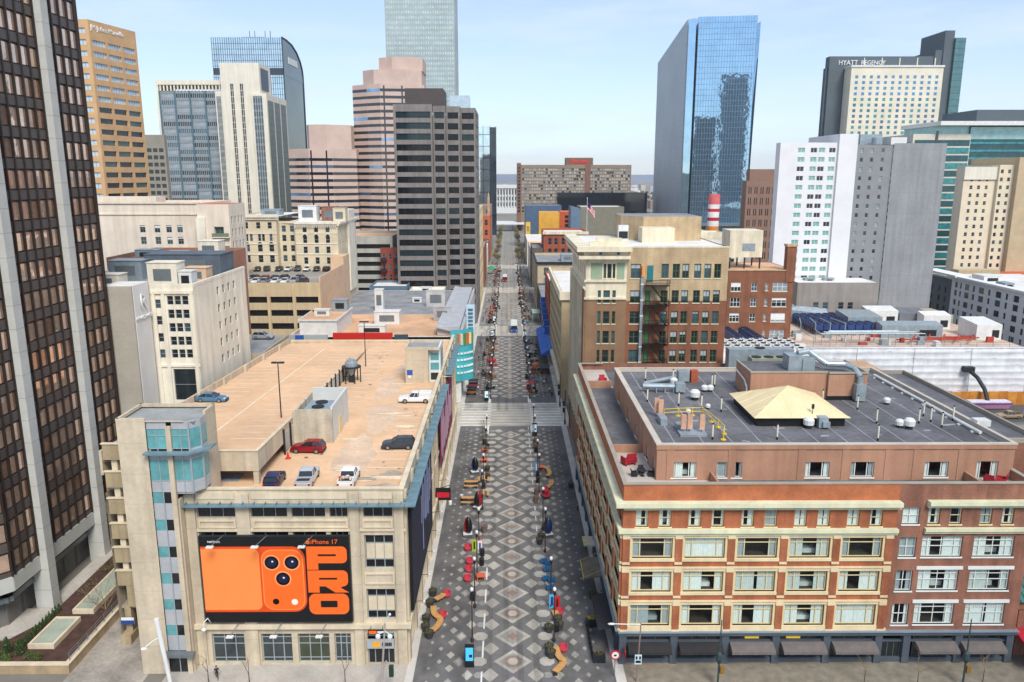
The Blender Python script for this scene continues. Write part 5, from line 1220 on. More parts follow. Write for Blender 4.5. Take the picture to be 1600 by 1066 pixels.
pl_ = [(-121,442),(-108,434),(-96,438),(-84.5,447),(-84.5,470),(-121,470)]
banded('pink_banded_tower', 'lower of the two pink granite towers with black ribbon windows', [(pl_,72.5)], 3.75, 1.5, 6, 1.5, [(0,1,.1),(0,1,.75)])
t = thing('rooftop_drum', 'faceted pink granite plant storey on the lower pink tower', 'plant room', (-98,455,72.5)); b = MB(); b.prism([(-109,441),(-99,440),(-87,447),(-87,466),(-112,466),(-112,449)],72.5,85.5); b.build('wall', M_PINKG, t)
pt_ = [(-87,456),(-78,450),(-70,446),(-56,448),(-46.5,454),(-46.5,480),(-87,480)]
t = banded('pink_banded_tower', 'taller pink granite tower with black ribbon windows and blank stepped crown', [(pt_,107.5)], 3.75, 1.5, 6, 1.5, [(0,2,.15),(0,2,.85)])
b = MB(); b.prism([(-81,457),(-74,451),(-56,450),(-48,456),(-48,478),(-81,478)],107.5,115.5,0); b.prism([(-72,458),(-64,453),(-54,453),(-47.5,458),(-47.5,478),(-72,478)],115.5,122.5,0); b.build('crown', M_PINKG, t)

# dark-topped mirror glass building with vaulted roof
M_MIRR = glass('sky_mirror_glass', lin('cfe0e4'), metal=.9, rough=.03, bump=.03, scale=.15, var=.12); M_GRID = mat('dark_glazing_grid', '33434c', .5, metal=.3, var=.1)
M_OLIVE = glass('olive_mirror_glass', lin('4e5046'), metal=.8, rough=.05, bump=.08, scale=.06, var=.3)
t = thing('vaulted_glass_tower', 'mirror-glass tower with a vaulted curved roof edge and flagpoles', 'office tower', (-196,648,0)); b = MB()
x0, x1, y0, y1, zt = -223, -170, 620, 678, 160
prof = [(y0,0),(y0,zt)]+[(y0+12+46*math.sin(R(a)), zt-22*(1-math.cos(R(a)))) for a in (0,20,40,60,75,90)]+[(y1,0)]
b.q([(x0,y0,0),(x1,y0,0),(x1,y0,zt),(x0,y0,zt)],0)
for a, c in zip(prof[1:], prof[2:]): b.q([(x0,a[0],a[1]),(x1,a[0],a[1]),(x1,c[0],c[1]),(x0,c[0],c[1])],2)
b.q([(x1,p[0],p[1]) for p in prof][::-1][::-1],1); b.q([(x0,p[0],p[1]) for p in prof][::-1],1)
b.build('glass_skin', [M_MIRR, M_OLIVE, M_GRID], t)
b = MB()
for k in range(38):
    z = 4+k*4.1; b.box(x0,x1,y0-.15,y0,z-.12,z+.12)
for i in range(33): b.box(x0+i*53/32-.14,x0+i*53/32+.14,y0-.2,y0,0,zt)
for a, c in zip(prof[1:], prof[2:]): b.tube((x1+.1,a[0],a[1]),(x1+.1,c[0],c[1]),.7,n=4)
b.box(x1-.3,x1+.4,y0-.3,y0+.5,0,zt); b.build('glazing_grid', M_GRID, t)
b = MB(); b.box(x0-.1,x1+.1,y0-.3,y0+.1,133,138); b.box(x1-.1,x1+.3,y0,y1-3,133,138); b.build('dark_band', M_BAND, t)
b = MB(); b.box(x1+.1,x1+.6,y0+14,y0+40,143,148); b.build('sign_panel', M_HVACW, t)
b = MB()
for x in (-200,-196,-188,-184): b.tube((x,640,zt-1),(x,640,zt+8),.25)
b.box(-204,-186,632,644,zt-1,zt+2.2); b.build('roof_plant', M_DARKM, t)

# cream towers
M_CRT = mat('cream_limestone', 'd8d2c0', .8, var=.06, scale=.15, streak=.08)
t = thing('cream_tower', 'cream limestone tower with dark vertical window strips and a dark roof panel', 'office tower', (-150,490,0)); b = MB()
str_ = [(u,10,u+2.0,104) for u in (9.4,15.0)]
facade(b, (-165.4,470,0), (1,0), 22.4, 121.5, [(5.2,10,7.1,110),(10.8,10,12.7,110)], .5); facade(b, (-143,470,0), (0,1), 22, 121.5, (), 0); b.q([(-165.4,492,0),(-165.4,470,0),(-165.4,470,121.5),(-165.4,492,121.5)]); b.q([(-165.4,470,121.5),(-143,470,121.5),(-143,492,121.5),(-165.4,492,121.5)]); b.q([(-143,492,0),(-165.4,492,0),(-165.4,492,121.5),(-143,492,121.5)])
b.box(-169.5,-165.4,471,490,0,106); b.box(-143,-139.2,468.6,510,0,104.5); b.box(-147.8,-143,468.6,470,0,104.5); b.box(-143,-141.5,475,478,104.5,104.6)
b.build('wall', M_CRT, t)
ST_STRIP = Style(M_CRT, [M_GLD], t=.05, d=.4, nx=2, nz=28, bt=.12)
windows(t, (-165.4,470,0), (1,0), [(5.2,10,7.1,110),(10.8,10,12.7,110)], ST_STRIP, name='window_strip')
b = MB()
for (xa, xb, y) in ((-168.9,-166.2,470.9),(-147.0,-141.6,468.5)):
    for k in range(24):
        z = 12+k*3.8
        for i in range(4): w_ = (xb-xa)/4; b.box(xa+i*w_+.12,xa+(i+1)*w_-.1,y-.05,y,z,z+2.5,0); b.box(xa+i*w_+.12,xa+(i+1)*w_-.1,y-.05,y,z+2.5,z+3.8,1)
tag(b.build('window', [M_GLB, mat('slate_spandrel', '6a747c', .6)], t), kind='stuff')
for i in range(3):
    b = MB(); b.box(-139.3,-139.1,470.5+i*13.2,481.5+i*13.2,6,101); b.build('window_panel', mat('grey_green_panel', '6a726c', .4, metal=.3, var=.1, zline=3.8, line=.75, linew=.5), t)
b = MB(); b.box(-142.9,-142.5,473,486,107,119); b.build('roof_panel', mat('slate_panel', '3d475c', .4, var=.05), t)
t = thing('blue_grey_slab', 'blue-grey slab block with white end walls left of the cream tower', 'office tower', (-187,495,0)); b = MB()
rc = [(1.2+i*8.7,6+k*4.05,9.0+i*8.7,8.4+k*4.05) for k in range(25) for i in range(4)]
facade(b, (-205.8,480,0), (1,0), 37, 107, rc, .2); b.q([(-168.8,480,0),(-168.8,505,0),(-168.8,505,107),(-168.8,480,107)],1); b.q([(-205.8,505,0),(-205.8,480,0),(-205.8,480,107),(-205.8,505,107)],1); b.q([(-205.8,480,107),(-168.8,480,107),(-168.8,505,107),(-205.8,505,107)],1)
b.box(-207.2,-205.8,479.5,505,0,113,1); b.box(-205.8,-168.8,479.2,505,110.5,113,1)
for k in range(18): b.box(-205+k*2.05,-204.2+k*2.05,479.6,480.2,107,110.5,1)
for i in range(5): b.box(-205.9+i*8.95,-205.2+i*8.95,479.4,480,0,107,2)
b.build('wall', [mat('blue_grey_cladding', '8a9296', .6, var=.12, scale=.6, xline=1.1, line=.7, linew=.25), M_CRT, mat('teal_pilaster', '4c6f7c', .6, var=.1)], t)
windows(t, (-205.8,480,0), (1,0), rc, Style(M_MULL, [M_GLD, M_GLB, mat('blind_grey', '8d959a', .7)], t=0, d=.2, nx=7, bt=.12), name='window_band')
block('grey_office_block', 'small grey office block with dark square windows between the tan and blue-grey towers', 'office building', -193, -179.5, 420, 423, 79, mat('stone_grey', '8d887c', .85, var=.1), M_RFGREY, front=[(r[0],r[1],r[2],r[3]) for r in grid(.5,13,40,73,4,9,.75,.55)], style=Style(M_DARKM, [M_GLD], t=0, d=.3))
block('distant_white_tower', 'slim pale tower peeping over the grey office block', 'office tower', -268, -258, 620, 632, 118, M_CRT, M_RFGREY, front=grid(.5,9.5,60,116,3,14,.6,.5), style=Style(M_MULL, [M_GLB], t=0, d=.2))
# tan tower with sign
t = thing('tan_office_tower', 'tan precast office tower with ribbon windows and a white roof sign', 'office tower', (-168,312,0)); b = MB()
rcR = [(1.2+i*8.2,10+k*3.95+ (0),8.2+i*8.2,11.9+k*3.95) for k in range(25) for i in range(3)]; rcF = [(u,10+k*3.95,u+6.6,11.9+k*3.95) for k in range(26) for u in (.8,9,17,25)]
UR2 = (.21,.978); OR2 = (-152,300,0)
facade(b, OR2, UR2, 25.8, 113.5, rcR, .5); facade(b, (-185,300,0), (1,0), 33, 113.5, rcF, .5); b.q([(-146.6,325,0),(-185,325,0),(-185,325,113.5),(-146.6,325,113.5)]); b.q([(-185,300,113.5),(-152,300,113.5),(-146.6,325.2,113.5),(-185,325,113.5)]); b.q([(-185,325,0),(-185,300,0),(-185,300,113.5),(-185,325,113.5)])
b.build('wall', [mat('tan_ribbed_precast', 'c6a074', .85, var=.09, scale=.25, zline=3.95, line=.9)], t)
st_tan = Style(M_DARKM, [M_GLD, M_GLD, M_GLT], t=0, d=.45); st_tan2 = Style(M_DARKM, [M_GLW], t=0, d=.45, nx=5)
windows(t, OR2, UR2, [r for r in rcR if r[1] < 85], st_tan); windows(t, OR2, UR2, [r for r in rcR if r[1] > 85], st_tan2); windows(t, (-185,300,0), (1,0), rcF, st_tan2)
text_mesh('lettering', 'JM Johns Manville', 2.5, M_WMETAL, t, (-149.9,309.5,111.0), UR2, .15)
# silver tower and its neighbour
t = thing('silver_grid_tower', 'tall silver-green tower with a grid of small square windows running out of the top', 'office tower', (-79,775,0)); b = MB()
rc = grid(.8,62.2,20,232,28,48,.5,.55)
facade(b, (-111,750,0), (1,0), 63, 235, rc, .15); b.q([(-48,750,0),(-48,800,0),(-48,800,235),(-48,750,235)]); b.q([(-111,800,0),(-111,750,0),(-111,750,235),(-111,800,235)]); b.q([(-111,750,235),(-48,750,235),(-48,800,235),(-111,800,235)])
b.build('wall', mat('silver_green_cladding', '9eaaa4', .5, metal=.2, var=.12, scale=.05), t)
windows(t, (-111,750,0), (1,0), rc, Style(M_MULL, [M_GLW], t=0, d=.12))
block('pale_glass_block', 'pale glass block beside the silver tower top of the charcoal tower', 'office tower', -50, -33, 700, 720, 126, mat('pale_glass_skin', 'bccdd3', .3, metal=.4, var=.12, zline=4, line=.85), M_RFGREY, parapet=0)
M_BLUED2 = glass('slate_glass', (.03,.045,.06), rough=.06, spec=.5)
t = thing('black_glass_tower', 'black and mirror glass tower at the end of the mall behind the charcoal tower', 'office tower', (-20,792,0)); b = MB(); b.box(-31,-17,780,806,0,105,0); b.box(-17,-11,784,806,0,104.5,1); b.box(-31,-11.5,779.5,780,18,20,2)
for k in range(8): b.box(-31,-17,779.7,780,20+k*11,20.5+k*11,2)
for x in (-31,-24,-17.4,-11.6): b.box(x,x+.5,779.6,780,0,105,2)
b.build('glass_skin', [M_MIRR, M_BLUED2, M_BAND], t)

# buildings along the far mall, left side
def lowb(name, label, x0, x1, y0, y1, h, wm, rm, nx=3, nz=3, st=None, cat='building', z0=2, **k):
    return block(name, label, cat, x0, x1, y0, y1, h, wm, rm, front=grid(.5,x1-x0-.5,z0,h-1.2,nx,nz,.5,.55), left=grid(1,y1-y0-1,z0,h-1.2,max(2,int((y1-y0)/5)),nz,.45,.55) if x0 > 0 else None, right=grid(1,y1-y0-1,z0,h-1.2,max(2,int((y1-y0)/5)),nz,.45,.55) if x1 < 0 else None, style=st or ST_D, **k)
M_ORB = mat('vivid_orange_brick', 'b85e3a', .88, var=.15, scale=.4)
lowb('cream_corner_building', 'narrow cream building seen edge-on just past the charcoal tower', -24, -12.3, 343, 390, 44, mat('butter_stone', 'd6c49a', .85, var=.1), M_RFGREY, 3, 7)
lowb('orange_brick_building', 'bright orange brick building with arched windows on the left of the mall', -26, -12.3, 545, 580, 31, M_ORB, M_RFGREY, 3, 4)
lowb('brown_gabled_building', 'dark-roofed building with a slim spire behind the orange brick one', -28, -12.5, 600, 640, 36, mat('brown_stone', '8f7a68', .88, var=.12), M_RFGREY, 3, 4)
t = thing('spire', 'slim tan spire rising left of the mall end', 'spire', (-13.5,560,0)); b = MB(); b.box(-14.3,-12.7,559,561,0,42); b.hexa([(-14.3,559,42),(-12.7,559,42),(-12.7,561,42),(-14.3,561,42)],[(-13.55,559.9,47),(-13.45,559.9,47),(-13.45,560.1,47),(-13.55,560.1,47)]); b.build('shaft', mat('tan_stone', 'b39678', .85), t)
lowb('red_brick_shop', 'low red brick shop left of the far mall', -27, -12.4, 412, 460, 21, mat('dull_red_brick', '8a5142', .88, var=.15), M_RFGREY, 3, 4)
lowb('green_awning_shop', 'low cream shop with a green front left of the far mall', -26, -12.4, 465, 497, 16, M_IVORY, M_RFTAN, 3, 3)
# mall end
t = thing('colonnaded_civic_building', 'white colonnaded civic building closing the mall vista', 'civic building', (-3,1260,0)); b = MB(); b.box(-34,40,1250,1290,0,44,0); b.box(-34,40,1246,1250,0,8,0); b.box(-34,40,1246,1250,39,44,0)
b.build('wall', mat('white_stone', 'cfd0cd', .8, var=.06), t)
for i in range(16): b = MB(); b.lathe((-31+i*4.6,1247.5,8),[(1.0,0),(.85,31)],8); b.build('column', MATS['white_stone'], t)
b = MB()
for i in range(15):
    for z in (11,20,29): b.box(-29.6+i*4.6,-28+i*4.6,1249.9,1250,z,z+6)
tag(b.build('window', M_GLD, t), kind='stuff')
t = thing('bus_station_canopy', 'low white curved canopy across the end of the mall', 'canopy', (0,842,0)); b = MB(); b.hexa([(-16,838,7),(18,838,7),(18,858,9),(-16,858,9)],[(-16,838,7.6),(18,838,7.6),(18,858,9.8),(-16,858,9.8)],0); b.build('roof', M_HVACW, t); b = MB()
for x in (-14,-5,5,15): b.box(x,x+.6,845,845.6,0,8)
b.build('post', M_STEEL, t)

# right of the mall end: slab hotel with red sign and its podium neighbours
t = thing('slab_hotel', 'wide brown grid-fronted slab hotel with a red roof sign', 'hotel', (70,865,0)); b = MB()
rc = grid(1,117,19,66.5,46,14,.78,.6)
facade(b, (14.5,850,0), (1,0), 118, 69.5, rc, .35); b.box(10.2,14.5,848.6,880,0,71.5,1); b.q([(132.5,850,0),(132.5,880,0),(132.5,880,69.5),(132.5,850,69.5)]); b.q([(14.5,850,69.5),(132.5,850,69.5),(132.5,880,69.5),(14.5,880,69.5)]); b.box(62.5,91.5,852,870,69.5,77,1); b.box(83,89,849.6,850,18,69.4,1)
for k in range(14): b.box(11.2,13.6,848.4,848.6,20+k*3.5,22+k*3.5,2)
b.build('wall', [mat('brown_grid_precast', '8a7a68', .85, var=.1, scale=.1), mat('red_brown_brick', '7d5c4c', .88, var=.1), M_GLD], t)
windows(t, (14.5,850,0), (1,0), rc, Style(M_MULL, [M_GLD, M_GLP, mat('curtained_pane', 'b4b2a6', .7, var=.2), MATS['curtained_pane'], M_GLP], t=0, d=.3))
text_mesh('lettering', 'Sheraton', 5.2, mat('sign_bright_red', 'd4202a', .5, emit=.5), t, (77,851.7,73.2), (1,0), .3)
block('black_flat_building', 'long low black glass building with a white roof line before the slab hotel', 'building', 44, 124, 700, 730, 43, M_BAND, M_RFWHITE, parapet=1)
block('navy_box_building', 'navy blue metal-clad box building right of the mall end', 'building', 14.5, 44, 640, 668, 34.5, mat('navy_metal', '4a617c', .6, var=.1, zline=4, line=.85), M_RFGREY, parapet=.5)
block('yellow_box_building', 'yellow and ochre clad box before the navy building', 'building', 24, 40, 600, 616, 31, mat('ochre_cladding', 'd3a03c', .75, var=.16, scale=.12), M_RFTAN, parapet=.4)
block('orange_red_box_building', 'orange-red box with dark louvred openings beside the yellow one', 'building', 40, 51, 599, 616, 31.5, mat('orange_red_cladding', 'b9552e', .75, var=.1), M_RFTAN, front=grid(3,10,16,29,1,4,.8,.7), style=Style(M_DARKM, [M_GLD], t=0, d=.5), parapet=.4)
block('olive_box_building', 'plain olive-grey box with a white roof left of the blue tower', 'building', 52, 83, 560, 590, 36.5, mat('olive_grey_panel', '7a7768', .8, var=.08, xline=4, line=.9), M_RFWHITE, parapet=.6)
t = thing('blue_clad_annex', 'low blue-grey annex with a sloping roof beside the olive box', 'building', (50,565,0)); b = MB(); b.hexa([(45,558,0),(52,558,0),(52,580,0),(45,580,0)],[(45,558,37),(52,558,35),(52,580,35),(45,580,37)]); b.build('wall', mat('slate_blue_panel', '5d7187', .7, var=.1), t)
lowb('yellow_kiosk_building', 'small yellow building at the right of the mall end', 13.6, 17, 585, 592, 24, mat('kiosk_yellow', 'd9b440', .7), M_RFWHITE, 2, 3)
# blue glass tower with blade walls
M_BLUEG = glass('blue_curtain_glass', lin('a4c6dc'), metal=.9, rough=.03, bump=.15, scale=.09, var=.1); M_BLUED = glass('deep_blue_glass', lin('7fa3bf'), metal=.9, rough=.03, bump=.08, scale=.1, var=.15)
t = thing('blue_glass_tower', 'tall blue mirror-glass tower with grey blade wall on its left', 'office tower', (160,650,0)); b = MB()
b.hexa([(135.5,620,0),(141.5,617.5,0),(141.5,735,0),(135.5,735,0)],[(135.5,620,173),(141.5,617.5,173.5),(141.5,735,158),(135.5,735,157.5)],0)
b.build('blade_wall', mat('grey_blade_panel', 'a9b0b4', .5, metal=.25, var=.08, scale=.03, zline=4, line=.92, linew=.4), t)
b = MB(); b.box(136,141.4,616.8,617.3,4,172.5); b.build('blade_glass', M_BLUEG, t)
b = MB(); b.prism([(143.5,618),(185.5,612),(187,650),(187,700),(143.5,700)],0,174.5); b.build('curtain_wall', M_BLUEG, t)
b = MB(); b.box(141.5,143.6,626,700,0,160); b.build('recess', M_BAND, t)
b = MB(); b.hexa([(183,619,0),(189,622,0),(189,700,0),(183,700,0)],[(183,616,160),(189.5,616,171),(189.5,700,171),(183,700,160)]); b.build('side_blade', M_BLUED, t)
b = MB(); d_ = Vector((42,-6)); L = d_.length; U = (d_.x/L, d_.y/L)
for k in range(42): fbox(b, (143.5,618,0), U, 0, L, 6+k*4.0, 6.25+k*4.0, -.1, .02)
for i in range(22): fbox(b, (143.5,618,0), U, L*i/21-.12, L*i/21+.12, 0, 174.5, -.16, .02)
b.build('mullion_grid', mat('blue_grey_mullion', '6d90a8', .4, metal=.6, var=.05), t)
b = MB(); b.box(128,196,600,640,0,22,0); 
for i in range(9): b.box(130+i*7.3,131+i*7.3,599.4,600,0,21,1)
b.box(126,198,598,600,20.5,22.5,1); b.build('podium', [M_BLUED, M_STEEL], t)
# towers reflected in the mirror glass stand across the street behind the camera
for nm, lab, x0, x1, y0, y1, h in (('bronze_tower','tall bronze glass tower behind the viewpoint, mirrored in the blue tower',146,186,-60,-20,205),('grey_tower','dark stone tower behind the viewpoint, mirrored in the blue tower',104,140,-110,-70,150)):
    block(nm, lab, 'office tower', x0, x1, y0, y1, h, mat('mirrored_dark', '4a4a4c', .6, var=.2, zline=4, line=2.2, linew=1.6, xline=6) if nm[0] == 'b' else mat('mirrored_brown', '55483f', .7, var=.2, zline=4, line=.5, linew=2), M_RFGREY)
# brown court building, hotel with fin, teal stripes, beige hotel
block('brown_slit_window_building', 'brown office block with paired slit windows right of the blue tower', 'office building', 127, 145, 420, 428, 55.5, mat('brown_precast', '86695a', .85, var=.08), M_RFGREY, front=[(u,z,u+.55,z+3.6) for z in (14,19.8,25.6,31.4,37.2,43,48.6) for u in (1.2,2.3,4.4,5.5,7.6,8.7,10.8,11.9,14,15.1,16.4)], style=Style(M_DARKM, [M_GLD], t=0, d=.4))
block('brown_upper_storey', 'plain brown roof storey of the slit-window block', 'plant room', 129, 146, 422, 428, 6, MATS['brown_precast'], M_RFGREY, z0=55.5)
M_SLATE = mat('dark_slate_cladding', '4f5a60', .6, var=.1, scale=.05, zline=6, line=.9)
t = thing('slab_fin_hotel', 'dark slate hotel slab with cream front, roof lettering and a tall glass fin', 'hotel', (265,575,0)); b = MB(); b.box(222,300,562,569,0,138.5,0); b.box(220.5,222,564,568,0,131,0); b.box(299,305.5,560,592,0,155,0); b.box(294,299,561,592,0,142.5,0)
b.build('slab', M_SLATE, t)
b = MB(); rc = grid(1.5,61,30,125.5,12,26,.42,.55); facade(b, (233,551,0), (1,0), 62.5, 130, rc, .25); b.q([(233,562,0),(233,551,0),(233,551,130),(233,562,130)]); b.q([(295.5,551,0),(295.5,562,0),(295.5,562,130),(295.5,551,130)]); b.q([(233,551,130),(295.5,551,130),(295.5,562,130),(233,562,130)],0); b.box(232.4,296,550.4,562,130,131.2,1)
for i in range(5): b.box(241+i*12,241.6+i*12,551,551.6,131.2,136)
b.build('cream_front', [mat('cream_panel', 'd9d2bd', .8, var=.08, scale=.1), M_HVACW], t)
windows(t, (233,551,0), (1,0), [r for r in rc if r[1] < 108], Style(M_MULL, [glass('green_blue_pane', lin('3f8a8c'), rough=.08), glass('blue_pane', lin('3a5f86'), rough=.08)], t=0, d=.2)); windows(t, (233,551,0), (1,0), [r for r in rc if r[1] > 108], Style(M_MULL, [glass('bright_blue_pane', lin('4a86b8'), rough=.08)], t=0, d=.2))
b = MB(); b.box(305.5,312.5,558,580,0,150); b.build('glass_fin', mat('green_grey_glass', '5c7f80', .2, metal=.5, var=.15, zline=4.2, line=.6, linew=.6), t)
text_mesh('lettering', 'HYATT', 4.4, M_WMETAL, t, (228,561.6,134.2), (1,0), .2, 'LEFT', stretch=.95); text_mesh('lettering', 'REGENCY', 4.0, M_WMETAL, t, (243.6,561.6,134.2), (1,0), .1, 'LEFT', stretch=.95)
M_TEALG = glass('teal_ribbon_glass', lin('2f7f86'), metal=.4, rough=.06, var=.4, scale=.5); M_TEALD = glass('dark_teal_glass', lin('1d4a52'), metal=.4, rough=.06, var=.3, scale=.5)
t = thing('teal_striped_building', 'broad building striped in teal glass and cream with a projecting pale roof', 'office building', (235,418,0)); b = MB()
b.box(203,232,400,436,0,78.5,0); b.box(232,275,401,436,0,82,1); b.box(214,280,396,436,82.5,84.5,2); b.box(236,280,404,436,84.5,90.5,3); b.box(216,232,402,436,78.5,82.5,4); b.box(232,275,400.8,401,76,82,4)
b.build('wall', [mat('cream_stripe', 'c9c4b4', .8, var=.08), M_TEALD, M_HVACW, M_SLATE, mat('pale_teal_glass', '9fc4c2', .3, metal=.3)], t)
for k in range(18):
    z = 9+k*3.75; b = MB(); b.box(204,231.6,399.8,400.3,z,z+2.85,k%2); b.box(202.8,203.2,402,434,z,z+2,0); b.build('window_band', [M_TEALG, M_TEALD], t)
    b = MB(); b.box(232,275,400.6,401.1,z+.9,z+1.9); b.build('spandrel_band', M_TEALG, t)
b = MB(); b.box(214.2,215.4,399.6,400,60,80); b.build('slot', M_BAND, t)
t = thing('beige_hotel', 'beige hotel tower with paired small windows above a red and cream podium', 'hotel', (205,345,0)); b = MB()
r1 = rect_cols([3.4,6.6,9.8],[20+k*3.25 for k in range(12)],1.2,1.6); r2 = rect_cols([1.2,4.2],[20+k*3.25 for k in range(13)],1.2,1.6)
facade(b, (190.5,330,0), (1,0), 13.6, 61.5, r1, .25); facade(b, (204.1,328.5,0), (1,0), 6.2, 62.5, r2, .25); b.q([(190.5,334,0),(190.5,330,0),(190.5,330,61.5),(190.5,334,61.5)]); b.q([(190.5,330,61.5),(204.1,330,61.5),(204.1,334,61.5),(190.5,334,61.5)]); b.q([(204.1,334,0),(190.5,334,0),(190.5,334,61.5),(204.1,334,61.5)]); b.q([(204.1,360,0),(204.1,328.5,0),(204.1,328.5,62.5),(204.1,360,62.5)])
b.box(210.3,232,326,360,0,65.5,1); b.box(190.3,204.1,329.4,331,56.5,61.7,2); b.q([(204.1,328.5,62.5),(210.3,328.5,62.5),(210.3,360,62.5),(204.1,360,62.5)])
b.build('wall', [mat('beige_stucco', 'd8cab0', .85, var=.06), mat('tan_blank_stucco', 'b8a585', .85, var=.08, zline=6.5, line=.9), M_CRT], t)
windows(t, (190.5,330,0), (1,0), r1, ST_D); windows(t, (204.1,328.5,0), (1,0), r2, Style(M_MULL, [M_GLT, M_GLD], t=.06, d=.2))
b = MB(); b.box(186,203,318,324,0,20,0); b.box(203,232,317,326,0,18.5,1)
for i in range(5): b.box(187+i*3,188.4+i*3,317.9,318,11,17,2)
b.box(222,228,316.9,317,6,12,3); b.build('podium', [MATS['tan_blank_stucco'], M_ORB, mat('taupe_panel', '93806a', .8), M_TEALD], t)
# distant city floor
b = MB(); rg = random.Random(12)
for i in range(1500):
    y = rg.uniform(880, 4200)**1.0; x = rg.uniform(-1.0, 1.0)*(120+y*.85)
    if abs(x) < 36 and y < 1300: continue
    h = rg.uniform(4, 14)+(rg.random() < .12)*rg.uniform(5, 30); w_ = rg.uniform(10, 40); b.box(x,x+w_,y,y+rg.uniform(10,40),-.02,h,rg.randrange(5),nob=True)
tag(b.build('distant_city', [mat('far_%d' % i, c, .9, var=.15, scale=.05) for i, c in enumerate(('b7b0a4','9c9188','c9c7c2','8f7a6c','a7adb2'))]), 'mass of low distant city roofs out to the horizon', 'city', kind='stuff')
b = MB()
for i in range(1400):
    y = rg.uniform(860, 3600); x = rg.uniform(-1,1)*(120+y*.8)
    if abs(x) < 36 and y < 1300: continue
    b.blob((x,y,rg.uniform(3,5)), rg.uniform(4,9), rg.uniform(4,9), rg.uniform(3,5.5), 6, 0, .3, rg)
tag(b.build('distant_trees', mat('far_brown_trees', '5d5444', .95, var=.3, scale=.05)), 'brownish far-off trees among the distant roofs', 'trees', kind='stuff')
# ------------------------------------------------------------------ middle distance, right of the mall
M_TANB = mat('buff_brick', 'b69f7d', .88, var=.16, scale=.4, streak=.14, zline=.3, line=.9, linew=.07); M_REDB = mat('dark_red_brick', '84563f', .88, var=.16, scale=.4, streak=.12, zline=.3, line=.9, linew=.07); M_BRNB = mat('brown_brick_wall', '86694f', .88, var=.12, scale=.4, streak=.1, zline=.3, line=.9, linew=.07)
M_TERRA = mat('white_terracotta', 'd6ccb2', .75, var=.1, scale=.4, streak=.14); M_GRNF = mat('green_window_frame', '4f6b45', .6, var=.1); M_GREENP = mat('pale_green_panel', '93a78a', .7, var=.1, xline=.3, line=.8)
x0, x1, y0, y1, H_ = 14.7, 41.4, 145.0, 176.0, 45.0
t = thing('fire_escape_building', 'brown and buff brick building with white crown and black fire escape on its side', 'building', (28,160,0)); b = MB()
OF = (x0,y0,0); UF = (1,0); fz = [(19.3,21.7),(23.0,25.4),(26.7,29.1),(30.5,32.9),(34.5,36.9)]
def cl(a, c, zs): return [(a-x0,z0,c-x0,z1) for z0, z1 in zs]
top = (39.2,41.9)
tri = cl(17.0,17.6,fz)+cl(18.05,19.3,fz)+cl(19.75,20.4,fz); tritop = cl(18.0,18.5,[top])+cl(18.7,19.5,[top])+cl(19.7,20.2,[top])
sng = sum([cl(a,c,fz+[top]) for a, c in ((23.1,25.0),(28.85,30.2),(30.95,32.3),(32.75,34.05),(35.0,36.3),(36.9,38.2),(38.75,40.05))], [])
sng = [r for r in sng if not (abs(r[0]-(28.85-x0)) < .01 and r[3] == 41.9)]+cl(28.85,30.2,[top])
fdoor = cl(25.9,26.95,[(a-.35,c) for a, c in fz])
def seg(u0, u1, v0, v1, rc, m): facade(b, P3(OF,UF,u0,v0), UF, u1-u0, v1-v0, [(max(r[0],u0)-u0,max(r[1],v0)-v0,min(r[2],u1)-u0,min(r[3],v1)-v0) for r in rc if r[1] < v1 and r[3] > v0], .3, m)
uL = 22.4-x0; seg(0,uL,0,35.0,tri,2); seg(0,uL,35.0,38.7,tri,3); seg(0,uL,38.7,H_-2,tritop,3); seg(uL,x1-x0,0,34.9,sng+fdoor,1); seg(uL,x1-x0,34.9,H_,sng+fdoor,0)
OL = (x0,y1,0); UL = (0,-1)
lr = [(u,z0,u+1.5,z1) for u in (2.0,5.0,8,11,14,17,20,23,26,28.4) for z0, z1 in fz+[(15.6,18),(11.9,14.3)]]
facade(b, OL, UL, y1-y0, 37.5, lr, .5, 2); facade(b, P3(OL,UL,0,37.5), UL, y1-y0, 6, [(u,1.6,u+1.2,4) for u in (3,7,11,15,19,23,27)], .3, 3)
facade(b, (x1,y0,0), (0,1), y1-y0, H_, (), 0, 1); facade(b, (x1,y1,0), (-1,0), x1-x0, H_, (), 0, 1)
b.build('wall', [M_TANB, M_REDB, M_BRNB, M_TERRA], t)
sts = Style(M_GRNF, [M_GLD, M_GLD, M_GLB], t=.13, d=.25, nz=2, nx=2, bt=.04, sill=M_TERRA, blind=.5, blindmat=M_CURT2)
st1 = Style(M_GRNF, [M_GLD, M_GLB], t=.1, d=.25, nz=2, sill=M_TERRA)
windows(t, OF, UF, tri+tritop, st1, 3); windows(t, OF, UF, sng, sts, 3); windows(t, OF, UF, fdoor, Style(M_GRNF, [mat('green_door', '4c7a50', .6)], t=.1, d=.2), 3, 'door')
windows(t, OL, UL, lr, st1)
b = MB()   # piers and white shafts of the mall front, crown
for u in (1.0,4.0,7,10,13,16,19,22,25): fbox(b, OL, UL, u+.2, u+.75, 8, 37.2, -.55, .01, 0)
for u in (0,27.6,29.8): fbox(b, OL, UL, u, u+1.1, 0, 37.2, -.3, .01, 1)
for z in (22.4,26,29.8,33.6): fbox(b, OL, UL, .1, 30.9, z, z+.35, -.12, .01, 0)
b.build('pier', [M_TERRA, M_BRNB], t)
b = MB(); e = 1.5
b.box(x0-.3,uL+x0,y0-.3,y0,35.2,35.6); b.box(x0-.3,uL+x0,y0-.35,y0,38.5,38.9); cornice(b, OL, UL, y1-y0, 36.9, 37.6, .5, 0, False)
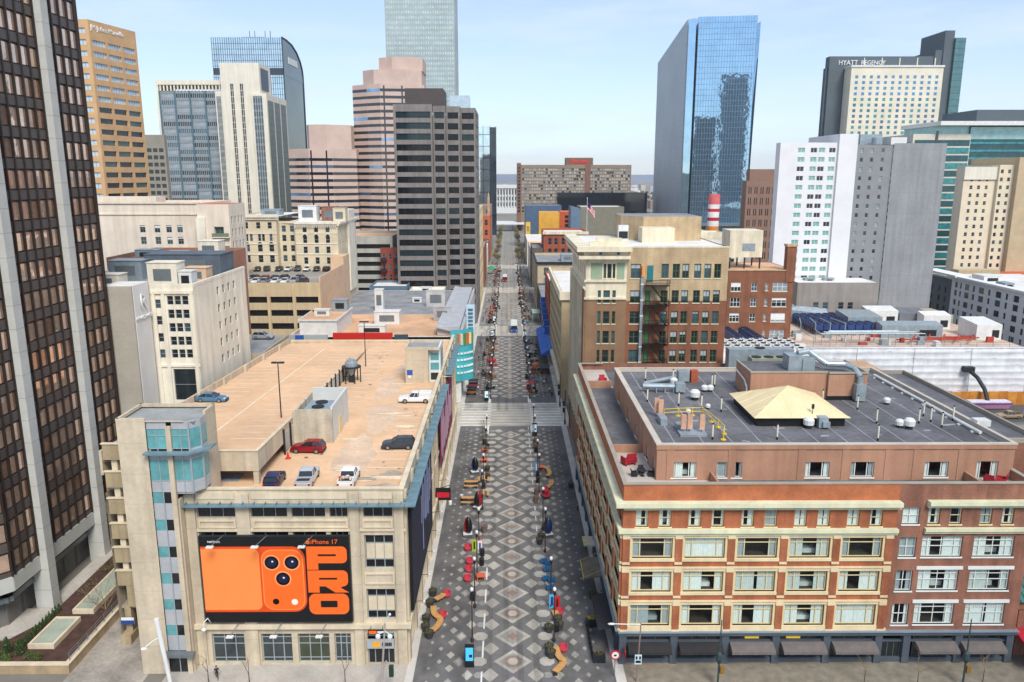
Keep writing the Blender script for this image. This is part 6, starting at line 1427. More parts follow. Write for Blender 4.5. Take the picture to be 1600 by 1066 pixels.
b.box(x0-e,uL+x0+.4,y0-e,y0,42.9,43.5); b.box(x0-e,x0,y0,y1,42.9,43.5); b.box(x0-e-.4,uL+x0+.6,y0-e-.4,y0+.6,44.3,45.2); b.box(x0-e-.4,x0+.6,y0+.6,y1,44.3,45.2); b.box(x0-.5,uL+x0+.1,y0-.5,y0,43.5,44.3); b.box(x0-.5,x0,y0,y1,43.5,44.3)
b.box(x0+.6,uL+x0,y0+.6,y0+1.4,45.2,46.0); b.box(x0+2.0,uL+x0-1,y0+1.4,y0+2.0,44.9,46.6)
for u in (2.6,5.9): b.box(x0+u-.25,x0+u+.25,y0-.62,y0-.5,43.65,44.15,1)
for k in range(20): b.box(x0-.45,x0-.35,y0+1+k*1.5,y0+1.6+k*1.5,43.6,44.1,2)
b.box(uL+x0,x1,y0-.05,y0+.4,44.9,45.15); b.build('cornice', [M_TERRA, mat('medallion_blue', '3f6ea8', .6), mat('frieze_bronze', '7b6f58', .7, var=.2)], t)
b = MB(); b.box(15.6,17.7,y0-.06,y0,39.0,42.1,0); b.box(20.5,21.9,y0-.06,y0,39.0,42.1,0); build_each(b, 'green_panel', M_GREENP, t)
b = MB(); b.q([(x0,y0,44.85),(x1,y0,44.85),(x1,y1,44.85),(x0,y1,44.85)]); b.build('roof', M_RFWHITE, t)
t2 = thing('roof_penthouse', 'buff brick penthouse with white panels on the white roof of the brown building', 'plant room', (32,168,44.9)); b = MB(); b.prism([(24,166),(28,161.5),(40,161.5),(40,175.5),(24,175.5)],44.85,49.8,0,1); b.box(27,33.5,156.6,161.4,44.85,47.8,2,2); b.build('wall', [M_TANB, M_RFGREY, M_TERRA], t2)
b = MB(); b.box(22.5,24.5,158.5,160,44.85,48.2,0); b.box(22.6,24.4,158.4,158.5,45.6,47,1); tag(b.build('air_conditioner', [M_HVACW, M_FAN]), 'upright beige air conditioner beside the buff brick penthouse', 'air conditioner')
t2 = thing('fire_escape', 'black iron fire escape zigzagging down the buff and red brick wall', 'fire escape', (28,144,30)); 
lv = [34.2-3.75*i+0 for i in range(5)]+[38.0]; lv = sorted(lv)
for z in lv:
    b = MB(); b.box(25.7,30.2,143.1,144.9,z-.1,z); 
    for zz in (z+.5,z+1.0): b.tube((25.7,143.1,zz),(30.2,143.1,zz),.06,n=4); b.tube((25.7,143.1,zz),(25.7,144.9,zz),.04,n=4); b.tube((30.2,143.1,zz),(30.2,144.9,zz),.04,n=4)
    for i in range(19): b.tube((25.7+i*.25,143.1,z),(25.7+i*.25,143.1,z+1.0),.03,n=3)
    b.build('platform', M_BLACK, t2)
for z0, z1 in zip(lv, lv[1:]):
    b = MB()
    for y in (143.4,144.2): b.tube((29.8,y,z0),(26.9,y,z1),.11,n=4)
    for k in range(12): f = (k+.5)/12; b.box(29.8-2.9*f-.13,29.8-2.9*f+.13,143.4,144.2,z0+(z1-z0)*f-.02,z0+(z1-z0)*f+.02)
    b.build('stair', M_BLACK, t2)
b = MB(); 
for x in (25.75,30.15): b.tube((x,143.15,19),(x,143.15,39),.05,n=4)
b.build('post', M_BLACK, t2)
b = MB(); b.box(25.0,25.5,144.4,145,8,40,0); 
for z in range(20,40,3): b.box(24.95,25.55,144.35,144.4,z,z+.25,1)
b.box(25.1,25.6,144.2,144.9,39.5,41.6,2); tag(b.build('riser_duct', [M_HVAC, M_WMETAL, mat('duct_orange', 'd98b3f', .6)]), 'grey vertical riser duct climbing the wall beside the fire escape', 'duct')
b = MB(); b.box(26.2,27.3,144.85,144.95,38.6,41.6); tag(b.build('door_hood', mat('teal_door', '1f6f74', .6)), 'teal door at the top of the fire escape', 'door')
# next block along the mall, right side
def fb(x0, x1, y0, y1): return dict(x0=x0, x1=x1, y0=y0, y1=y1)
t = block('tan_office_building', 'narrow tan building with a gridded mall front and white roof beyond the cross street', 'building', 14.0, 32, 199, 254, 28.5, mat('golden_tan_stucco', 'b3a07c', .85, var=.1, streak=.1), M_RFWHITE, left=grid(.5,54,5,27,16,6,.6,.55), front=rect_cols([4.5],[6,10,14,18,22],1.2,1.8), style=Style(M_TERRA, [M_GLD, M_GLB], t=.1, d=.3, nz=2, sill=M_TERRA), parapet=.9)
b = MB(); b.box(13.4,13.98,199,253.9,26.6,28.75); b.box(13.4,32.1,198.4,198.98,26.6,28.75); b.box(13.2,13.97,198.5,253.8,4.2,5.2); b.build('cornice', M_TERRA, t)
block('orange_red_building', 'low orange-red building beyond the tan gridded one', 'building', 13.7, 30, 254.2, 283, 24, mat('orange_red_brick', 'a24f2f', .85, var=.14), M_RFWHITE, left=grid(1,28,5,22,6,4,.35,.5), style=ST_D)
lowb('low_corner_shop', 'low dark-fronted shop on the corner past the second cross street', 13.2, 30, 301, 345, 11, mat('slate_shop', '5a5652', .85, var=.12), M_RFGREY, 4, 2)
t = block('teal_window_building', 'stone building with tall blue windows and a grey roof past the shops', 'building', 13.4, 36, 346, 391, 20.2, mat('pale_stone_front', 'b9aa90', .85, var=.1), M_RFGREY, front=grid(2,21,9,18.5,5,2,.6,.75), left=grid(1,44,3,18.5,9,4,.55,.6), style=Style(M_MULL, [mat('bright_blue_pane2', '5f97b5', .2), M_GLT], t=.08, d=.25, nx=2), parapet=1.2)
b = MB(); b.box(12.8,36.4,345.4,346,19.4,20.5); b.box(12.8,13.4,346,391,19.4,20.5); b.build('cornice', M_DARKM, t)
t = block('red_arched_building', 'red brick building with arched windows and a pale cornice', 'building', 19, 42, 410, 440, 29.2, mat('rust_red_brick', '9a5138', .85, var=.12), M_RFWHITE, front=rect_cols([3.2,6.4,10.2,13.4,17,20],[17,22.6],1.9,3.6), style=ST_D, parapet=1)
b = MB(); b.box(18.4,42.5,409.2,410,28,29.5); 
for u in (1.6,4.8,8.3,11.8,15.2,18.5): b.box(19+u-.35,19+u+.35,409.7,410,14,28,1)
b.build('cornice', [M_TERRA, mat('rust_red_brick', '9a5138')], t)
lowb('dark_stone_building', 'dark stone building with stepped cornice seen edge-on along the right of the mall', 12.9, 18.6, 409, 440, 21, mat('soot_stone', '5d5650', .85, var=.15), M_RFGREY, 2, 4)
lowb('cream_roofed_building', 'cream low building with pale roofs right of the far mall', 13, 34, 441, 495, 18, M_IVORY, M_RFTAN, 5, 3)
lowb('pale_shop_row', 'pale row of shops right of the far mall near its end', 13, 36, 515, 575, 16, M_CRT, M_RFWHITE, 5, 3)
lowb('dark_shop_row', 'dark row of shops left of the far mall near its end', -28, -12.6, 515, 543, 15, mat('umber_brick', '6a5145', .85, var=.15), M_RFGREY, 4, 3)
# blue awning and lettering, pale awning
t = thing('awning', 'long bright blue awning over the pavement beneath the orange-red building', 'awning', (12.5,258,4)); b = MB()
for i in range(6):
    ya = 236+i*7; b.hexa([(10.4,ya,3.2),(13.9,ya,3.4),(13.9,ya+6.7,3.4),(10.4,ya+6.7,3.2)],[(10.4,ya,3.5),(13.9,ya,5.6),(13.9,ya+6.7,5.6),(10.4,ya+6.7,3.5)])
b.build('canopy', mat('bright_blue_awning', '2f68c0', .7, var=.1), t); b = MB()
for i in range(7): b.tube((10.5,236+i*6.95,0),(10.5,236+i*6.95,3.3),.06,n=4)
b.build('post', M_DARKM, t)
t = thing('vertical_sign', 'blue stacked letter sign on the orange-red building above the awning', 'sign', (12.7,275,11)); b = MB()
for i in range(6): b.box(11.9,13.6,278-i*6,279.2-i*6,12.5-i*1.0,15-i*1.0,0); b.box(11.85,11.9,278.2-i*6,279-i*6,13-i*1.0,14.4-i*1.0,1)
b.build('lettering', [mat('sign_cobalt', '1f57b0', .5), M_WMETAL], t)
b = MB(); b.box(9.8,13.1,306,315,4.2,4.5); 
for y in (306.3,314.5): b.tube((10,y,0),(10,y,4.2),.08,n=4)
tag(b.build('shop_canopy', mat('pale_green_canopy', '9db5a6', .7)), 'pale green flat canopy over the pavement past the cross street', 'canopy')
# cream roofs and striped chimney behind the brown building
block('cream_roofs_building', 'cream block with small dark windows right behind the buff brick penthouse', 'building', 52, 80, 262, 282, 35.5, M_IVORY, M_RFWHITE, front=rect_cols([3,6.5,12,15.5,19,24],[24,28.5],1.1,2.2), style=ST_D)
block('cream_roofs_building', 'tall narrow cream block beside the striped chimney', 'building', 66, 78.5, 283, 292, 38, M_TERRA, M_RFWHITE, front=rect_cols([3,7],[31],1.1,2.2), style=ST_D)
block('cream_roofs_building', 'wide low cream block between the brick apartments and the white hotel', 'building', 60, 96, 305, 330, 34, M_IVORY, M_RFWHITE, front=rect_cols([4,9,14,20,26,31],[26],1.4,2.6), style=ST_D)
block('low_white_roof_building', 'low pale roofed building left of the blue tower podium', 'building', 56, 100, 380, 410, 31, M_CRT, M_RFWHITE, front=grid(2,42,20,28,9,2,.5,.5), style=ST_D)
t = thing('striped_chimney', 'tall chimney banded red and white above an orange base', 'chimney', (78.7,300,0)); b = MB(); R0 = 2.15
zs = [(0,39.2,0),(39.2,41.2,1),(41.2,42.5,2),(42.5,44.6,1),(44.6,45.8,2),(45.8,47.4,1),(47.4,51.2,3)]
for z0, z1, m in zs: b.lathe((78.7,300,0),[(R0+.25*(1-z0/51),z0),(R0+.25*(1-z1/51),z1)],20,m)
b.build('shaft', [mat('chimney_orange', 'd4843a', .8, var=.1), mat('chimney_white', 'd8d6d2', .7), mat('chimney_red', 'b02a3a', .7), mat('chimney_pink', 'd0686a', .8)], t, smooth=False)
# brick apartments with chimney and roof tank house
t = thing('brick_apartments', 'red brick apartment house with white sash windows and a tall end chimney', 'apartment house', (68,215,0)); b = MB()
zz = [13.5,18.2,22.4,26.6]; rc = rect_cols([4.6,13.8],[z+1 for z in zz],1.5,2.2)+[(1.0,z+1,3.4,z+3.4) for z in zz]+[(17.2-1.2+0,z+1,16.9,z+3.2) for z in zz]+[(8.2,z+1,9.8,z+3.2) for z in zz]+[(12.3,z+1,13.0,z+3.2) for z in []]
rc = [(.9,z+.8,3.6,z+3.3) for z in zz]+[(6.4,z+.9,8.0,z+3.1) for z in zz]+[(10.2,z+1,11.0,z+3.1) for z in zz]+[(12.2,z+.8,16.2,z+3.3) for z in zz]
facade(b, (59.5,208,0), (1,0), 17.8, 33.2, rc, .3); facade(b, (77.3,208,0), (0,1), 20, 33.2); facade(b, (59.5,228,0), (0,-1), 20, 33.2, (), 0); facade(b, (77.3,228,0), (-1,0), 17.8, 33.2)
b.box(75.0,77.4,207.8,210.2,30,39.5,0); b.box(74.8,77.6,207.6,210.4,39.5,40.1,1); b.box(59.4,77.4,207.85,208,33.0,33.3,1)
b.build('wall', [M_REDB, M_TANB], t)
windows(t, (59.5,208,0), (1,0), [r for r in rc if r[2]-r[0] > 2], Style(M_WFRAME, [M_GLD, M_GLP], t=.12, d=.22, nx=3, nz=2, bt=.06, sill=M_TERRA, blind=.8, blindmat=M_CURT)); windows(t, (59.5,208,0), (1,0), [r for r in rc if r[2]-r[0] < 2], Style(M_WFRAME, [M_GLD, M_GLB], t=.12, d=.22, nx=2, nz=2, bt=.05, sill=M_TERRA))
b = MB(); b.q([(59.6,208.1,33.1),(77.2,208.1,33.1),(77.2,227.9,33.1),(59.6,227.9,33.1)]); b.build('roof', M_RFTAN, t)
t = thing('tank_house', 'cream box tank house on steel legs on the brick apartment roof', 'tank house', (65,216,33)); b = MB(); b.box(60.5,69.5,212,220,36.2,43.5,0); b.box(64,67.5,211.9,212,38,40,1)
for x in (60.8,64.8,69):
    for y in (212.4,219.4): b.box(x,x+.35,y,y+.35,33,36.2,2)
b.build('body', [M_TERRA, M_HVAC, M_DARKM], t)
# white and grey hotel, low garage beneath
t = thing('white_and_grey_hotel', 'hotel tower half white with teal blinds and half plain grey', 'hotel', (111,262,0)); b = MB()
zz = [19.2+i*2.87 for i in range(17)]; r1 = [(u,z,u+w_,z+1.5) for z in zz for u, w_ in ((5.6,2.2),(9.6,2.0),(12.1,2.0),(15.4,2.0))]; r2 = [(u,z,u+.95,z+1.35) for z in zz for u in (1.4,4.6,8.0)]
facade(b, (85.5,250,0), (1,0), 18.1, 68.2, r1, .25, 0); b.box(103.6,109.4,249.2,275,0,70.8,0); facade(b, (109.4,250,0), (1,0), 11.6, 67.6, r2, .25, 1); facade(b, (121,249.6,0), (1,0), 16.6, 68, (), 0, 2); b.q([(85.5,254,0),(85.5,250,0),(85.5,250,68.2),(85.5,254,68.2)],0); b.q([(137.6,249.6,0),(137.6,275,0),(137.6,275,68),(137.6,249.6,68)],2); b.q([(85.5,250,68.2),(103.6,250,68.2),(103.6,254,68.2),(85.5,254,68.2)],0); b.q([(105.3,254,0),(85.5,254,0),(85.5,254,68.2),(105.3,254,68.2)],0); b.q([(109.4,250,67.6),(137.6,249.6,67.6),(137.6,275,67.6),(109.4,275,67.6)],1)
b.build('wall', [mat('white_render', 'd9dadb', .8, var=.04, scale=.2, zline=2.87, line=.95), mat('grey_render', '85888b', .8, var=.06), mat('grey_panelling', '8a8c8f', .7, var=.1, scale=.12, streak=.1, zline=6.6, xline=6.2, line=.88, linew=.15)], t)
ST_TB = Style(M_WFRAME, [glass('teal_blind_pane', lin('7fb3a8'), rough=.15), MATS['teal_blind_pane'], MATS['teal_blind_pane'], M_GLD], t=.08, d=.2, nx=2, bt=.04)
windows(t, (85.5,250,0), (1,0), r1, ST_TB, 3); windows(t, (109.4,250,0), (1,0), r2, Style(M_WFRAME, [M_GLD, M_GLP, M_GLT], t=.05, d=.2))
b = MB(); b.box(113,120,256,268,67.6,71,0); b.lathe((117,253,67.6),[(1.6,0),(1.6,2.2),(.3,2.8)],12,0); b.box(122,127,254,262,67.6,70,1); b.build('roof_plant', [M_HVAC, M_HVACW], t)
t = thing('grey_garage', 'low grey-clad garage with open concrete decks under the white hotel', 'parking deck', (101,244,0)); b = MB(); r1 = [(u,z,u+1.6,z+1.9) for z in (19.6,) for u in (2.6,5.6,10.4,13.2)]; r2 = [(u,z,u+9.5,z+1.9) for z in (9.5,13.4) for u in (.8,11.2)]
facade(b, (89,236,0), (1,0), 25, 26, [(u,17.8,u+1.6,19.9) for u in (5.2,8.2,13.0,15.9)]+[(.6,z,11.5,z+1.8) for z in (8.6,12.4)]+[(12.4,z,24,z+1.8) for z in (8.6,12.4)], .5); b.q([(89,249,0),(89,236,0),(89,236,26),(89,249,26)]); b.q([(89,236,25.8),(114,236,25.8),(114,249,25.8),(89,249,25.8)],1); b.box(88.8,114.1,235.8,236,6.8,8.4,2); b.box(88.8,114.1,235.8,236,10.5,12.3,2); b.box(88.8,138,235.9,249,0,15.8,2); b.build('wall', [M_GREYC, M_RFWHITE, mat('beige_deck_edge', 'a89d88', .85, var=.1)], t)
windows(t, (89,236,0), (1,0), [(u,17.8,u+1.6,19.9) for u in (5.2,8.2,13.0,15.9)], ST_D); windows(t, (89,235.75,0), (1,0), [(.6,z,24,z+1.8) for z in (8.6,12.4)], Style(M_DARKM, [M_SMOKE], t=0, d=.01))  # dark sheets on the solid wall paint the shaded open decks
# white apartments at the right edge
t = thing('white_apartments', 'long white apartment block with black windows at the right edge', 'apartment house', (165,255,0)); b = MB(); OL = (156,286,0); UL = (0,-1)
rc = [(u,z,u+w_,z+2.0) for z in (4,7.3,10.6,13.9,17.2,20.0) for u, w_ in ((18,1.6),(21,1.0),(24,2.6),(28.5,1.2),(32,2.8),(37,1.2),(41,2.8),(46,1.2),(50,2.6),(55,1.2),(59,2.6),(64,1.2))]; rk = [(u,z,u+1.4,z+2) for z in (10.6,13.9,17.2) for u in (3,8,12)]
facade(b, OL, UL, 16, 22.4, rk, .25, 1); facade(b, P3(OL,UL,16,0), UL, 58, 23.3, [(r[0]-16,r[1],r[2]-16,r[3]) for r in rc], .3, 0); facade(b, (156,212,0), (1,0), 30, 23.3, (), 0, 0); b.q([(156,286,22.4),(156,270,22.4),(190,270,22.4),(190,286,22.4)],2); b.q([(156,212,22.8),(190,212,22.8),(190,270,22.8),(156,270,22.8)],2); b.box(155.2,158,212,272,23.3,24.0,0); b.box(154.6,160,266,288,23.6,24.3,0)
b.build('wall', [mat('bright_white_render', 'd8d9d8', .8, var=.04), M_SLATE, M_RFWHITE], t); windows(t, OL, UL, rc+rk, Style(M_DARKM, [M_GLD, M_GLD, M_GLB], t=.1, d=.25, nx=2, bt=.06), 3)
# building site wrapped in white sheeting, with plant on its roof
t = thing('sheeted_building', 'low building under works wrapped in white plastic sheeting with roof plant', 'building', (95,215,0)); b = MB(); rg = random.Random(31)
b.box(44,137,197.3,234,0,13.6,0,1); b.build('wall', [M_REDB, mat('pinkish_roof', 'c2ab98', .9, var=.2, scale=.2)], t)
b = MB(); nx_, nz_ = 90, 24; k = 0
for j in range(nz_+1):
    for i in range(nx_+1):
        zz_ = 14.0*j/nz_; f = abs(math.sin(zz_/1.75*math.pi))**.6; b.v.append((70+67.3*i/nx_, 197.0-.30*f*(1+.25*math.sin(i*.23+int(zz_/1.75)*2.1))-.05-.07*rg.random(), zz_-.12*f*rg.random()))
for j in range(nz_):
    for i in range(nx_): a = j*(nx_+1)+i; b.f.append((a,a+1,a+nx_+2,a+nx_+1)); b.m.append(0)
b.box(70,137.3,196.7,198.4,14.0,14.15,0)
b.build('sheeting', mat('white_sheeting', 'd9dbdd', .35, var=.1, scale=.5, streak=.08), t, smooth=True)
b = MB()
for i in range(8): z = .9+i*1.75; b.tube((70,196.75,z),(137.2,196.75,z),.05,n=4)
for i in range(5): b.tube((76+i*15,196.6,0),(76+i*15,196.6,14),.04,n=4)
b.build('strap', M_DARKM, t)
b = MB(); b.box(44,70,196.6,197.2,0,13.8); b.build('white_screen', M_HVACW, t)
t = thing('site_hoarding', 'orange timber hoarding along the foot of the white sheeting', 'hoarding', (120,193,0)); b = MB()
for i in range(16): b.box(100+i*2.44,102.4+i*2.44,192.6,192.75,0,3.4+.1*(i%3),i%2)
b.build('panel', [mat('orange_plywood', 'c98532', .8, var=.16, scale=.6), mat('amber_plywood', 'b8752c', .8, var=.2, scale=.6)], t)
t = thing('debris_chute', 'dark bent rubbish chute rising from the pink container against the sheeting', 'chute', (122,193.5,0)); b = MB(); b.path([(122.5,190,1.8),(122.3,191.5,4.5),(121.4,193.6,7),(120.2,196,8.6)],.5,8); b.box(118.9,121.4,195,197,8.0,9.4); b.build('tube', M_DARKM, t)
t = thing('skip_container', 'long pink and violet container under the rubbish chute', 'skip', (122.5,189.5,0)); b = MB(); b.hexa([(118,188.4,.2),(127,188.4,.2),(127,190.8,.2),(118,190.8,.2)],[(117,188.2,1.7),(128,188.2,1.7),(128,191,1.7),(117,191,1.7)],0); b.box(117,128,188.1,188.2,1.45,1.75,1); b.build('body', [mat('pink_steel', 'a0728c', .6, var=.2), mat('violet_steel', '6a4a8a', .6)], t); b = MB(); b.box(117.4,127.6,188.5,190.8,1.7,2.0); b.build('load', mat('white_debris', 'cfccd2', .9, var=.25, scale=2), t)
# roof plant of the sheeted building
def ac_unit(w_, d_, h, nx, ny, body, name='air_handler'):
    b = MB(); b.box(-w_/2,w_/2,-d_/2,d_/2,0,h,0); f = MB()
    for i in range(nx):
        for j in range(ny): f.lathe((-w_/2+w_*(i+.5)/nx,-d_/2+d_*(j+.5)/ny,h),[(min(w_/nx,d_/ny)*.4,0),(min(w_/nx,d_/ny)*.4,.14),(min(w_/nx,d_/ny)*.36,.15),(.06,.1)],10,0)
    return b, f
def ac_thing(name, label, cat, loc, w_, d_, h, nx, ny, body, group=None, rz=0, legs=0):
    t = thing(name, label, cat, loc, rz, group); b, f = ac_unit(w_, d_, h, nx, ny, body)
    if legs:
        for v in range(len(b.v)): b.v[v] = (b.v[v][0], b.v[v][1], b.v[v][2]+legs)
        for v in range(len(f.v)): f.v[v] = (f.v[v][0], f.v[v][1], f.v[v][2]+legs)
        for x in (-w_/2+.1,w_/2-.3):
            for y in (-d_/2+.1,d_/2-.3): b.box(x,x+.2,y,y+.2,0,legs,0)
    b.build('casing', body, t, local=True); f.build('fan', M_FAN, t, local=True); return t
M_BLUEC = mat('cobalt_blue_steel', '2c4278', .5, var=.1)
pr = ac_thing('cooling_unit', 'cobalt blue cooling unit in the rows on the sheeted roof before the grey garage', 'cooling unit', (91,220,14), 2.0, 3.2, 1.5, 1, 2, M_BLUEC, 'cobalt blue cooling units', legs=1.6); us_ = []
for r in range(5):
    for c in range(8): place(pr, us_, (88.6+c*2.25-r*.2+(r*.2), 217.5+r*4.4, 13.6))
pr = ac_thing('long_cooling_unit', 'left one of the two long cobalt blue cooling units by the brown building', 'cooling unit', (63,214,13.7), 2.4, 14, 1.8, 1, 6, M_BLUEC, legs=2.2); us_ = []
place(pr, us_, (59.5,208-6.5,13.6)); place(pr, us_, (64.5,201.5,13.6), label='right one of the two long cobalt blue cooling units by the brown building')
pr = ac_thing('condenser', 'small white condenser in the tight array beside the brown building', 'condenser', (50,180,10), 1.9, 1.5, 1.2, 1, 1, M_HVACW, 'white condenser array'); us_ = []
b = MB(); b.box(42.2,66,158,176.5,0,20.2,0,1); b.build('low_annexe', [M_HVACW, M_RFWHITE]); o = bpy.data.objects['low_annexe']; tag(o, 'low white annexe carrying the condenser array beside the brown building', 'building')
for r in range(5):
    for c in range(10): place(pr, us_, (44+c*2.2, 164.5+r*2.5, 20.2))
ac_thing('roof_chiller', 'long green-grey chiller with four black fans behind the hotel plant room', 'chiller', (48.5,137,22), 9, 2.6, 2.2, 4, 1, mat('olive_grey_casing', '8d937e', .6, var=.1), legs=1.6)
ac_thing('roof_duct_box', 'large blue-grey duct box behind the long green-grey chiller', 'duct', (47,141,22), 12, 2.4, 4.6, 1, 1, M_HVAC)
for i, (x, y, w_, d_, h, m, lab) in enumerate([(91,236,15,3,5.5,M_HVAC,'long sloping grey duct enclosure before the grey garage'),(104,226,10,9,5,M_HVAC,'big grey plant box right of the blue cooling units'),(113,214,17,4,4.2,M_HVAC,'wide pale grey duct box in the middle of the sheeted roof'),(113,232,9,5,5.5,M_HVACW,'white plant cabin with black louvre at the back of the sheeted roof'),(122.5,233,9,7,4.6,mat('dark_plant_roof', '6b7076', .7),'dark roofed plant cabin on the sheeted roof'),(127,227,8,4,4.8,M_HVACW,'white plant cabin right of the dark roofed cabin'),(133,214,7,9,5,M_HVACW,'white plant cabin at the right end of the sheeted roof')]):
    t = thing('plant_cabin', lab, 'plant cabin', (x,y,13.6)); b = MB(); b.hexa([(x-w_/2,y-d_/2,13.6),(x+w_/2,y-d_/2,13.6),(x+w_/2,y+d_/2,13.6),(x-w_/2,y+d_/2,13.6)],[(x-w_/2,y-d_/2,13.6+h*.85),(x+w_/2,y-d_/2,13.6+h*(.85 if i else .5)),(x+w_/2,y+d_/2,13.6+h),(x-w_/2,y+d_/2,13.6+h)]); b.build('casing', m, t)
    b = MB(); b.box(x+w_*.12,x+w_*.4,y-d_/2-.05,y-d_/2,14.2,13.6+h*.55); b.build('louvre', M_FAN, t)
t = thing('pipe_rack', 'tangle of silver pipes on a steel rack across the sheeted roof', 'pipe rack', (95,205,14)); b = MB()
for i in range(5): b.tube((84+i,203.5+i*.8,16.6+.3*(i%2)),(112-i*2,203.5+i*.8,16.6+.3*(i%2)),.13,n=5,m=i%2)
for i in range(8): b.box(84+i*4,84.15+i*4,203,203.15,13.6,16.4,0); b.box(84+i*4,84.15+i*4,207,207.15,13.6,16.4,0); b.box(84+i*4,84.15+i*4,203,207.2,16.3,16.45,0)
for i in range(6): b.path([(74+i*4,206,15.6),(74+i*4.2,214,15.6),(74+i*4.2,214,17.5),(79+i*3,222,17.5)],.14,5,1)
b.build('pipe', [M_HVAC, mat('bright_pipe', '9fb0b6', .45, metal=.4)], t)
t = thing('steel_beam_frame', 'red-painted steel beams laid over the right of the sheeted roof', 'steel frame', (118,205,14)); b = MB()
for i in range(5): b.box(106+i*5,124+i*3,206.5+i*1.1,206.8+i*1.1,14.2,14.5); b.hexa([(108+i*4,203,14.5),(108.3+i*4,203,14.5),(114.3+i*4,212,14.5),(114+i*4,212,14.5)],[(108+i*4,203,14.8),(108.3+i*4,203,14.8),(114.3+i*4,212,14.8),(114+i*4,212,14.8)])
b.build('beam', mat('red_oxide_steel', 'a8402e', .7), t)
t = thing('roof_guardrail', 'thin steel guard rail along the front edge of the sheeted roof', 'railing', (105,197.5,14)); b = MB()
for i in range(14): b.tube((80+i*4.3,198.2,14),(80+i*4.3,198.2,17.5 if i%4==0 else 15.3),.05,n=4)
for z in (14.7,15.3): b.tube((80,198.2,z),(137,198.2,z),.04,n=4)
b.build('rail', M_STEEL, t)
t = thing('brick_parapet_house', 'low brick stair house with sloping roof behind the hotel plant room', 'building', (58,150,0)); b = MB(); b.box(62,72,137,152,0,21.5,0,1); b.box(47,61.8,150.2,156,0,19.5,0,2); b.build('wall', [M_REDB, M_RFTAN, M_RFWHITE], t)
b = MB(); rg = random.Random(19)   # small plant scattered on the sheeted roof
for i in range(26):
    x, y = rg.uniform(72,134), rg.uniform(199.5,232); w_, d_, h = rg.uniform(.8,2.6), rg.uniform(.8,2), rg.uniform(.6,1.8)
    if 86 < x < 108 and y > 214: continue
    o = MB(); o.box(x-w_/2,x+w_/2,y-d_/2,y+d_/2,13.6,13.6+h); tag(o.build('plant_box', [M_HVAC, M_HVACW, M_WMETAL, MATS['red_oxide_steel']][i%4]), 'small plant box among the scattered equipment on the sheeted roof', 'plant box', 'small plant boxes on the sheeted roof')
# ------------------------------------------------------------------ roof fittings of garage and hotel
t = thing('plant_enclosure', 'pale concrete-walled plant enclosure with a blue-grey chiller inside on the garage roof', 'plant enclosure', (-27.4,110,21)); b = MB()
b.box(-30.0,-24.7,104.7,105.0,21,25.9,0); b.box(-25.0,-24.7,105.0,115.2,21,26.2,1); b.box(-30.0,-24.7,115.2,115.5,21,26.2,1); b.box(-30.3,-30.0,104.7,115.5,21,25.5,0); b.box(-30,-25,105,115.2,23.6,23.7,2); b.box(-24.68,-24.6,108.5,110.5,21,23.6,3)
b.build('wall', [mat('stained_concrete', 'b7ad99', .88, var=.2, scale=.4, streak=.25), mat('pale_grey_panel', 'c9cbc7', .6, var=.06), M_RFGREY, mat('cream_door', 'd8c08c', .7)], t)
ac_thing('air_conditioner', 'blue-grey chiller with two fans inside the concrete plant enclosure', 'air conditioner', (-27.2,108.2,23.7), 3.6, 4.6, 1.9, 1, 2, M_HVAC)
t = thing('cooling_tower', 'round cooling tower on dark steel legs at the back of the garage roof', 'cooling tower', (-28.6,138,21)); b = MB(); b.lathe((-28.6,138,24.2),[(.6,-1.6),(1.5,.6),(1.5,1.5),(1.1,1.7),(1.1,2.1)],14,0); b.build('drum', M_HVAC, t)
for i in range(6): b = MB(); a = i*1.047; x, y = -28.6+2.1*math.cos(a), 138+2.1*math.sin(a); b.tube((x,y,21),(x,y,24.6),.14,n=5); b.build('leg', M_DARKM, t)
b = MB(); b.lathe((-28.6,138,24.5),[(2.3,0),(2.3,.25)],12); b.build('ring', M_DARKM, t); b = MB(); b.box(-29.2,-28.0,137.4,138.6,21,23); b.build('base', M_DARKM, t); t.scale = (.78,.78,.8)
t = thing('divider_screen', 'row of dark posts with grey panels dividing the two garage roof bays', 'screen', (-30.3,125,21)); b = MB()
for i in range(15): b.tube((-30.2,100+i*3.2,21),(-30.2,100+i*3.2,24.6-.05*i),.14,n=5,m=0)
build_each(b, 'post', M_DARKM, t); b = MB()
for i in range(12): b.box(-30.35,-30.3,100.3+i*3.2,102.8+i*3.2,21.2,23.8-.08*i,1)
build_each(b, 'panel', [M_DARKM, mat('pale_mesh_panel', 'b9b6a8', .8, var=.12)], t)
def roof_lamp(loc, h, label):
    t = thing('lamp_post', label, 'lamp post', loc); b = MB(); x, y, z = loc; b.tube((x,y,z),(x,y,z+h),.11,.08,6); b.build('pole', M_DARKM, t); b = MB(); b.box(x-.9,x-.15,y-.25,y+.25,z+h-.1,z+h+.1); b.box(x+.15,x+.9,y-.25,y+.25,z+h-.1,z+h+.1); b.box(x-.15,x+.15,y-.1,y+.1,z+h-.1,z+h+.1); b.build('lamp_head', M_DARKM, t)
roof_lamp((-33.0,108.5,23.6), 8.2, 'double-headed dark lamp post on the garage ramp'); roof_lamp((-28.2,150,21), 9, 'thin dark lamp post behind the cooling tower')
t = thing('traffic_cone', 'red traffic cone at the foot of the garage ramp', 'cone', (-29.4,98.5,21)); b = MB(); b.lathe((-29.4,98.5,21.06),[(.24,0),(.05,.9)],10); b.box(-29.75,-29.05,98.15,98.85,21.02,21.07); b.build('body', mat('cone_red', 'c62f25', .6), t)
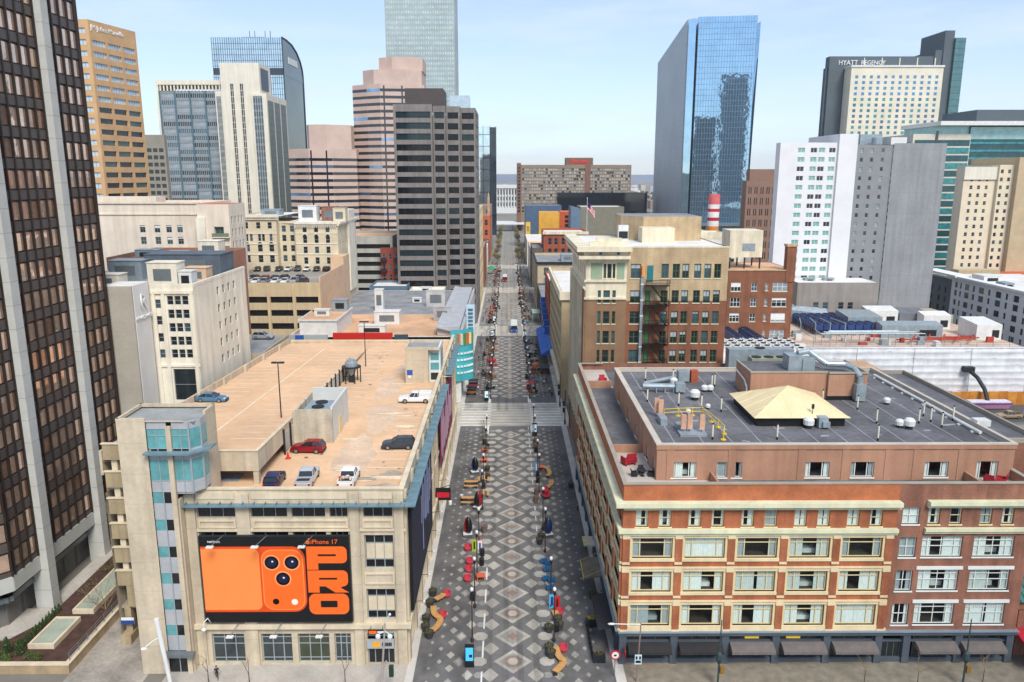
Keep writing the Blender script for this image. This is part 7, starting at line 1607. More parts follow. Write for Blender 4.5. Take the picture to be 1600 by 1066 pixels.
b = MB(); b.q([(-36.6,90.5,21.03),(-33.4,90.5,21.03),(-33.4,93.3,21.03),(-36.6,93.3,21.03)]); tag(b.build('accessible_bay_marking', mat('faded_blue_paint', '8d9fb0', .9, var=.3, scale=2)), kind='structure')
# hotel roof: vents, white pipes, antenna group, yellow guard rail, ducts
def vent(r=.42):
    t = thing('roof_vent', 'squat pale roof vent cowl on the black hotel roof', 'roof vent', (0,0,0), 0, 'roof vents on the hotel roof'); b = MB(); b.lathe((0,0,0),[(r*.8,0),(r*.7,.35)],12); b.build('curb', M_DARKM, t, local=True); b = MB(); b.lathe((0,0,.35),[(r*1.15,0),(r*1.2,.45),(r*.8,.65),(.05,.72)],12); b.build('cowl', M_HVACW, t, local=True); return t
pr = vent(); us_ = []
for x, y, s_ in [(27.3,109,1.5),(29.8,113.4,1),(30.7,113.4,1),(25.9,117,1.2),(39,96.0,1.4),(54.2,106.5,1),(50.9,96.1,1.1),(51.9,95.6,1.4),(24.7,101.8,.8),(28.1,104.5,.7)]: place(pr, us_, (x,y,26.0), scale=s_)
b = MB(); b.tube((0,0,0),(0,0,2.0),.1,n=8,m=0); b.tube((0,0,0),(0,0,.35),.12,n=8,m=1); b.tube((0,0,1.95),(0,0,2.1),.115,n=8,m=1); pr = tag(b.build('vent_pipe', [mat('cream_pipe', 'ddd8c4', .6), M_BLACK]), 'thin cream vent pipe standing on the black hotel roof', 'vent pipe', 'cream vent pipes on the hotel roof'); us_ = []
for x, y in [(22,120),(26.2,119),(20.2,108),(24.3,106),(27.2,104.6),(29.6,103.2),(25.4,91.6),(33.4,91.5),(45.7,91),(48.9,104),(48.7,97.8),(56.6,101),(54.3,97.8),(56.2,98.4),(56.4,96.1),(59.5,99),(31.6,116),(32.1,116.3),(45.2,107),(37.4,120)]: place(pr, us_, (x,y,26.0))
t = thing('guard_rail', 'yellow safety rail around the antenna group on the hotel roof', 'railing', (24,98,26)); b = MB(); pts = [(21.2,100.8),(23.2,101.2),(25.2,101.4),(26.6,101.4),(27.0,98.5),(27.3,96.2),(27.4,93.6),(26.7,91.4)]
for z in (26.6,27.1): b.path([(x,y,z) for x, y in pts], .05, 5)
for x, y in pts: b.tube((x,y,26),(x,y,27.1),.055,n=5); b.lathe((x,y,26.0),[(.35,0),(.35,.1)],8)
b.build('rail', mat('safety_yellow', 'd9b81c', .6), t)
t = thing('antenna_group', 'group of salmon panel antennas with grey equipment on the hotel roof', 'antenna', (23,95,26)); 
for x, y in ((22.2,93.6),(23.0,93.6),(24.5,93.4),(20.2,101),(20.6,100.2)): b = MB(); b.box(x-.32,x+.32,y-.15,y+.15,26.7,28.6,0); b.tube((x,y+.25,26),(x,y+.25,28.4),.06,n=5,m=1); b.build('panel', [mat('salmon_panel', 'c79a80', .6), M_STEEL], t)
b = MB(); b.box(21.6,25,92.4,94.4,26.02,26.35); b.box(20.0,20.9,97,99.5,26.0,26.9); b.box(21.7,22.4,95,96.2,26,26.8); b.path([(20.2,98,26.4),(22,96,26.5),(24,95,26.4)],.06,4); b.build('equipment', M_HVAC, t)
t = thing('exhaust_duct', 'blue-grey duct run with an end box along the left of the hotel roof', 'duct', (24,113,26)); b = MB(); b.tube((20.4,113.2,27),(25.5,112.8,27),.42,n=8); b.box(25.2,26.6,112,113.6,26.3,27.6)
for i in range(4): b.box(21+i*1.3,21.15+i*1.3,112.6,113.6,26,26.7)
b.tube((21,116,26.6),(26.5,119.3,26.7),.3,n=8); b.box(27.0,28.7,118.5,120.2,26.2,27.8); b.build('duct', M_HVAC, t)
b = MB(); b.box(29.0,30.1,118.6,119.8,26,27.9,0); tag(b.build('flue_box', mat('terracotta_box', '9c4f36', .8)), 'terracotta coloured flue box beside the duct end on the hotel roof', 'flue')
b = MB(); b.box(40.2,41.4,95.6,96.9,26.1,27.5,0); b.box(40.6,41.5,95.2,95.6,26.3,27.0,0); b.tube((39.8,97,26),(39.8,97,28.6),.05,n=5,m=1); b.box(39.65,39.95,96.9,97.1,28.3,28.9,1); tag(b.build('air_conditioner', [M_HVAC, M_DARKM]), 'grey air conditioner with a thin mast in front of the cream pavilion', 'air conditioner')
t = thing('roof_duct', 'galvanised duct snaking over the stucco plant room and down its face', 'duct', (46,110,28)); b = MB(); b.box(41.2,43.2,110.4,113,30.0,32.2); b.box(43.2,45,110.2,112,30.0,31.9); b.path([(42.8,111.5,32.4),(44.6,112.0,32.6),(45.8,111.6,31.7),(47,111,30.9),(49.6,110.6,30.9),(50.5,109.6,30.6),(50.9,108.2,29.6),(50.9,108.2,27.8)],.42,9); b.box(50.2,51.6,107.5,108.7,26.2,28.6); b.build('duct', M_HVAC, t)
t = thing('wall_pipe', 'white pipe bent down the left wall of the stucco plant room', 'pipe', (34,112,28)); b = MB(); b.path([(35.2,116,28.9),(35.2,111.5,28.4),(35.2,110.2,27.6),(35.2,110.0,26)],.14,6); b.build('pipe', M_HVACW, t)
b = MB(); b.box(60.8,62.6,95.8,97.2,26.2,27.0); tag(b.build('air_conditioner', M_HVACW), 'small pale roof unit at the right edge of the hotel roof', 'air conditioner')
t = thing('roof_pipe_run', 'pale pipe run on blocks along the right edge of the hotel roof', 'pipe', (60,110,26)); b = MB(); b.path([(59.6,93,26.35),(59.6,122,26.35)],.22,6); 
for i in range(10): b.box(59.1,60.1,94+i*3,94.4+i*3,26,26.15)
b.build('pipe', M_HVACW, t)
# terrace furniture
M_REDP = mat('red_plastic', 'ac2430', .5, var=.06); M_REDP2 = mat('coral_red_plastic', 'b83c48', .55, var=.08); M_ORP = mat('orange_plastic', 'd0603a', .55, var=.08); M_BLUEP = mat('azure_plastic', '2b6a9c', .5, var=.08); M_WOOD = mat('honey_wood', 'c9985c', .7, var=.15, scale=2, xline=.14, line=.8); M_WOOD2 = mat('brown_wood', '8d5a30', .7, var=.15, scale=2)
def armchair(m, label, name='armchair'):
    t = thing(name, label, 'chair'); b = MB(); b.box(-.38,.38,-.36,.34,.2,.42); b.build('seat', m, t, local=True)
    b = MB(); b.hexa([(-.38,.28,.4),(.38,.28,.4),(.38,.42,.4),(-.38,.42,.4)],[(-.36,.42,1.0),(.36,.42,1.0),(.36,.54,1.0),(-.36,.54,1.0)]); b.build('backrest', m, t, local=True)
    for s_ in (-1,1): b = MB(); b.box(s_*.44-.06,s_*.44+.06,-.36,.4,.2,.62); b.build('armrest', m, t, local=True)
    for x in (-.36,.36):
        for y in (-.3,.34): b = MB(); b.box(x-.04,x+.04,y-.04,y+.04,0,.2); b.build('leg', m, t, local=True)
    return t
def cafe_table(m, label, r=.55, h=.74, name='table'):
    t = thing(name, label, 'table'); b = MB(); b.lathe((0,0,h-.05),[(r,0),(r,.05)],14); b.build('tabletop', m, t, local=True); b = MB(); b.tube((0,0,0),(0,0,h-.05),.05,n=6); b.lathe((0,0,0),[(.3,0),(.3,.04)],10); b.build('pedestal', M_DARKM, t, local=True); return t
pr = armchair(M_REDP, 'red armchair on the left corner terrace of the hotel'); us_ = []
RED = pr
place(pr, us_, (15.4,93.6,22.0), R(200), scale=1.7)
for x, y, rz, lab in ((16.9,133.6,.2,'red armchair on the far left terrace of the hotel'),(57.6,86.9,2.4,'red armchair left of the pair on the right terrace of the hotel'),(58.9,86.9,-2.2,'red armchair right of the pair on the right terrace of the hotel')): place(pr, us_, (x,y,22.0), rz, label=lab, scale=1.3)
t = cafe_table(M_DARKM, 'small dark round table on the left corner terrace of the hotel', .5); t.location = (16.5,89.6,22)
pr = armchair(M_DARKM, 'dark chair left of the small table on the hotel terrace'); us_ = []
for i, (x, y, rz) in enumerate([(15.5,89.6,1.57),(17.5,89.6,-1.57),(16.5,90.6,0)]): place(pr, us_, (x,y,22.0), rz, label=['dark chair left of the small table on the hotel terrace','dark chair right of the small table on the hotel terrace','dark chair behind the small table on the hotel terrace'][i], scale=.9)

# ------------------------------------------------------------------ vehicles
M_TYRE = mat('tyre_rubber', '1a1a1b', .85); M_RIM = mat('alloy_rim', '9da1a4', .35, metal=.8); M_CARG = glass('car_glass', (.012,.015,.018), rough=.04, spec=.8); M_HEAD = mat('headlight_lens', 'd9dde0', .2); M_TAIL = mat('tail_lens', '9c1c1c', .3); M_TRIM = mat('black_plastic_trim', '222325', .7)
def paint(name, h, metal=.3): return mat('paint_'+name, h, .28, metal=metal, var=.04, spec=.6)
def loft(mb, secs, m=0):
    k = len(mb.v); n = len(secs[0])
    for s_ in secs: mb.v += s_
    for a in range(len(secs)-1):
        for i in range(n-1): mb.f.append((k+a*n+i, k+a*n+i+1, k+(a+1)*n+i+1, k+(a+1)*n+i)); mb.m.append(m)
    mb.f.append(tuple(k+i for i in range(n))[::-1]); mb.f.append(tuple(k+(len(secs)-1)*n+i for i in range(n))); mb.m += [m, m]
def car(kind, pm, label, group=None, detail=True):
    """local +X is forward; wheels at z = 0"""
    t = thing('car' if kind in ('suv','sedan') else 'pickup_truck', label, {'suv':'car','sedan':'car','pickup':'pickup truck','cap':'pickup truck'}[kind])
    t['group'] = group if group else 'parked cars'
    if not group: del t['group']
    L, W, hb, hr, g_ = {'suv':(4.6,1.88,1.06,1.70,.25),'sedan':(4.85,1.84,.94,1.45,.2),'pickup':(5.9,2.0,1.15,1.9,.34),'cap':(5.6,1.95,1.12,1.85,.32)}[kind]
    x0 = -L/2; w = W/2
    def sec(x, zt, ww, zb=g_): return [(x,-ww*.94,zb),(x,-ww,zb+.18),(x,-ww,zb+(zt-zb)*.62),(x,-ww*.93,zt-.04),(x,-ww*.8,zt),(x,ww*.8,zt),(x,ww*.93,zt-.04),(x,ww,zb+(zt-zb)*.62),(x,ww,zb+.18),(x,ww*.94,zb)]
    prof = {'suv':[(0,.8,.86),(.02,1.0,.93),(.06,hb+.05,.97),(.25,hb+.03,1),(.62,hb,1),(.72,hb,1),(.85,1.0,.98),(.94,.9,.94),(.985,.76,.88),(1,.55,.8)],
            'sedan':[(0,.7,.82),(.015,.86,.9),(.05,.93,.95),(.16,hb,1),(.6,hb-.01,1),(.7,.88,1),(.88,.78,.97),(.97,.66,.9),(1,.5,.8)],
            'pickup':[(0,1.0,.95),(.01,1.1,.98),(.1,1.12,1),(.62,hb,1),(.74,1.16,1),(.9,1.1,.99),(.98,.98,.95),(1,.7,.9)],
            'cap':[(0,1.0,.95),(.01,1.1,.98),(.1,1.12,1),(.62,hb,1),(.74,1.13,1),(.9,1.02,.99),(.98,.9,.95),(1,.6,.9)]}[kind]
    b = MB(); loft(b, [sec(x0+L*f, zt, w*k) for f, zt, k in prof]); body = b.build('body', pm, t, local=True)
    cab = {'suv':(.015,.11,.50,.70),'sedan':(.10,.27,.52,.71),'pickup':(.34,.37,.60,.70),'cap':(.40,.42,.60,.71)}[kind]   # base rear, roof rear, roof front, base front
    a, c, d_, e = [x0+L*f for f in cab]
    def csec(x, zt, ww, zb): return [(x,-w*.9,zb-.06),(x,-ww,zt-.05),(x,-ww*.85,zt),(x,ww*.85,zt),(x,ww,zt-.05),(x,w*.9,zb-.06)]
    b = MB(); loft(b, [csec(a,hb+.04,w*.88,hb-.02),csec(c,hr-.08,w*.76,hb),csec((c+d_)/2,hr-.03,w*.77,hb),csec(d_,hr-.06,w*.76,hb),csec(e,hb+.02,w*.88,hb-.02)]); b.build('window', M_CARG, t, local=True)
    b = MB(); rf = lambda x, z, ww: [(x,-ww,z-.06),(x,-ww*.8,z),(x,ww*.8,z),(x,ww,z-.06)]
    loft(b, [rf(c-.08,hr-.07,w*.75),rf(c+.25,hr-.01,w*.775),rf((c+d_)/2,hr+.01,w*.785),rf(d_+.03,hr-.03,w*.77)])
    for xa, xb in ((a,c),(d_+.03,d_+.03)):
        pass
    for s_ in (-1,1):
        for (xa, za), (xb, zb_) in (((a,hb-.02),(c,hr-.05)),((e,hb-.02),(d_,hr-.05)),(((a+e)/2-.1,hb-.02),((c+d_)/2-.1,hr-.05))): b.tube((xa,s_*w*.9,za),(xb,s_*w*.775,zb_),.045,n=5)
    b.build('roof', pm, t, local=True)
    if kind == 'pickup':
        b = MB(); b.box(x0+.12,x0+L*.33,-w*.8,w*.8,1.122,1.128); b.build('load_bed', mat('bed_liner', '2d2f31', .9, var=.2), t, local=True)
        b = MB(); 
        for s_ in (-1,1): b.box(x0+.1,x0+L*.335,s_*w*.88-.06,s_*w*.88+.06,1.1,1.3)
        b.box(x0+.02,x0+.12,-w*.9,w*.9,1.05,1.3); b.build('bed_side', pm, t, local=True)
    if kind == 'cap':
        b = MB(); loft(b, [csec(x0+.08,1.8,w*.86,1.12),csec(x0+.3,1.92,w*.88,1.12),csec(x0+L*.38,1.92,w*.88,1.12)]); b.build('canopy', pm, t, local=True)
        b = MB(); b.hexa([(x0+.1,-w-.012,.95),(x0+2.6,-w-.012,.7),(x0+2.6,-w-.012,.78),(x0+.1,-w-.012,1.02)],[(x0+.1,-w-.002,.95),(x0+2.6,-w-.002,.7),(x0+2.6,-w-.002,.95),(x0+.1,-w-.002,1.15)]); b.build('stripe', mat('green_stripe', '2f8a6a', .5), t, local=True)
    rw = .36 if kind in ('suv','sedan') else .41
    for fx_ in (.19,.80):
        for s_ in (-1,1):
            x = x0+L*fx_; b = MB(); b.tube((x,s_*(w-.2),rw),(x,s_*(w+.02),rw),rw,n=16); wh = b.build('wheel', M_TYRE, t, local=True)
            b = MB(); b.tube((x,s_*(w+.0),rw),(x,s_*(w+.035),rw),rw*.66,n=10); b.build('rim', M_RIM, wh, local=True)
    for s_ in (-1,1):
        b = MB(); b.box(x0+L-.22,x0+L-.05,s_*w*.66-.18,s_*w*.66+.18,.62 if kind in('suv','sedan') else .8,.76 if kind in('suv','sedan') else .98); b.build('headlight', M_HEAD, t, local=True)
        b = MB(); b.box(x0-.015,x0+.1,s_*w*.8-.12,s_*w*.8+.12,.72,.98); b.build('tail_light', M_TAIL, t, local=True)
        b = MB(); b.box(e-.35,e-.15,s_*(w+.08)-.09,s_*(w+.08)+.09,hb+.0,hb+.18); b.build('mirror', pm, t, local=True)
    b = MB(); b.box(x0-.04,x0+.12,-w*.9,w*.9,g_,.52); b.box(x0+L-.12,x0+L+.03,-w*.8,w*.8,g_,.48); b.build('bumper', M_TRIM, t, local=True)
    return t
def put(t, x, y, z, rz): t.location = (x,y,z); t.rotation_euler = (0,0,R(rz)); return t
put(car('sedan', paint('steel_blue','4f7d9c'), 'steel blue saloon parked on the left ramp of the garage roof'), -46.8,118.5,zr(118.5)+.0,0).rotation_euler = (0,0,R(-2))
put(car('suv', paint('dark_red','8c1220'), 'dark red estate car parked before the plant enclosure on the garage roof'), -27.4,101.2,21.0,176)
put(car('suv', paint('graphite','3c4148'), 'graphite grey SUV parked by the right parapet of the garage roof'), -15.2,102.6,21.0,182)
put(car('cap', paint('white','dcdedd',0), 'white pickup with a canopy and green side stripe on the garage roof'), -15.4,125.0,21.0,180)
put(car('suv', paint('navy','1c2858'), 'navy blue car parked under the ramp end behind the front parapet'), -28.6,89.8,21.0,92)
put(car('pickup', paint('pale_grey','c2c8c9'), 'pale silver pickup with a black bed behind the front parapet'), -24.7,90.3,21.0,92)
t = put(car('pickup', paint('white2','e2e3e1',0), 'white pickup loaded with bright odds and ends behind the front parapet'), -19.6,90.3,21.0,91)
b = MB(); rg = random.Random(6)
for i in range(14): x, y = rg.uniform(-2.5,-1.2), rg.uniform(-.7,.7); b.box(x,x+.3,y,y+.25,1.15,1.3+rg.random()*.2,i%3)
b.build('load', [M_REDP, M_HVACW, M_WOOD], t, local=True)
put(car('suv', paint('black','17191c'), 'black SUV parked behind the hotel near the hoarding'), 115.2,181.0,0,180); put(car('pickup', paint('sand','a98f70'), 'sand-coloured work truck parked behind the hotel'), 122.6,181.3,0,182); put(car('cap', paint('white3','dfe0de',0), 'white van with red markings cut by the right edge behind the hotel'), 129.5,181.5,0,0); put(car('suv', paint('black2','202327'), 'black car at the right edge in the car park behind the hotel'), 115.5,163.5,0,90); put(car('cap', paint('white4','d6d6d0',0), 'white utility truck by the hoarding seen over the hotel wing'), 108.5,186.5,0,180)
# cars on the far decks: one low-detail kind each, copied
names = ['white','silver','black','dark grey','red','blue']
cols = [paint('w','d8d9d7',0), paint('s','9ba1a5'), paint('b','1b1c1f'), paint('g','4a4e53'), paint('r','a81e26'), paint('u','3d566e')]
protos = [car('suv' if i % 2 else 'sedan', c, names[i]+' car parked in the rows on the roof of the tan parking deck', 'cars on the roof of the tan parking deck') for i, c in enumerate(cols)]; used = [[] for _ in cols]; rg = random.Random(17)
lay = [(x, 217, (2,0,0,1,0,0,1,3)[i]) for i, x in enumerate((-76,-73.3,-70.6,-67.9,-65.2,-62.5,-59.8,-57.1))]+[(x, 224, (3,4,2,3,5)[i]) for i, x in enumerate((-73,-70,-67.2,-64.4,-60))]+[(x, 246, (2,3,2,0,3,0,2,2,3)[i]) for i, x in enumerate((-79,-76,-72.5,-69.5,-66.5,-63.5,-60.5,-57.5,-54.5))]
for x, y, k in lay: place(protos[k], used[k], (x,y,28.6), R(90+rg.choice((0,180))+rg.uniform(-3,3)))
o = copy_tree(protos[1]); o.location = (-55.5,173,21.8); o.rotation_euler = (0,0,0); o['label'] = 'lone silver car on the low grey roof beyond the service lane'; del o['group']
for i, (x, y, z, k) in enumerate([(-46.5,92.5,17.7,2),(-46.6,92.5,14.4,4),(-46.4,92.6,11.1,3),(-46.6,92.4,7.8,2),(-46.5,92.5,21.1,5),(-30,88.5,17.7,0),(-22.5,88.2,17.7,2),(-27,88.2,17.7,3),(-15,88.2,17.7,1)]):
    o = copy_tree(protos[k]); o.location = (x,y,z); o.rotation_euler = (0,0,R(90)); o['label'] = names[k]+' car half seen inside the parking garage behind the '+('left spandrels' if x < -40 else 'front openings'); o['group'] = 'cars inside the parking garage'
# shuttle buses on the mall
def bus(label, body, front):
    t = thing('shuttle_bus', label, 'bus'); b = MB(); b.box(-1.28,1.28,-5.8,5.8,.35,2.9,0); b.box(-1.2,1.2,-5.7,5.7,2.9,3.1,1); b.build('body', [body, M_HVACW], t, local=True)
    b = MB(); b.box(-1.3,1.3,-5.84,-5.6,.4,2.0,0); b.build('front_panel', front, t, local=True); b = MB(); b.box(-1.15,1.15,-5.88,-5.78,1.55,2.75); b.build('windscreen', M_CARG, t, local=True)
    for s_ in (-1,1): b = MB(); b.box(s_*1.28-.03,s_*1.28+.03,-5.3,5.3,1.5,2.6); b.build('side_window', M_CARG, t, local=True)
    b = MB(); b.box(-.8,.8,-2,1,3.1,3.4); b.box(-.7,.7,2.5,4.5,3.1,3.35); b.build('roof_unit', M_HVACW, t, local=True)
    for y in (-3.7,3.4):
        for s_ in (-1,1): b = MB(); b.tube((s_*1.05,y,.48),(s_*1.32,y,.48),.48,n=14); b.build('wheel', M_TYRE, t, local=True)
    for s_ in (-1,1): b = MB(); b.box(s_*.9-.15,s_*.9+.15,-5.9,-5.84,.7,.95); b.build('headlight', M_HEAD, t, local=True)
    return t
put(bus('white shuttle bus with a blue front crossing the second cross street', M_HVACW, mat('bus_blue', '2450a8', .4)), 2.4,293,0.02,0); put(bus('dark red shuttle bus further up the mall', mat('bus_maroon', '7a2a2c', .4), mat('bus_red', '9c2f2f', .4)), -1.6,436,0.02,0)
# flag on the roof beyond the brown building
t = thing('flagpole', 'tall white flagpole with a striped flag beyond the white-crowned building', 'flag', (27,268,0)); b = MB(); b.tube((27.2,268,24),(27.2,268,52),.16,.1,8); b.lathe((27.2,268,52),[(.2,0),(.25,.2),(.05,.4)],8); b.build('pole', M_HVACW, t)
b = MB(); n = 14
for i in range(n):
    for j in range(7):
        f = lambda a: (27.3+a*.30, 268+.25*math.sin(a*.9), -.16*a-.02*a*a*.3); p0 = f(i); p1 = f(i+1); z0 = 48.2+j*.42; b.q([(p0[0],p0[1],z0+p0[2]),(p1[0],p1[1],z0+p1[2]),(p1[0],p1[1],z0+.42+p1[2]),(p0[0],p0[1],z0+.42+p0[2])], 2 if (i < 6 and j > 2) else j % 2)
b.build('flag', [mat('flag_red', 'b3263a', .8), mat('flag_white', 'dad6d6', .8), mat('flag_navy', '2a2f5c', .8)], t); t.scale = (.62,.62,.97)
# boxes, tanks and fan units on the other roofs
def roof_box(label, x, y, z, w_, d_, h, m, fans=0, name='roof_unit'):
    t = thing(name, label, 'roof unit', (x,y,z)); b = MB(); b.box(x-w_/2,x+w_/2,y-d_/2,y+d_/2,z,z+h,0); b.box(x-w_/2-.12,x+w_/2+.12,y-d_/2-.12,y+d_/2+.12,z+h,z+h+.12,0); b.build('casing', m, t)
    b = MB(); b.box(x-w_*.3,x+w_*.3,y-d_/2-.06,y-d_/2,z+h*.25,z+h*.75); b.build('louvre', M_FAN if fans else M_STEEL, t)
for a in [('cream plant box at the front of the ivory hotel roof',-58.5,133,39.6,5,3.5,4.0,M_IVORY),('low cream plant box beside the R sign on the ivory hotel roof',-68,131,39.6,6,3,2.2,M_IVORY),('white fan unit at the right front of the ivory hotel roof',-54.5,132,39.6,2.2,2.4,2.6,M_HVACW,1),('dark blue-grey plant house along the back of the ivory hotel roof',-60,147,39.6,14,7,4.2,mat('plant_slate', '56616c', .7, xline=1, line=.8)),('pale sheet-metal unit left of the dark plant house',-69,142,39.6,6,4,3.4,M_HVAC),('salmon duct box at the right of the ivory hotel roof',-55.5,139,39.6,4,3,2.4,MATS['salmon_render']),
  ('grey fan unit at the left of the brick annex roof',-79,172,40.3,5,3,1.8,M_HVAC,1),('pale fan unit in the middle of the brick annex roof',-72,170,40.3,4,3,1.6,M_HVACW,1),('cream stair house on the brick annex roof',-66,174,40.3,4.5,4,3.6,M_IVORY),
  ('white tank box on the arched apartment house roof',-66,262,43.3,6,5,5,M_HVACW),('red brick lift house on the arched apartment house roof',-59.5,264,43.3,5,4,4.6,M_BRICK2),('buff lift house on the arched apartment house roof',-54.6,257,43.3,4,4,4.4,M_CREAMB),('low grey unit on the left roof of the arched apartment house',-77,258,45.5,6,5,1.8,M_HVAC),
  ('white box unit before the tan roof of the retail block',-36,203,17,7,2.6,2.2,M_HVACW,1),('big white plant box on the retail block roof',-34,217,17,7,4,3.6,M_HVACW),('tall pale screen box at the back of the retail block roof',-23,246,17,6,1.2,5.2,mat('pale_screen_box', 'b9b6b2', .7)),('pale grey panel box right on the retail block tan roof',-19,222,17,5,1.2,3.8,mat('grey_screen_box', 'a5a4a2', .7)),('slim white stair tower behind the retail plant boxes',-40,240,17,2.6,2.6,6.5,M_HVACW),('blue-grey chiller on the retail penthouse roof',-46.5,214,21.2,4,3,3.2,M_HVAC,1),('long pale unit on the retail penthouse roof',-50,207,21.2,4,2,1.6,M_HVACW),('small white unit on the grey back roof of the retail block',-30,255,17,3,2,1.4,M_HVACW,1),
  ('white roof unit on the tan gridded building roof',24,215,27.6,4,5,2.2,M_HVACW,1),('grey roof unit on the tan gridded building roof',22,235,27.6,3,4,1.8,M_HVAC,1),('pale stair box on the blue-windowed stone building roof',28,365,19,6,8,3,M_HVAC),('white unit on the low shop roof before the charcoal tower',-31,292,15.2,4,3,1.6,M_HVACW,1),('grey fan unit on the white garage roof under the hotel',95,243,25.2,3,2.4,1.3,M_HVAC,1),('second grey fan unit on the white garage roof under the hotel',101,243,25.2,3,2.4,1.3,M_HVAC,1),
  ('pale plant box on the white apartment block roof',163,262,22.8,6,7,2.2,M_HVACW,1),('grey plant box on the white apartment block roof',160.5,248,22.8,3,5,1.6,M_HVAC,1)]: roof_box(*a)
# ------------------------------------------------------------------ furniture of the mall
M_POT = mat('dark_planter_pot', '3b3a3a', .7, var=.2); M_POTB = mat('brown_planter_pot', '6e5d52', .8, var=.2); M_SOIL = mat('dry_soil', '5a4a35', .95, var=.4, scale=3)
def pot(m, label, group, r=.55, h=.9, plant=0):
    t = thing('planter_pot', label, 'planter', (0,0,0), 0, group); b = MB(); b.lathe((0,0,0),[(r*.7,0),(r,h*.9),(r*1.06,h),(r*.9,h),(r*.88,h*.9)],14); b.build('pot', m, t, local=True); b = MB(); b.lathe((0,0,h*.86),[(r*.9,0),(r*.2,.06)],12,0); rg = random.Random(int(r*99))
    if plant: leaf_clump(b, (0,0,h+.15), r*.7, r*.7, .3, 70, .1, rg, 1)
    b.build('plant', [M_SOIL, M_LEAF2, M_TWIG], t, local=True); return t
p1 = pot(M_POT, 'dark round planter pot with a sparse plant on the mall paving', 'dark planter pots on the mall', .62, .95, 1); u1 = []
for x, y in [(-10.6,99.9),(-10.75,97.0),(-10.85,93.2),(-10.75,91.2),(-10.1,89.6),(5.3,85.4),(5.1,86.6),(6.7,91.4),(6.6,92.9),(5.3,90.9),(-4.1,147.2),(-4.0,143.2),(12.0,138.6),(5.1,115.5),(5.4,117.2),(11.9,99.0)]: place(p1, u1, (x,y,0.02), scale=.95)
p2 = pot(M_POTB, 'brown tapered planter pot along the shuttle lane', 'brown planter pots on the mall', .5, 1.1, 0); u2 = []
for x, y in [(-3.9,119.7),(5.3,135.0),(5.05,131.6),(-4.6,158),(6.0,160),(6.0,163)]: place(p2, u2, (x,y,.02), scale=1.1)
# curved timber benches
def curved_bench(name, label, pts, loc=None):
    t = thing(name, label, 'bench', (pts[0][0],pts[0][1],0)); b = MB(); w_ = .42
    for (xa, ya), (xb, yb) in zip(pts, pts[1:]):
        d_ = Vector((xb-xa, yb-ya)).normalized(); n = Vector((-d_.y, d_.x))*w_
        b.hexa([(xa-n.x,ya-n.y,.36),(xb-n.x,yb-n.y,.36),(xb+n.x,yb+n.y,.36),(xa+n.x,ya+n.y,.36)],[(xa-n.x,ya-n.y,.5),(xb-n.x,yb-n.y,.5),(xb+n.x,yb+n.y,.5),(xa+n.x,ya+n.y,.5)])
    b.build('seat', M_WOOD, t)
    for x, y in pts[::2]: b = MB(); b.box(x-.25,x+.25,y-.25,y+.25,.02,.36); b.build('leg', M_DARKM, t)
    return t
def arc(pts, n=4):   # smooth polyline
    out = []
    for i in range(len(pts)-1):
        p0 = pts[max(0,i-1)]; p1_ = pts[i]; p2_ = pts[i+1]; p3 = pts[min(len(pts)-1,i+2)]
        for k in range(n):
            s_ = k/n; out.append(tuple(.5*((2*p1_[j])+(-p0[j]+p2_[j])*s_+(2*p0[j]-5*p1_[j]+4*p2_[j]-p3[j])*s_*s_+(-p0[j]+3*p1_[j]-3*p2_[j]+p3[j])*s_**3) for j in (0,1)))
    return out+[pts[-1]]
curved_bench('curved_bench', 'short curved timber bench with a red end seat by the garage wall', arc([(-10.1,98.2),(-9.4,98.9),(-9.0,99.6)])); curved_bench('curved_bench', 'zigzag curved timber bench among dark pots by the garage wall', arc([(-10.2,96.4),(-9.9,94.6),(-9.0,93.2),(-9.3,91.5),(-10.1,90.3)])); curved_bench('curved_bench', 'curved timber bench with a red end seat nearest the hotel corner', arc([(5.9,87.0),(6.2,85.2),(6.7,83.8),(5.6,82.0)])); curved_bench('curved_bench', 'short timber bench beside the red advertising panel', arc([(6.3,95.2),(6.5,93.8)],2)); curved_bench('curved_bench', 'ring of curved timber bench by the orange table on the right of the mall', arc([(6.6,149),(7.9,147.5),(8.3,145),(7.8,143.6)])); curved_bench('curved_bench', 'second ring of curved timber bench ending in a red seat', arc([(8.5,141.5),(8.2,139.2),(7.2,137.4)]))
def tub(label, m, name='tub_seat', group=None):
    t = thing(name, label, 'seat', (0,0,0), 0, group); b = MB(); b.lathe((0,0,0),[(.42,0),(.55,.3),(.58,.45),(.5,.48)],12); b.build('seat', m, t, local=True); b = MB(); n = 9
    for i in range(n):
        a0, a1 = R(20+140*i/n), R(20+140*(i+1)/n); b.hexa([(.48*math.cos(a0),.48*math.sin(a0),.45),(.48*math.cos(a1),.48*math.sin(a1),.45),(.6*math.cos(a1),.6*math.sin(a1),.45),(.6*math.cos(a0),.6*math.sin(a0),.45)],[(.52*math.cos(a0),.52*math.sin(a0),.95),(.52*math.cos(a1),.52*math.sin(a1),.95),(.63*math.cos(a1),.63*math.sin(a1),.95),(.63*math.cos(a0),.63*math.sin(a0),.95)])
    b.build('backrest', m, t, local=True); return t
ps = tub('coral red tub seat in the group of four left of the lamp posts', M_REDP2, group='coral red tub seats'); us_ = []
for x, y, s_ in [(-6.35,113.4,1.35),(-5.85,109,1.3),(-5.85,106.5,1.3),(-5.9,103.8,1.3)]: place(ps, us_, (x,y,.02), x, scale=s_*.72)
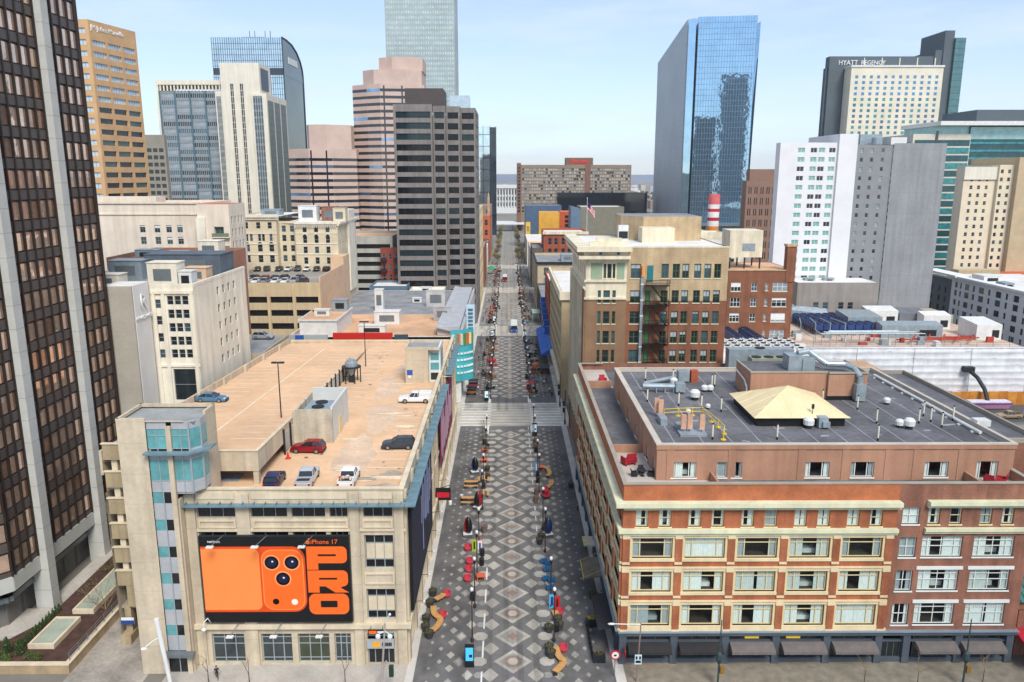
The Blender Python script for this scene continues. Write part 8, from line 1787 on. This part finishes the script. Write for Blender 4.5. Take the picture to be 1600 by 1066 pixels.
for x, y, lab in [(-8.6,99.5,'red tub seat at the end of the short bench by the garage wall'),(-8.75,94.2,'red tub seat beside the zigzag bench by the garage wall'),(7.0,94.9,'red tub seat next to the red advertising panel'),(6.9,86.6,'red tub seat at the curved bench nearest the hotel corner'),(7.0,136.8,'red tub seat at the end of the second bench ring')]:
    o = copy_tree(ps); o.location = (x,y,.02); o['label'] = lab; del o['group']; o.scale = (.9,)*3
b = MB(); b.lathe((0,0,0),[(.5,0),(.75,.35),(.9,.55),(.55,.6)],14,0); b.lathe((0,0,.6),[(.4,0),(.45,.6),(.1,.65)],10,0); ob = b.build('boat_seat', [M_REDP]); tag(ob, 'long glossy red sculpted seat near the two brown pots', 'seat'); ob.location = (7.0,134.6,.02); ob.scale = (.95,2.2,1.1)
pt_ = thing('orange_table', 'square bright orange table behind the green panel', 'table', (0,0,0)); b = MB(); b.box(-.6,.6,-.6,.6,.68,.76); b.build('tabletop', M_ORP, pt_, local=True)
for x in (-.5,.5):
    for y in (-.5,.5): b = MB(); b.box(x-.05,x+.05,y-.05,y+.05,0,.68); b.build('leg', M_ORP, pt_, local=True)
us_ = []
for x, y, lab in [(-4.7,115.0,'square bright orange table behind the green panel'),(-4.0,104.2,'square bright orange table nearest the camera'),(-4.9,158,'orange table farthest up the row left of the lane'),(-4.9,151.8,'orange table second up the row before the blue pod'),(6.5,147.6,'orange table beside the blue advertising panel')]: place(pt_, us_, (x,y,.02), .1, label=lab, scale=1.05)
# azure armchairs, timber bar tables
pa = armchair(M_BLUEP, 'azure blue reclining chair in the row right of the shuttle lane'); us_ = []
for x, y in [(5.5,109.2),(6.1,108.4),(5.8,106.6),(5.6,104.0),(6.3,103.4),(6.0,101.4)]: place(pa, us_, (x,y,.02), R(90+17*x), group='azure chairs right of the lane', scale=1.05)
def bar_table(label, wide=True):
    t = thing('bar_table', label, 'table'); b = MB(); b.box(-1.3,1.3,-.35,.35,1.0,1.1); b.build('tabletop', M_WOOD, t, local=True)
    for y in (-1.15,1.15): b = MB(); b.box(-1.3,1.3,y-.25,y+.25,.62,.7); b.build('bench', M_WOOD, t, local=True)
    b = MB()
    for x in (-1.1,1.1): b.box(x-.05,x+.05,-1.35,1.35,.5,.6); b.box(x-.06,x+.06,-.06,.06,0,1.0); b.box(x-.06,x+.06,-1.2,-1.1,0,.62); b.box(x-.06,x+.06,1.1,1.2,0,.62)
    b.build('frame', M_DARKM, t, local=True); return t
pb = bar_table('timber bar table with benches just behind the pedestrian in white'); us_ = []
for x, y, rz, lab in [(-7.0,139.2,0,'timber bar table with benches next to the blue pod sculpture'),(-7.1,131.6,0,'timber bar table with benches just behind the pedestrian in white'),(-4.7,141.8,90,'timber bar table turned lengthwise at the lane edge, farther one'),(-4.6,134.8,90,'timber bar table turned lengthwise at the lane edge, nearer one')]: place(pb, us_, (x,y,.02), R(rz), label=lab, scale=1.0 if rz == 0 else .8)
# pod sculptures on white bases
def pod(label, shell, inner):
    t = thing('pod_sculpture', label, 'sculpture'); b = MB(); b.prism([(0,-1.05),(1.05,0),(0,1.05),(-1.05,0)],0,.55,0,1); b.build('base', [mat('slate_base', '4c5156', .7), M_WMETAL], t, local=True)
    b = MB(); n = 16; rows = []; prof = [(.25,.55),(.6,.9),(.78,1.5),(.74,2.2),(.52,2.9),(.2,3.35),(.03,3.45)]
    for r, z in prof:
        row = []
        for i in range(n+1): a = R(-150+300*i/n)-math.pi/2+math.pi; row.append(len(b.v)); b.v.append((r*math.cos(a), r*.8*math.sin(a)+.1, z))
        rows.append(row)
    for a in range(len(prof)-1):
        for i in range(n): b.f.append((rows[a][i],rows[a][i+1],rows[a+1][i+1],rows[a+1][i])); b.m.append(0 if i > n*.45 else 1)
    b.build('shell', [shell, inner], t, smooth=True, local=True)
    b = MB(); b.blob((0,.15,1.9),.5,.25,1.3,10,0); b.build('core', M_BLACK, t, smooth=True, local=True); return t
for x, y, c, lab, rz in [(-6.6,145.8,'1d3f8a','blue and black pod sculpture on a white-topped base left of the lane',-30),(-6.6,118.3,'a31a22','red and black pod sculpture on a white-topped base',-40),(6.6,118.2,'1c2f5c','navy pod sculpture on a base right of the lane',150),(-5.3,129,'9c1a20','red leaning pod sculpture seen from behind near the lengthwise tables',200)]:
    o = pod(lab, mat('gloss_'+c, c, .25), mat('pod_black', '15171c', .4)); o.location = (x,y,.02); o.rotation_euler = (0,0,R(rz))
# kiosks, advertising panels, bins
def kiosk(label, face, h=2.9):
    t = thing('digital_kiosk', label, 'kiosk'); b = MB(); b.box(-.55,.55,-.2,.2,0,h); b.build('case', M_BLACK, t, local=True); b = MB(); b.box(-.45,.45,-.225,-.2,.9,h-.25); b.build('screen', face, t, local=True); b = MB(); b.box(-.05,.35,-.235,-.225,1.35,1.75); b.build('picture', M_TRIM, t, local=True); return t
M_SCRB = mat('cyan_screen', '3fa4dc', .3, emit=.5, var=.05); M_SCRW = mat('pale_screen', 'b9d8e6', .3, emit=.4, var=.05)
for x, y, m, lab in [(-4.65,83.6,M_SCRB,'digital kiosk with a cyan screen nearest the camera on the left'),(6.1,169,M_SCRW,'digital kiosk with a pale screen just before the crosswalk on the right'),(-5.6,197,M_SCRW,'digital kiosk with a pale screen just past the crosswalk on the left'),(-5.6,278,M_SCRW,'digital kiosk before the second cross street on the left'),(6.1,277,M_SCRW,'digital kiosk before the second cross street on the right'),(-5.4,308,M_SCRW,'digital kiosk past the second cross street on the left')]:
    o = kiosk(lab, m); o.location = (x,y,.02)
def panel(label, c, mark, w_=.75, h=1.9):
    t = thing('advertising_panel', label, 'panel'); b = MB(); b.box(-w_/2,w_/2,-.08,.08,.15,h); b.box(-w_/2-.04,w_/2+.04,-.12,.12,0,.15); b.build('board', c, t, local=True); b = MB(); b.box(-.14,.14,-.1,-.08,.4,h-.3); b.build('mark', mark, t, local=True); return t
for x, y, c, m, lab in [(-5.3,113,'9fb52e','2c2f20','lime green advertising panel between the red seats and the white panel'),(-4.4,112.6,'d9dce6','2a3f8c','white advertising panel with a blue mark beside the lime green one'),(6.0,96.6,'4fb0dc','1d2a60','sky blue advertising panel beside the red one'),(6.7,96.1,'c7242c','5a1016','red advertising panel beside the sky blue one'),(5.7,146.5,'3aa5d6','d8e8f0','bright blue advertising panel by the orange table on the right')]:
    o = panel(lab, mat('board_'+c, c, .5), mat('mark_'+m, m, .5)); o.location = (x,y,.02); o.scale = (.95,1,1.05)
pn = thing('litter_bin', 'round black litter bin in the furniture strip of the mall', 'bin', (0,0,0), 0, 'black litter bins on the mall'); b = MB(); b.lathe((0,0,0),[(.35,0),(.38,1.0)],10); b.build('body', M_BLACK, pn, local=True); b = MB(); b.lathe((0,0,1.0),[(.4,0),(.36,.18),(.1,.25)],10); b.build('lid', M_TRIM, pn, local=True); us_ = []
for x, y in [(-4.9,98.6),(-4.0,111.5),(-4.0,108.6),(6.3,91),(-4.6,138),(5.8,141),(5.9,144),(-4.4,160),(-5.2,163),(6,158)]: place(pn, us_, (x,y,.02))
# lamp posts with white globes
def lamp(label, group):
    t = thing('lamp_post', label, 'lamp post', (0,0,0), 0, group); b = MB(); b.tube((0,0,0),(0,0,6.6),.1,.06,8); b.lathe((0,0,0),[(.22,0),(.2,.5),(.1,.7)],10); b.build('pole', mat('brown_black_pole', '3d332d', .5, metal=.2), t, local=True); b = MB(); b.lathe((0,0,6.55),[(.18,0),(.2,.2),(.12,.5)],8); b.build('neck', M_BLACK, t, local=True); b = MB(); b.blob((0,0,7.3),.24,.24,.3,10); b.build('globe', M_WMETAL, t, smooth=True, local=True); return t
pl = lamp('slim dark lamp post with a white globe head on the mall', 'globe lamp posts along the mall'); us_ = []
for y in list(range(88,176,8))+list(range(198,284,10))+list(range(304,392,14))+list(range(412,498,18)):
    for x in (-4.55,5.85):
        if y < 100 or (y+int(x*10)) % 3 or y > 190: place(pl, us_, (x,y+.7,.02))
for x, y, lab in [(-12.6,176.5,'black traffic signal pole on the left of the crosswalk'),(13.6,177,'black traffic signal pole on the right of the crosswalk'),(13.4,192,'black traffic signal pole past the crosswalk on the right')]:
    t = thing('traffic_signal', lab, 'traffic signal', (x,y,0)); b = MB(); b.tube((x,y,0),(x,y,8.5),.13,.09,8); b.tube((x,y,5.4),(x+(1.6 if x < 0 else -1.6),y,5.6),.05,n=5); b.build('pole', M_BLACK, t)
    for z in (3.0,4.6): b = MB(); b.box(x-.55,x-.15,y-.25,y+.25,z,z+1.1); b.build('signal_head', M_BLACK, t)
    b = MB(); b.box(x-.2,x+.2,y-.45,y-.1,0,1.2); b.build('cabinet', M_DARKM, t)
# street lights at the front corners
t = thing('street_light', 'thick white street light pole with a cobra arm before the stair tower', 'street light', (-38.6,78.4,0)); b = MB(); b.tube((-38.2,78.4,0),(-39.3,78.6,9.6),.2,.28,10); b.build('pole', M_WMETAL, t); b = MB(); b.path([(-39.0,78.55,7.4),(-39.8,78.4,7.0),(-40.6,78.2,6.4)],.07,6); b.build('arm', M_WMETAL, t); b = MB(); b.blob((-40.8,78.1,6.2),.35,.25,.14,8); b.build('lamp_head', M_WMETAL, t)
t = thing('street_light', 'pale street light with two white floodlight heads before the corner shop', 'street light', (-14.4,79,0)); b = MB(); b.tube((-14.6,79,0),(-13.9,79.2,8.6),.14,.1,8); b.tube((-13.9,79.2,3.8),(-15.6,79,0),.12,n=7); b.build('pole', mat('weathered_pole', 'a79d94', .6), t)
for dx in (-.75,.6): b = MB(); b.tube((-13.95,79.2,7.6),(-13.95+dx,79.0,7.3),.05,n=5); b.blob((-13.95+dx,78.9,7.1),.3,.22,.36,8); b.build('lamp_head', M_WMETAL, t)
b = MB(); b.tube((-13.9,79.2,8.6),(-13.3,79.0,9.8),.07,n=6); b.blob((-13.3,79,9.8),.16,.16,.16,8); b.build('arm', M_WMETAL, t); b = MB(); b.box(-13.6,-13.1,78.8,79.3,2,3.3); b.build('signal_head', mat('signal_green', '1d3a2c', .5), t)
t = thing('wall_floodlight', 'white hook-armed floodlight under the left corner of the billboard', 'lamp', (-35.6,83,6)); b = MB(); b.path([(-35.3,83.5,6.0),(-35.4,82.9,7.0),(-35.8,82.6,6.6),(-35.8,82.6,5.9)],.06,6); b.build('arm', M_WMETAL, t); b = MB(); b.blob((-35.8,82.5,5.75),.28,.25,.2,8); b.build('lamp_head', M_WMETAL, t)
t = thing('street_light', 'thin brown street light with a long white arm before the hotel corner', 'street light', (14.9,80.5,0)); b = MB(); b.tube((15.0,80.5,0),(15.3,80.5,7.7),.11,.07,8); b.build('pole', mat('rust_brown_pole', '8a7468', .6), t); b = MB(); b.tube((15.3,80.5,7.5),(12.2,80.5,7.6),.06,n=6); b.build('arm', M_HVACW, t); b = MB(); b.blob((11.9,80.5,7.6),.45,.18,.12,8); b.build('lamp_head', M_HVACW, t); b = MB(); b.box(14.7,15.5,80.3,80.4,2.5,3.7,0); b.box(14.8,15.4,80.27,80.3,2.7,3.0,1); b.box(14.8,15.0,80.27,80.3,3.15,3.55,1); b.box(15.2,15.4,80.27,80.3,3.15,3.55,1); b.build('sign_plate', [mat('pale_blue_plate', 'c5dbe2', .5), M_BLACK], t)
for x, y, lab in [(24.2,79.3,'tall dark green lamp standard before the second hotel bay'),(52.6,79.3,'tall dark green lamp standard at the right of the hotel front')]:
    t = thing('lamp_standard', lab, 'lamp post', (x,y,0)); b = MB(); b.tube((x,y,0),(x,y,8.8),.13,.06,8); b.build('pole', mat('dark_green_pole', '33484a', .5), t); b = MB(); b.lathe((x,y,3.2),[(.12,0),(.42,.6),(.3,1.3),(.08,1.6)],8); b.build('lantern', MATS['dark_green_pole'], t); b = MB(); b.box(x+.15,x+.6,y-.2,y+.2,2.0,2.9); b.build('signal_head', mat('signal_ochre', '8a6a2a', .6), t)
t = thing('round_sign', 'round red and white no-entry style sign at the hotel corner', 'sign', (12.6,81.5,0)); b = MB(); b.tube((12.6,81.6,0),(12.6,81.6,2.6),.05,n=6); b.build('post', M_STEEL, t); b = MB(); b.tube((12.6,81.5,2.9),(12.6,81.56,2.9),.62,n=20,m=0); b.tube((12.6,81.46,2.9),(12.6,81.5,2.9),.42,n=20,m=1); b.box(12.45,12.75,81.42,81.46,2.8,3.0,2); b.build('disc', [M_REDP, M_WMETAL, M_BLACK], t)
t = thing('round_sign', 'red round sign edge-on at the hotel corner pier', 'sign', (13.7,82.6,2.6)); b = MB(); b.tube((13.9,83.0,2.2),(13.95,83.0,2.2),.7,n=18); b.build('disc', M_REDP, t)
for x, y, lab in [(11.1,84.6,'black box planter with grasses at the near end of the café fence'),(11.0,92.3,'black box planter with yellow flowers at the far end of the café fence')]:
    t = thing('box_planter', lab, 'planter', (x,y,0)); b = MB(); b.box(x-.75,x+.75,y-.45,y+.45,0,.95); b.build('box', M_DARKM, t); b = MB(); rg = random.Random(int(x*100)); leaf_clump(b, (x,y,1.15), .65, .35, .35, 160, .11, rg, 0); b.build('plant', [M_SOIL if y < 90 else mat('yellow_flower', 'b09a30', .9, var=.3), M_LEAF2], t)
t = thing('cafe_fence', 'low black café fence between the two box planters', 'fence', (10.4,88.4,0)); b = MB(); b.box(10.35,10.42,85,92,.1,1.0); b.build('panel', M_BLACK, t)
for i in range(8): b = MB(); b.box(10.3,10.46,85+i*.98,85.1+i*.98,0,1.05); b.build('post', M_BLACK, t)
t = thing('green_planter_group', 'pale canopy with bright green plants against the hotel side', 'planter', (12.4,113,0)); b = MB(); b.box(11.6,13.3,109.5,112.5,2.6,2.8,0); b.build('canopy', mat('cream_canopy', 'cbbda0', .8, var=.15), t); b = MB(); leaf_clump(b, (12,114,1.2), .6, 1.3, .8, 300, .14, random.Random(3), 0); b.build('plant', [mat('lime_leaf', '7c9a34', .8, var=.3), M_LEAF], t)
# furniture of the further blocks: café sets, parasols, leafless street trees
M_UMB = [mat('parasol_'+n, c, .8, var=.1) for n, c in (('red','9c2e33'),('orange','b8603a'),('teal','2f7c8c'),('grey','7b7d80'),('brown','6e4a3c'))]
def parasol(m, label, group):
    t = thing('parasol', label, 'parasol', (0,0,0), 0, group); b = MB(); b.tube((0,0,0),(0,0,2.5),.04,n=6); b.lathe((0,0,0),[(.3,0),(.3,.08)],10); b.build('pole', M_DARKM, t, local=True); b = MB(); b.lathe((0,0,2.1),[(1.35,0),(.8,.3),(.06,.62)],8); b.build('canopy', m, t, local=True); return t
nm = ['red','orange','teal','grey','brown']; pp = [parasol(m, nm[i]+' parasol among the café seats of the farther mall blocks', 'parasols on the farther mall blocks') for i, m in enumerate(M_UMB)]; pu = [[] for _ in pp]
tt = [cafe_table(m, nm[i]+' café table on the farther mall blocks', .5) for i, m in enumerate((M_REDP,M_ORP,M_BLUEP,M_STEEL,M_WOOD2))]; tu = [[] for _ in tt]
cc = [armchair(m, nm[i]+' chair at the café tables of the farther mall blocks') for i, m in enumerate((M_REDP,M_ORP,M_BLUEP,M_DARKM,M_WOOD2))]; cu = [[] for _ in cc]; rg = random.Random(41)
for (y0, y1, n) in ((202,280,15),(306,388,13),(414,494,9)):
    for sx in (-1, 1):
        for i in range(n):
            y = y0+(y1-y0)*(i+rg.random()*.6)/n; x = (-6.0 if sx < 0 else 7.2)+rg.uniform(-1.3,1.3); k = rg.choice((0,1,2,3,3,4,4,4,3))
            r = rg.random()
            if r < .3: place(pp[k], pu[k], (x,y,.02))
            if r < .8:
                place(tt[k], tu[k], (x,y+.3,.02), group='café tables on the farther mall blocks')
                for a in (0, 2.1, 4.2): kk = rg.choice((k,3)); place(cc[kk], cu[kk], (x+1.05*math.cos(a),y+.3+1.05*math.sin(a),.02), a-1.57, group='café chairs on the farther mall blocks')
            else: place(p2, u2, (x,y,.02), group='brown planter pots on the mall')
for lst, protos_ in ((tu,tt),(cu,cc),(pu,pp)):
    for l, p_ in zip(lst, protos_):
        if not l: bpy.data.objects.remove(p_)
for x, y, m, lab in [(-9.6,210,M_REDP,'red and black vending cart by the wall past the crosswalk'),(-9.8,203,M_WOOD2,'tan and black vending cart by the wall just past the crosswalk'),(11.2,226,mat('cart_maroon','5a2a2a',.6),'maroon flat cart under the tan gridded building')]:
    t = thing('vending_cart', lab, 'cart', (x,y,0)); b = MB(); b.box(x-1.3,x+1.3,y-.8,y+.8,.5,1.2,0); b.box(x-1.2,x+1.2,y-.7,y+.7,1.2,1.5,1); b.build('body', [m, M_BLACK], t); b = MB(); b.box(x-1.4,x+1.4,y-1,y+1,2.2,2.35)
    for dx in (-1.2,1.2): b.tube((x+dx,y,1.2),(x+dx,y,2.2),.04,n=4)
    b.build('awning', M_BLACK, t)
    for dx in (-.9,.9): b = MB(); b.tube((x+dx,y-.85,.35),(x+dx,y-.75,.35),.35,n=10); b.build('wheel', M_TYRE, t)
# street trees: near ones leafless, far ones budding green
pt0 = []
for k in range(3):
    t = thing('street_tree', 'slim leafless street tree in the furniture strip of the mall', 'tree', (0,0,0), 0, 'leafless street trees along the mall'); tr, br = bare_tree(6.5, 60+k, levels=4, r0=.08, nb=2, spread=.7); tr.build('trunk', M_BARK, t, local=True); br.build('crown', M_BARK, t, local=True); pt0.append(t)
us3 = [[],[],[]]; i = 0
for y in list(range(204,284,9))+list(range(306,392,10))+list(range(412,498,11)):
    for x in (-6.4,7.7): place(pt0[i%3], us3[i%3], (x,y+(i%4)*.8,.02), i); i += 1
pg = []
for k in range(3):
    t = thing('budding_tree', 'budding olive-green street tree toward the end of the mall', 'tree', (0,0,0), 0, 'budding trees at the mall end'); b = MB(); b.tube((0,0,0),(0,0,3.2),.16,.1,6); b.tube((0,0,3),(.8,.3,5),.08,.04,5); b.tube((0,0,3),(-.7,-.4,5.2),.08,.04,5); b.build('trunk', M_BARK, t, local=True); b = MB(); leaf_clump(b, (0,0,5.2), 2.2, 2.2, 2.2, 420, .32, random.Random(70+k), 0); b.build('crown', [mat(('olive_leaf','green_leaf','yellow_leaf')[k], ('5d5c3a','3f6240','a08a38')[k], .85, var=.3), M_TWIG], t, local=True); pg.append(t)
us4 = [[],[],[]]; i = 0
for y in range(518,830,16):
    for x in (-7.5,8.6): k = (0,0,1,0,2)[i%5]; place(pg[k], us4[k], (x+rg.uniform(-1.8,1.8),y+rg.uniform(-7,7),.02), i, scale=rg.uniform(.55,1.15)); i += 1
t = thing('parasol', 'large green market parasol by the red brick shop', 'parasol', (-10,470,0)); b = MB(); b.lathe((-10,468,3.2),[(3.4,0),(1.8,1.0),(.1,1.8)],10); b.build('canopy', mat('market_green', '2c8a5c', .8), t); b = MB(); b.tube((-10,468,0),(-10,468,4.8),.08,n=6); b.build('pole', M_DARKM, t)
# ------------------------------------------------------------------ people
def person_mesh(seed, pose, top, trouser, hair, skin, bag=None):
    """one skinned body: joints as vertices with radii, clothing by height"""
    bm_v = []; bm_e = []; rad = []
    def V(x, y, z, r, parent=None):
        bm_v.append((x,y,z)); rad.append(r); i = len(bm_v)-1
        if parent is not None: bm_e.append((parent, i))
        return i
    s_ = {'stand':.06,'walk':.28,'walk2':-.28}.get(pose, .06)
    pel = V(0,0,.95,.13); wa = V(0,0,1.12,.125,pel); ch = V(0,.0,1.34,.145,wa); nk = V(0,-.01,1.5,.055,ch); hd = V(0,-.03,1.6,.085,nk); V(0,-.025,1.7,.08,hd)
    for sd in (-1,1):
        f = s_*sd if pose != 'stand' else 0
        hip = V(sd*.1,0,.88,.095,pel); kn = V(sd*.11,-f*.7-.02,.5,.062,hip); an = V(sd*.11,-f*1.1+(.12 if f < 0 else 0),.1+(.05 if f < 0 else 0),.042,kn); V(sd*.12,-f*1.1-.15+(.1 if f < 0 else 0),.045,.04,an)
        sh = V(sd*.19,0,1.41,.062,ch); el = V(sd*.25,f*.5+.03,1.15,.045,sh); wr = V(sd*.26,f*.9-.08,.93,.03,el); pm = V(sd*.26,f*.95-.1,.87,.028,wr)
        for k in range(4): V(sd*.26+(k-1.5)*.002,f*.95-.135+k*.022,.79+.006*abs(k-1.5),.009,pm)
        V(sd*.235,f*.95-.14,.84,.01,pm)
    me = bpy.data.meshes.new('person'); me.from_pydata(bm_v, bm_e, []); o = bpy.data.objects.new('person', me); COL.objects.link(o)
    md = o.modifiers.new('skin', 'SKIN'); 
    for i, r in enumerate(rad): me.skin_vertices[0].data[i].radius = (r, r)
    me.skin_vertices[0].data[0].use_root = True
    o.modifiers.new('sub', 'SUBSURF').levels = 1
    dg = bpy.context.evaluated_depsgraph_get(); dg.update(); m2 = bpy.data.meshes.new_from_object(o.evaluated_get(dg)); bpy.data.objects.remove(o)
    for m in (top, trouser, skin, M_BLACK): m2.materials.append(m)
    for p in m2.polygons:
        c = p.center; arm = abs(c.x) > .215
        p.material_index = 2 if c.z > 1.475 else (2 if arm and c.z < .95 else (0 if c.z > .97 or arm else (3 if c.z < .1 else 1))); p.use_smooth = True
    h = MB(); h.blob((0,.0,1.69),.105,.115,.1,10); h.v = [(x,y+.015 if z > 1.6 else y,z) for x, y, z in h.v]
    hm = h.mesh('hair', [hair], smooth=True)
    f = MB(); f.blob((0,-.125,1.615),.014,.02,.02,5,0)
    for sd in (-1,1): f.blob((sd*.034,-.108,1.64),.012,.008,.008,5,1); f.blob((sd*.088,-.02,1.62),.012,.022,.03,5,0)
    f.box(-.025,.025,-.112,-.1,1.57,1.578,2)
    fm = f.mesh('face', [skin, M_BLACK, mat('lip', '8a5a50', .7)])
    return m2, hm, fm
SK = [mat('skin_light', 'b98a70', .7), mat('skin_dark', '6b4936', .7)]; HA = [mat('hair_dark', '2a211c', .8), mat('hair_brown', '5a4330', .8)]
CL = {n: mat('cloth_'+n, c, .9, var=.1, scale=4) for n, c in (('white','d6d6d4'),('black','1d1e21'),('navy','27304a'),('grey','6a6c70'),('red','9c2a2c'),('denim','3f5068'),('tan','a38d6c'),('teal','2f6a72'))}
PM = {}
def person(top, tr, pose, x, y, rz, label, group=None, z=.03):
    key = (top, tr, pose)
    if key not in PM: PM[key] = person_mesh(len(PM), pose, CL[top], CL[tr], HA[len(PM)%2], SK[len(PM)%2])
    m2, hm, fm = PM[key]; o = bpy.data.objects.new('person', m2); COL.objects.link(o); o.location = (x,y,z); o.rotation_euler = (0,0,rz); tag(o, label, 'person', group)
    for n, m in (('hair', hm), ('face', fm)): c = bpy.data.objects.new(n, m); COL.objects.link(c); c.parent = o
person('black','black','walk',-34.2,81.2,.3,'person in black walking past the sapling on the garage pavement', z=.13)
person('white','black','walk',-8.4,132.2,3.0,'person in a white top and black trousers walking beside the bar tables')
person('white','denim','walk2',-8.2,206,.2,'person in a white top beside the vending carts'); person('black','black','stand',-8.0,243,0,'person in black alone left of the lane past the crosswalk'); person('white','black','walk2',10.2,212,2.9,'person in white with arms out under the tan gridded building'); person('navy','black','stand',11.8,200,.4,'person in dark navy near the corner past the crosswalk'); person('navy','denim','walk',9.6,252,1.2,'person in navy walking beside the blue awning'); person('grey','black','stand',12.3,128,2,'person in grey standing by the hotel wall')
combos = [('black','black','walk'),('grey','denim','walk2'),('red','black','stand'),('navy','denim','stand'),('white','denim','walk'),('tan','black','walk2'),('teal','grey','stand'),('black','denim','walk')]
i = 0; rg = random.Random(77)
for (y0, y1, n) in ((200,280,26),(304,390,44),(412,496,40),(518,600,20)):
    for _ in range(n):
        c = combos[rg.randrange(8)]; x = rg.choice((rg.uniform(-10.5,-4.8), rg.uniform(6.2,12)))
        person(*c, x, rg.uniform(y0,y1), rg.uniform(0,6.28), {'black':'pedestrian in black','grey':'pedestrian in grey and denim','red':'pedestrian in a red top','navy':'pedestrian in a navy top','white':'pedestrian in a white top and jeans','tan':'pedestrian in a tan coat','teal':'pedestrian in a teal top'}[c[0]]+' on the farther mall blocks', 'pedestrians on the farther mall blocks')
for x, y, sd, lab in [(-5.2,161.5,91,'small budding tree in the furniture strip left of the lane just before the crosswalk'),(-5.6,166.5,92,'second small budding tree by the left end of the crosswalk')]:
    t = thing('small_tree', lab, 'tree', (x,y,.02)); tr, br = bare_tree(4.6, sd, levels=4, r0=.07, nb=2, spread=.75); tr.build('trunk', M_BARK, t, local=True); leaf_clump(br, (0,0,3.4), .9, .9, 1.1, 120, .12, random.Random(sd), 1); br.build('crown', [M_BARK, M_LEAF2, M_LEAF], t, local=True)
flush_windows()
# ------------------------------------------------------------------ camera, sky, sun
cam = bpy.data.cameras.new('camera'); co_ = bpy.data.objects.new('camera', cam); COL.objects.link(co_)
pitch = math.atan(258/1213); yaw = math.atan(7*math.cos(pitch)/1213)
co_.location = (0,0,58); co_.rotation_euler = (math.pi/2-pitch, 0, -yaw)
cam.sensor_fit = 'HORIZONTAL'; cam.sensor_width = 36; cam.lens = 1213/1600*36; cam.clip_end = 20000; cam.clip_start = .5
SC.camera = co_
EL, AZ = R(48), R(160)      # sun behind the camera, to the right, veiled by thin cloud
w = bpy.data.worlds.new('World'); SC.world = w; w.use_nodes = True; nt = w.node_tree; bgn = nt.nodes['Background']
sky = nt.nodes.new('ShaderNodeTexSky'); sky.sky_type = 'NISHITA'; sky.sun_disc = False; sky.sun_elevation = EL; sky.sun_rotation = AZ; sky.air_density = 1.0; sky.dust_density = 1.2; sky.ozone_density = 1.5; sky.altitude = 1600
# thin high cloud, laid over the sky by direction
tc = nt.nodes.new('ShaderNodeTexCoord'); mp = nt.nodes.new('ShaderNodeMapping'); mp.inputs['Scale'].default_value = (2.2, 2.2, 14)
ns = nt.nodes.new('ShaderNodeTexNoise'); ns.inputs['Scale'].default_value = 1.6; ns.inputs['Detail'].default_value = 7; ns.inputs['Roughness'].default_value = .62
rm = nt.nodes.new('ShaderNodeMapRange'); rm.inputs['From Min'].default_value = .44; rm.inputs['From Max'].default_value = .8; rm.inputs['To Min'].default_value = .35; rm.inputs['To Max'].default_value = .88
mx = nt.nodes.new('ShaderNodeMix'); mx.data_type = 'RGBA'; mx.inputs['B'].default_value = (4.8, 5.5, 6.9, 1)
nt.links.new(tc.outputs['Generated'], mp.inputs['Vector']); nt.links.new(mp.outputs[0], ns.inputs['Vector']); nt.links.new(ns.outputs['Fac'], rm.inputs['Value'])
nt.links.new(rm.outputs[0], mx.inputs['Factor']); nt.links.new(sky.outputs[0], mx.inputs['A']); nt.links.new(mx.outputs['Result'], bgn.inputs['Color'])
bgn.inputs['Strength'].default_value = .12
sl = bpy.data.lights.new('sun', 'SUN'); so = bpy.data.objects.new('sun', sl); COL.objects.link(so)
sl.energy = 2.7; sl.angle = R(22); sl.color = (1,.95,.88)
d = Vector((math.sin(AZ)*math.cos(EL), math.cos(AZ)*math.cos(EL), math.sin(EL)))   # towards the sun
so.rotation_euler = d.to_track_quat('Z', 'Y').to_euler(); so.location = (0,-50,200)
SC.view_settings.view_transform = 'Standard'; SC.view_settings.look = 'None'; SC.view_settings.exposure = .56; SC.view_settings.gamma = 1
# thin air over the whole city
hz = bpy.data.materials.new('haze_air'); hz.use_nodes = True; N = hz.node_tree.nodes; N.clear(); ov = N.new('ShaderNodeOutputMaterial'); pv_ = N.new('ShaderNodeVolumePrincipled'); pv_.inputs['Color'].default_value = (.93,.96,1,1); pv_.inputs['Density'].default_value = .00008; pv_.inputs['Anisotropy'].default_value = .2; hz.node_tree.links.new(pv_.outputs[0], ov.inputs['Volume'])
b = MB(); b.box(-6400,6400,-700,9300,-6,262); tag(b.build('haze', hz), 'thin pale haze in the air over the city', 'haze', kind='stuff')
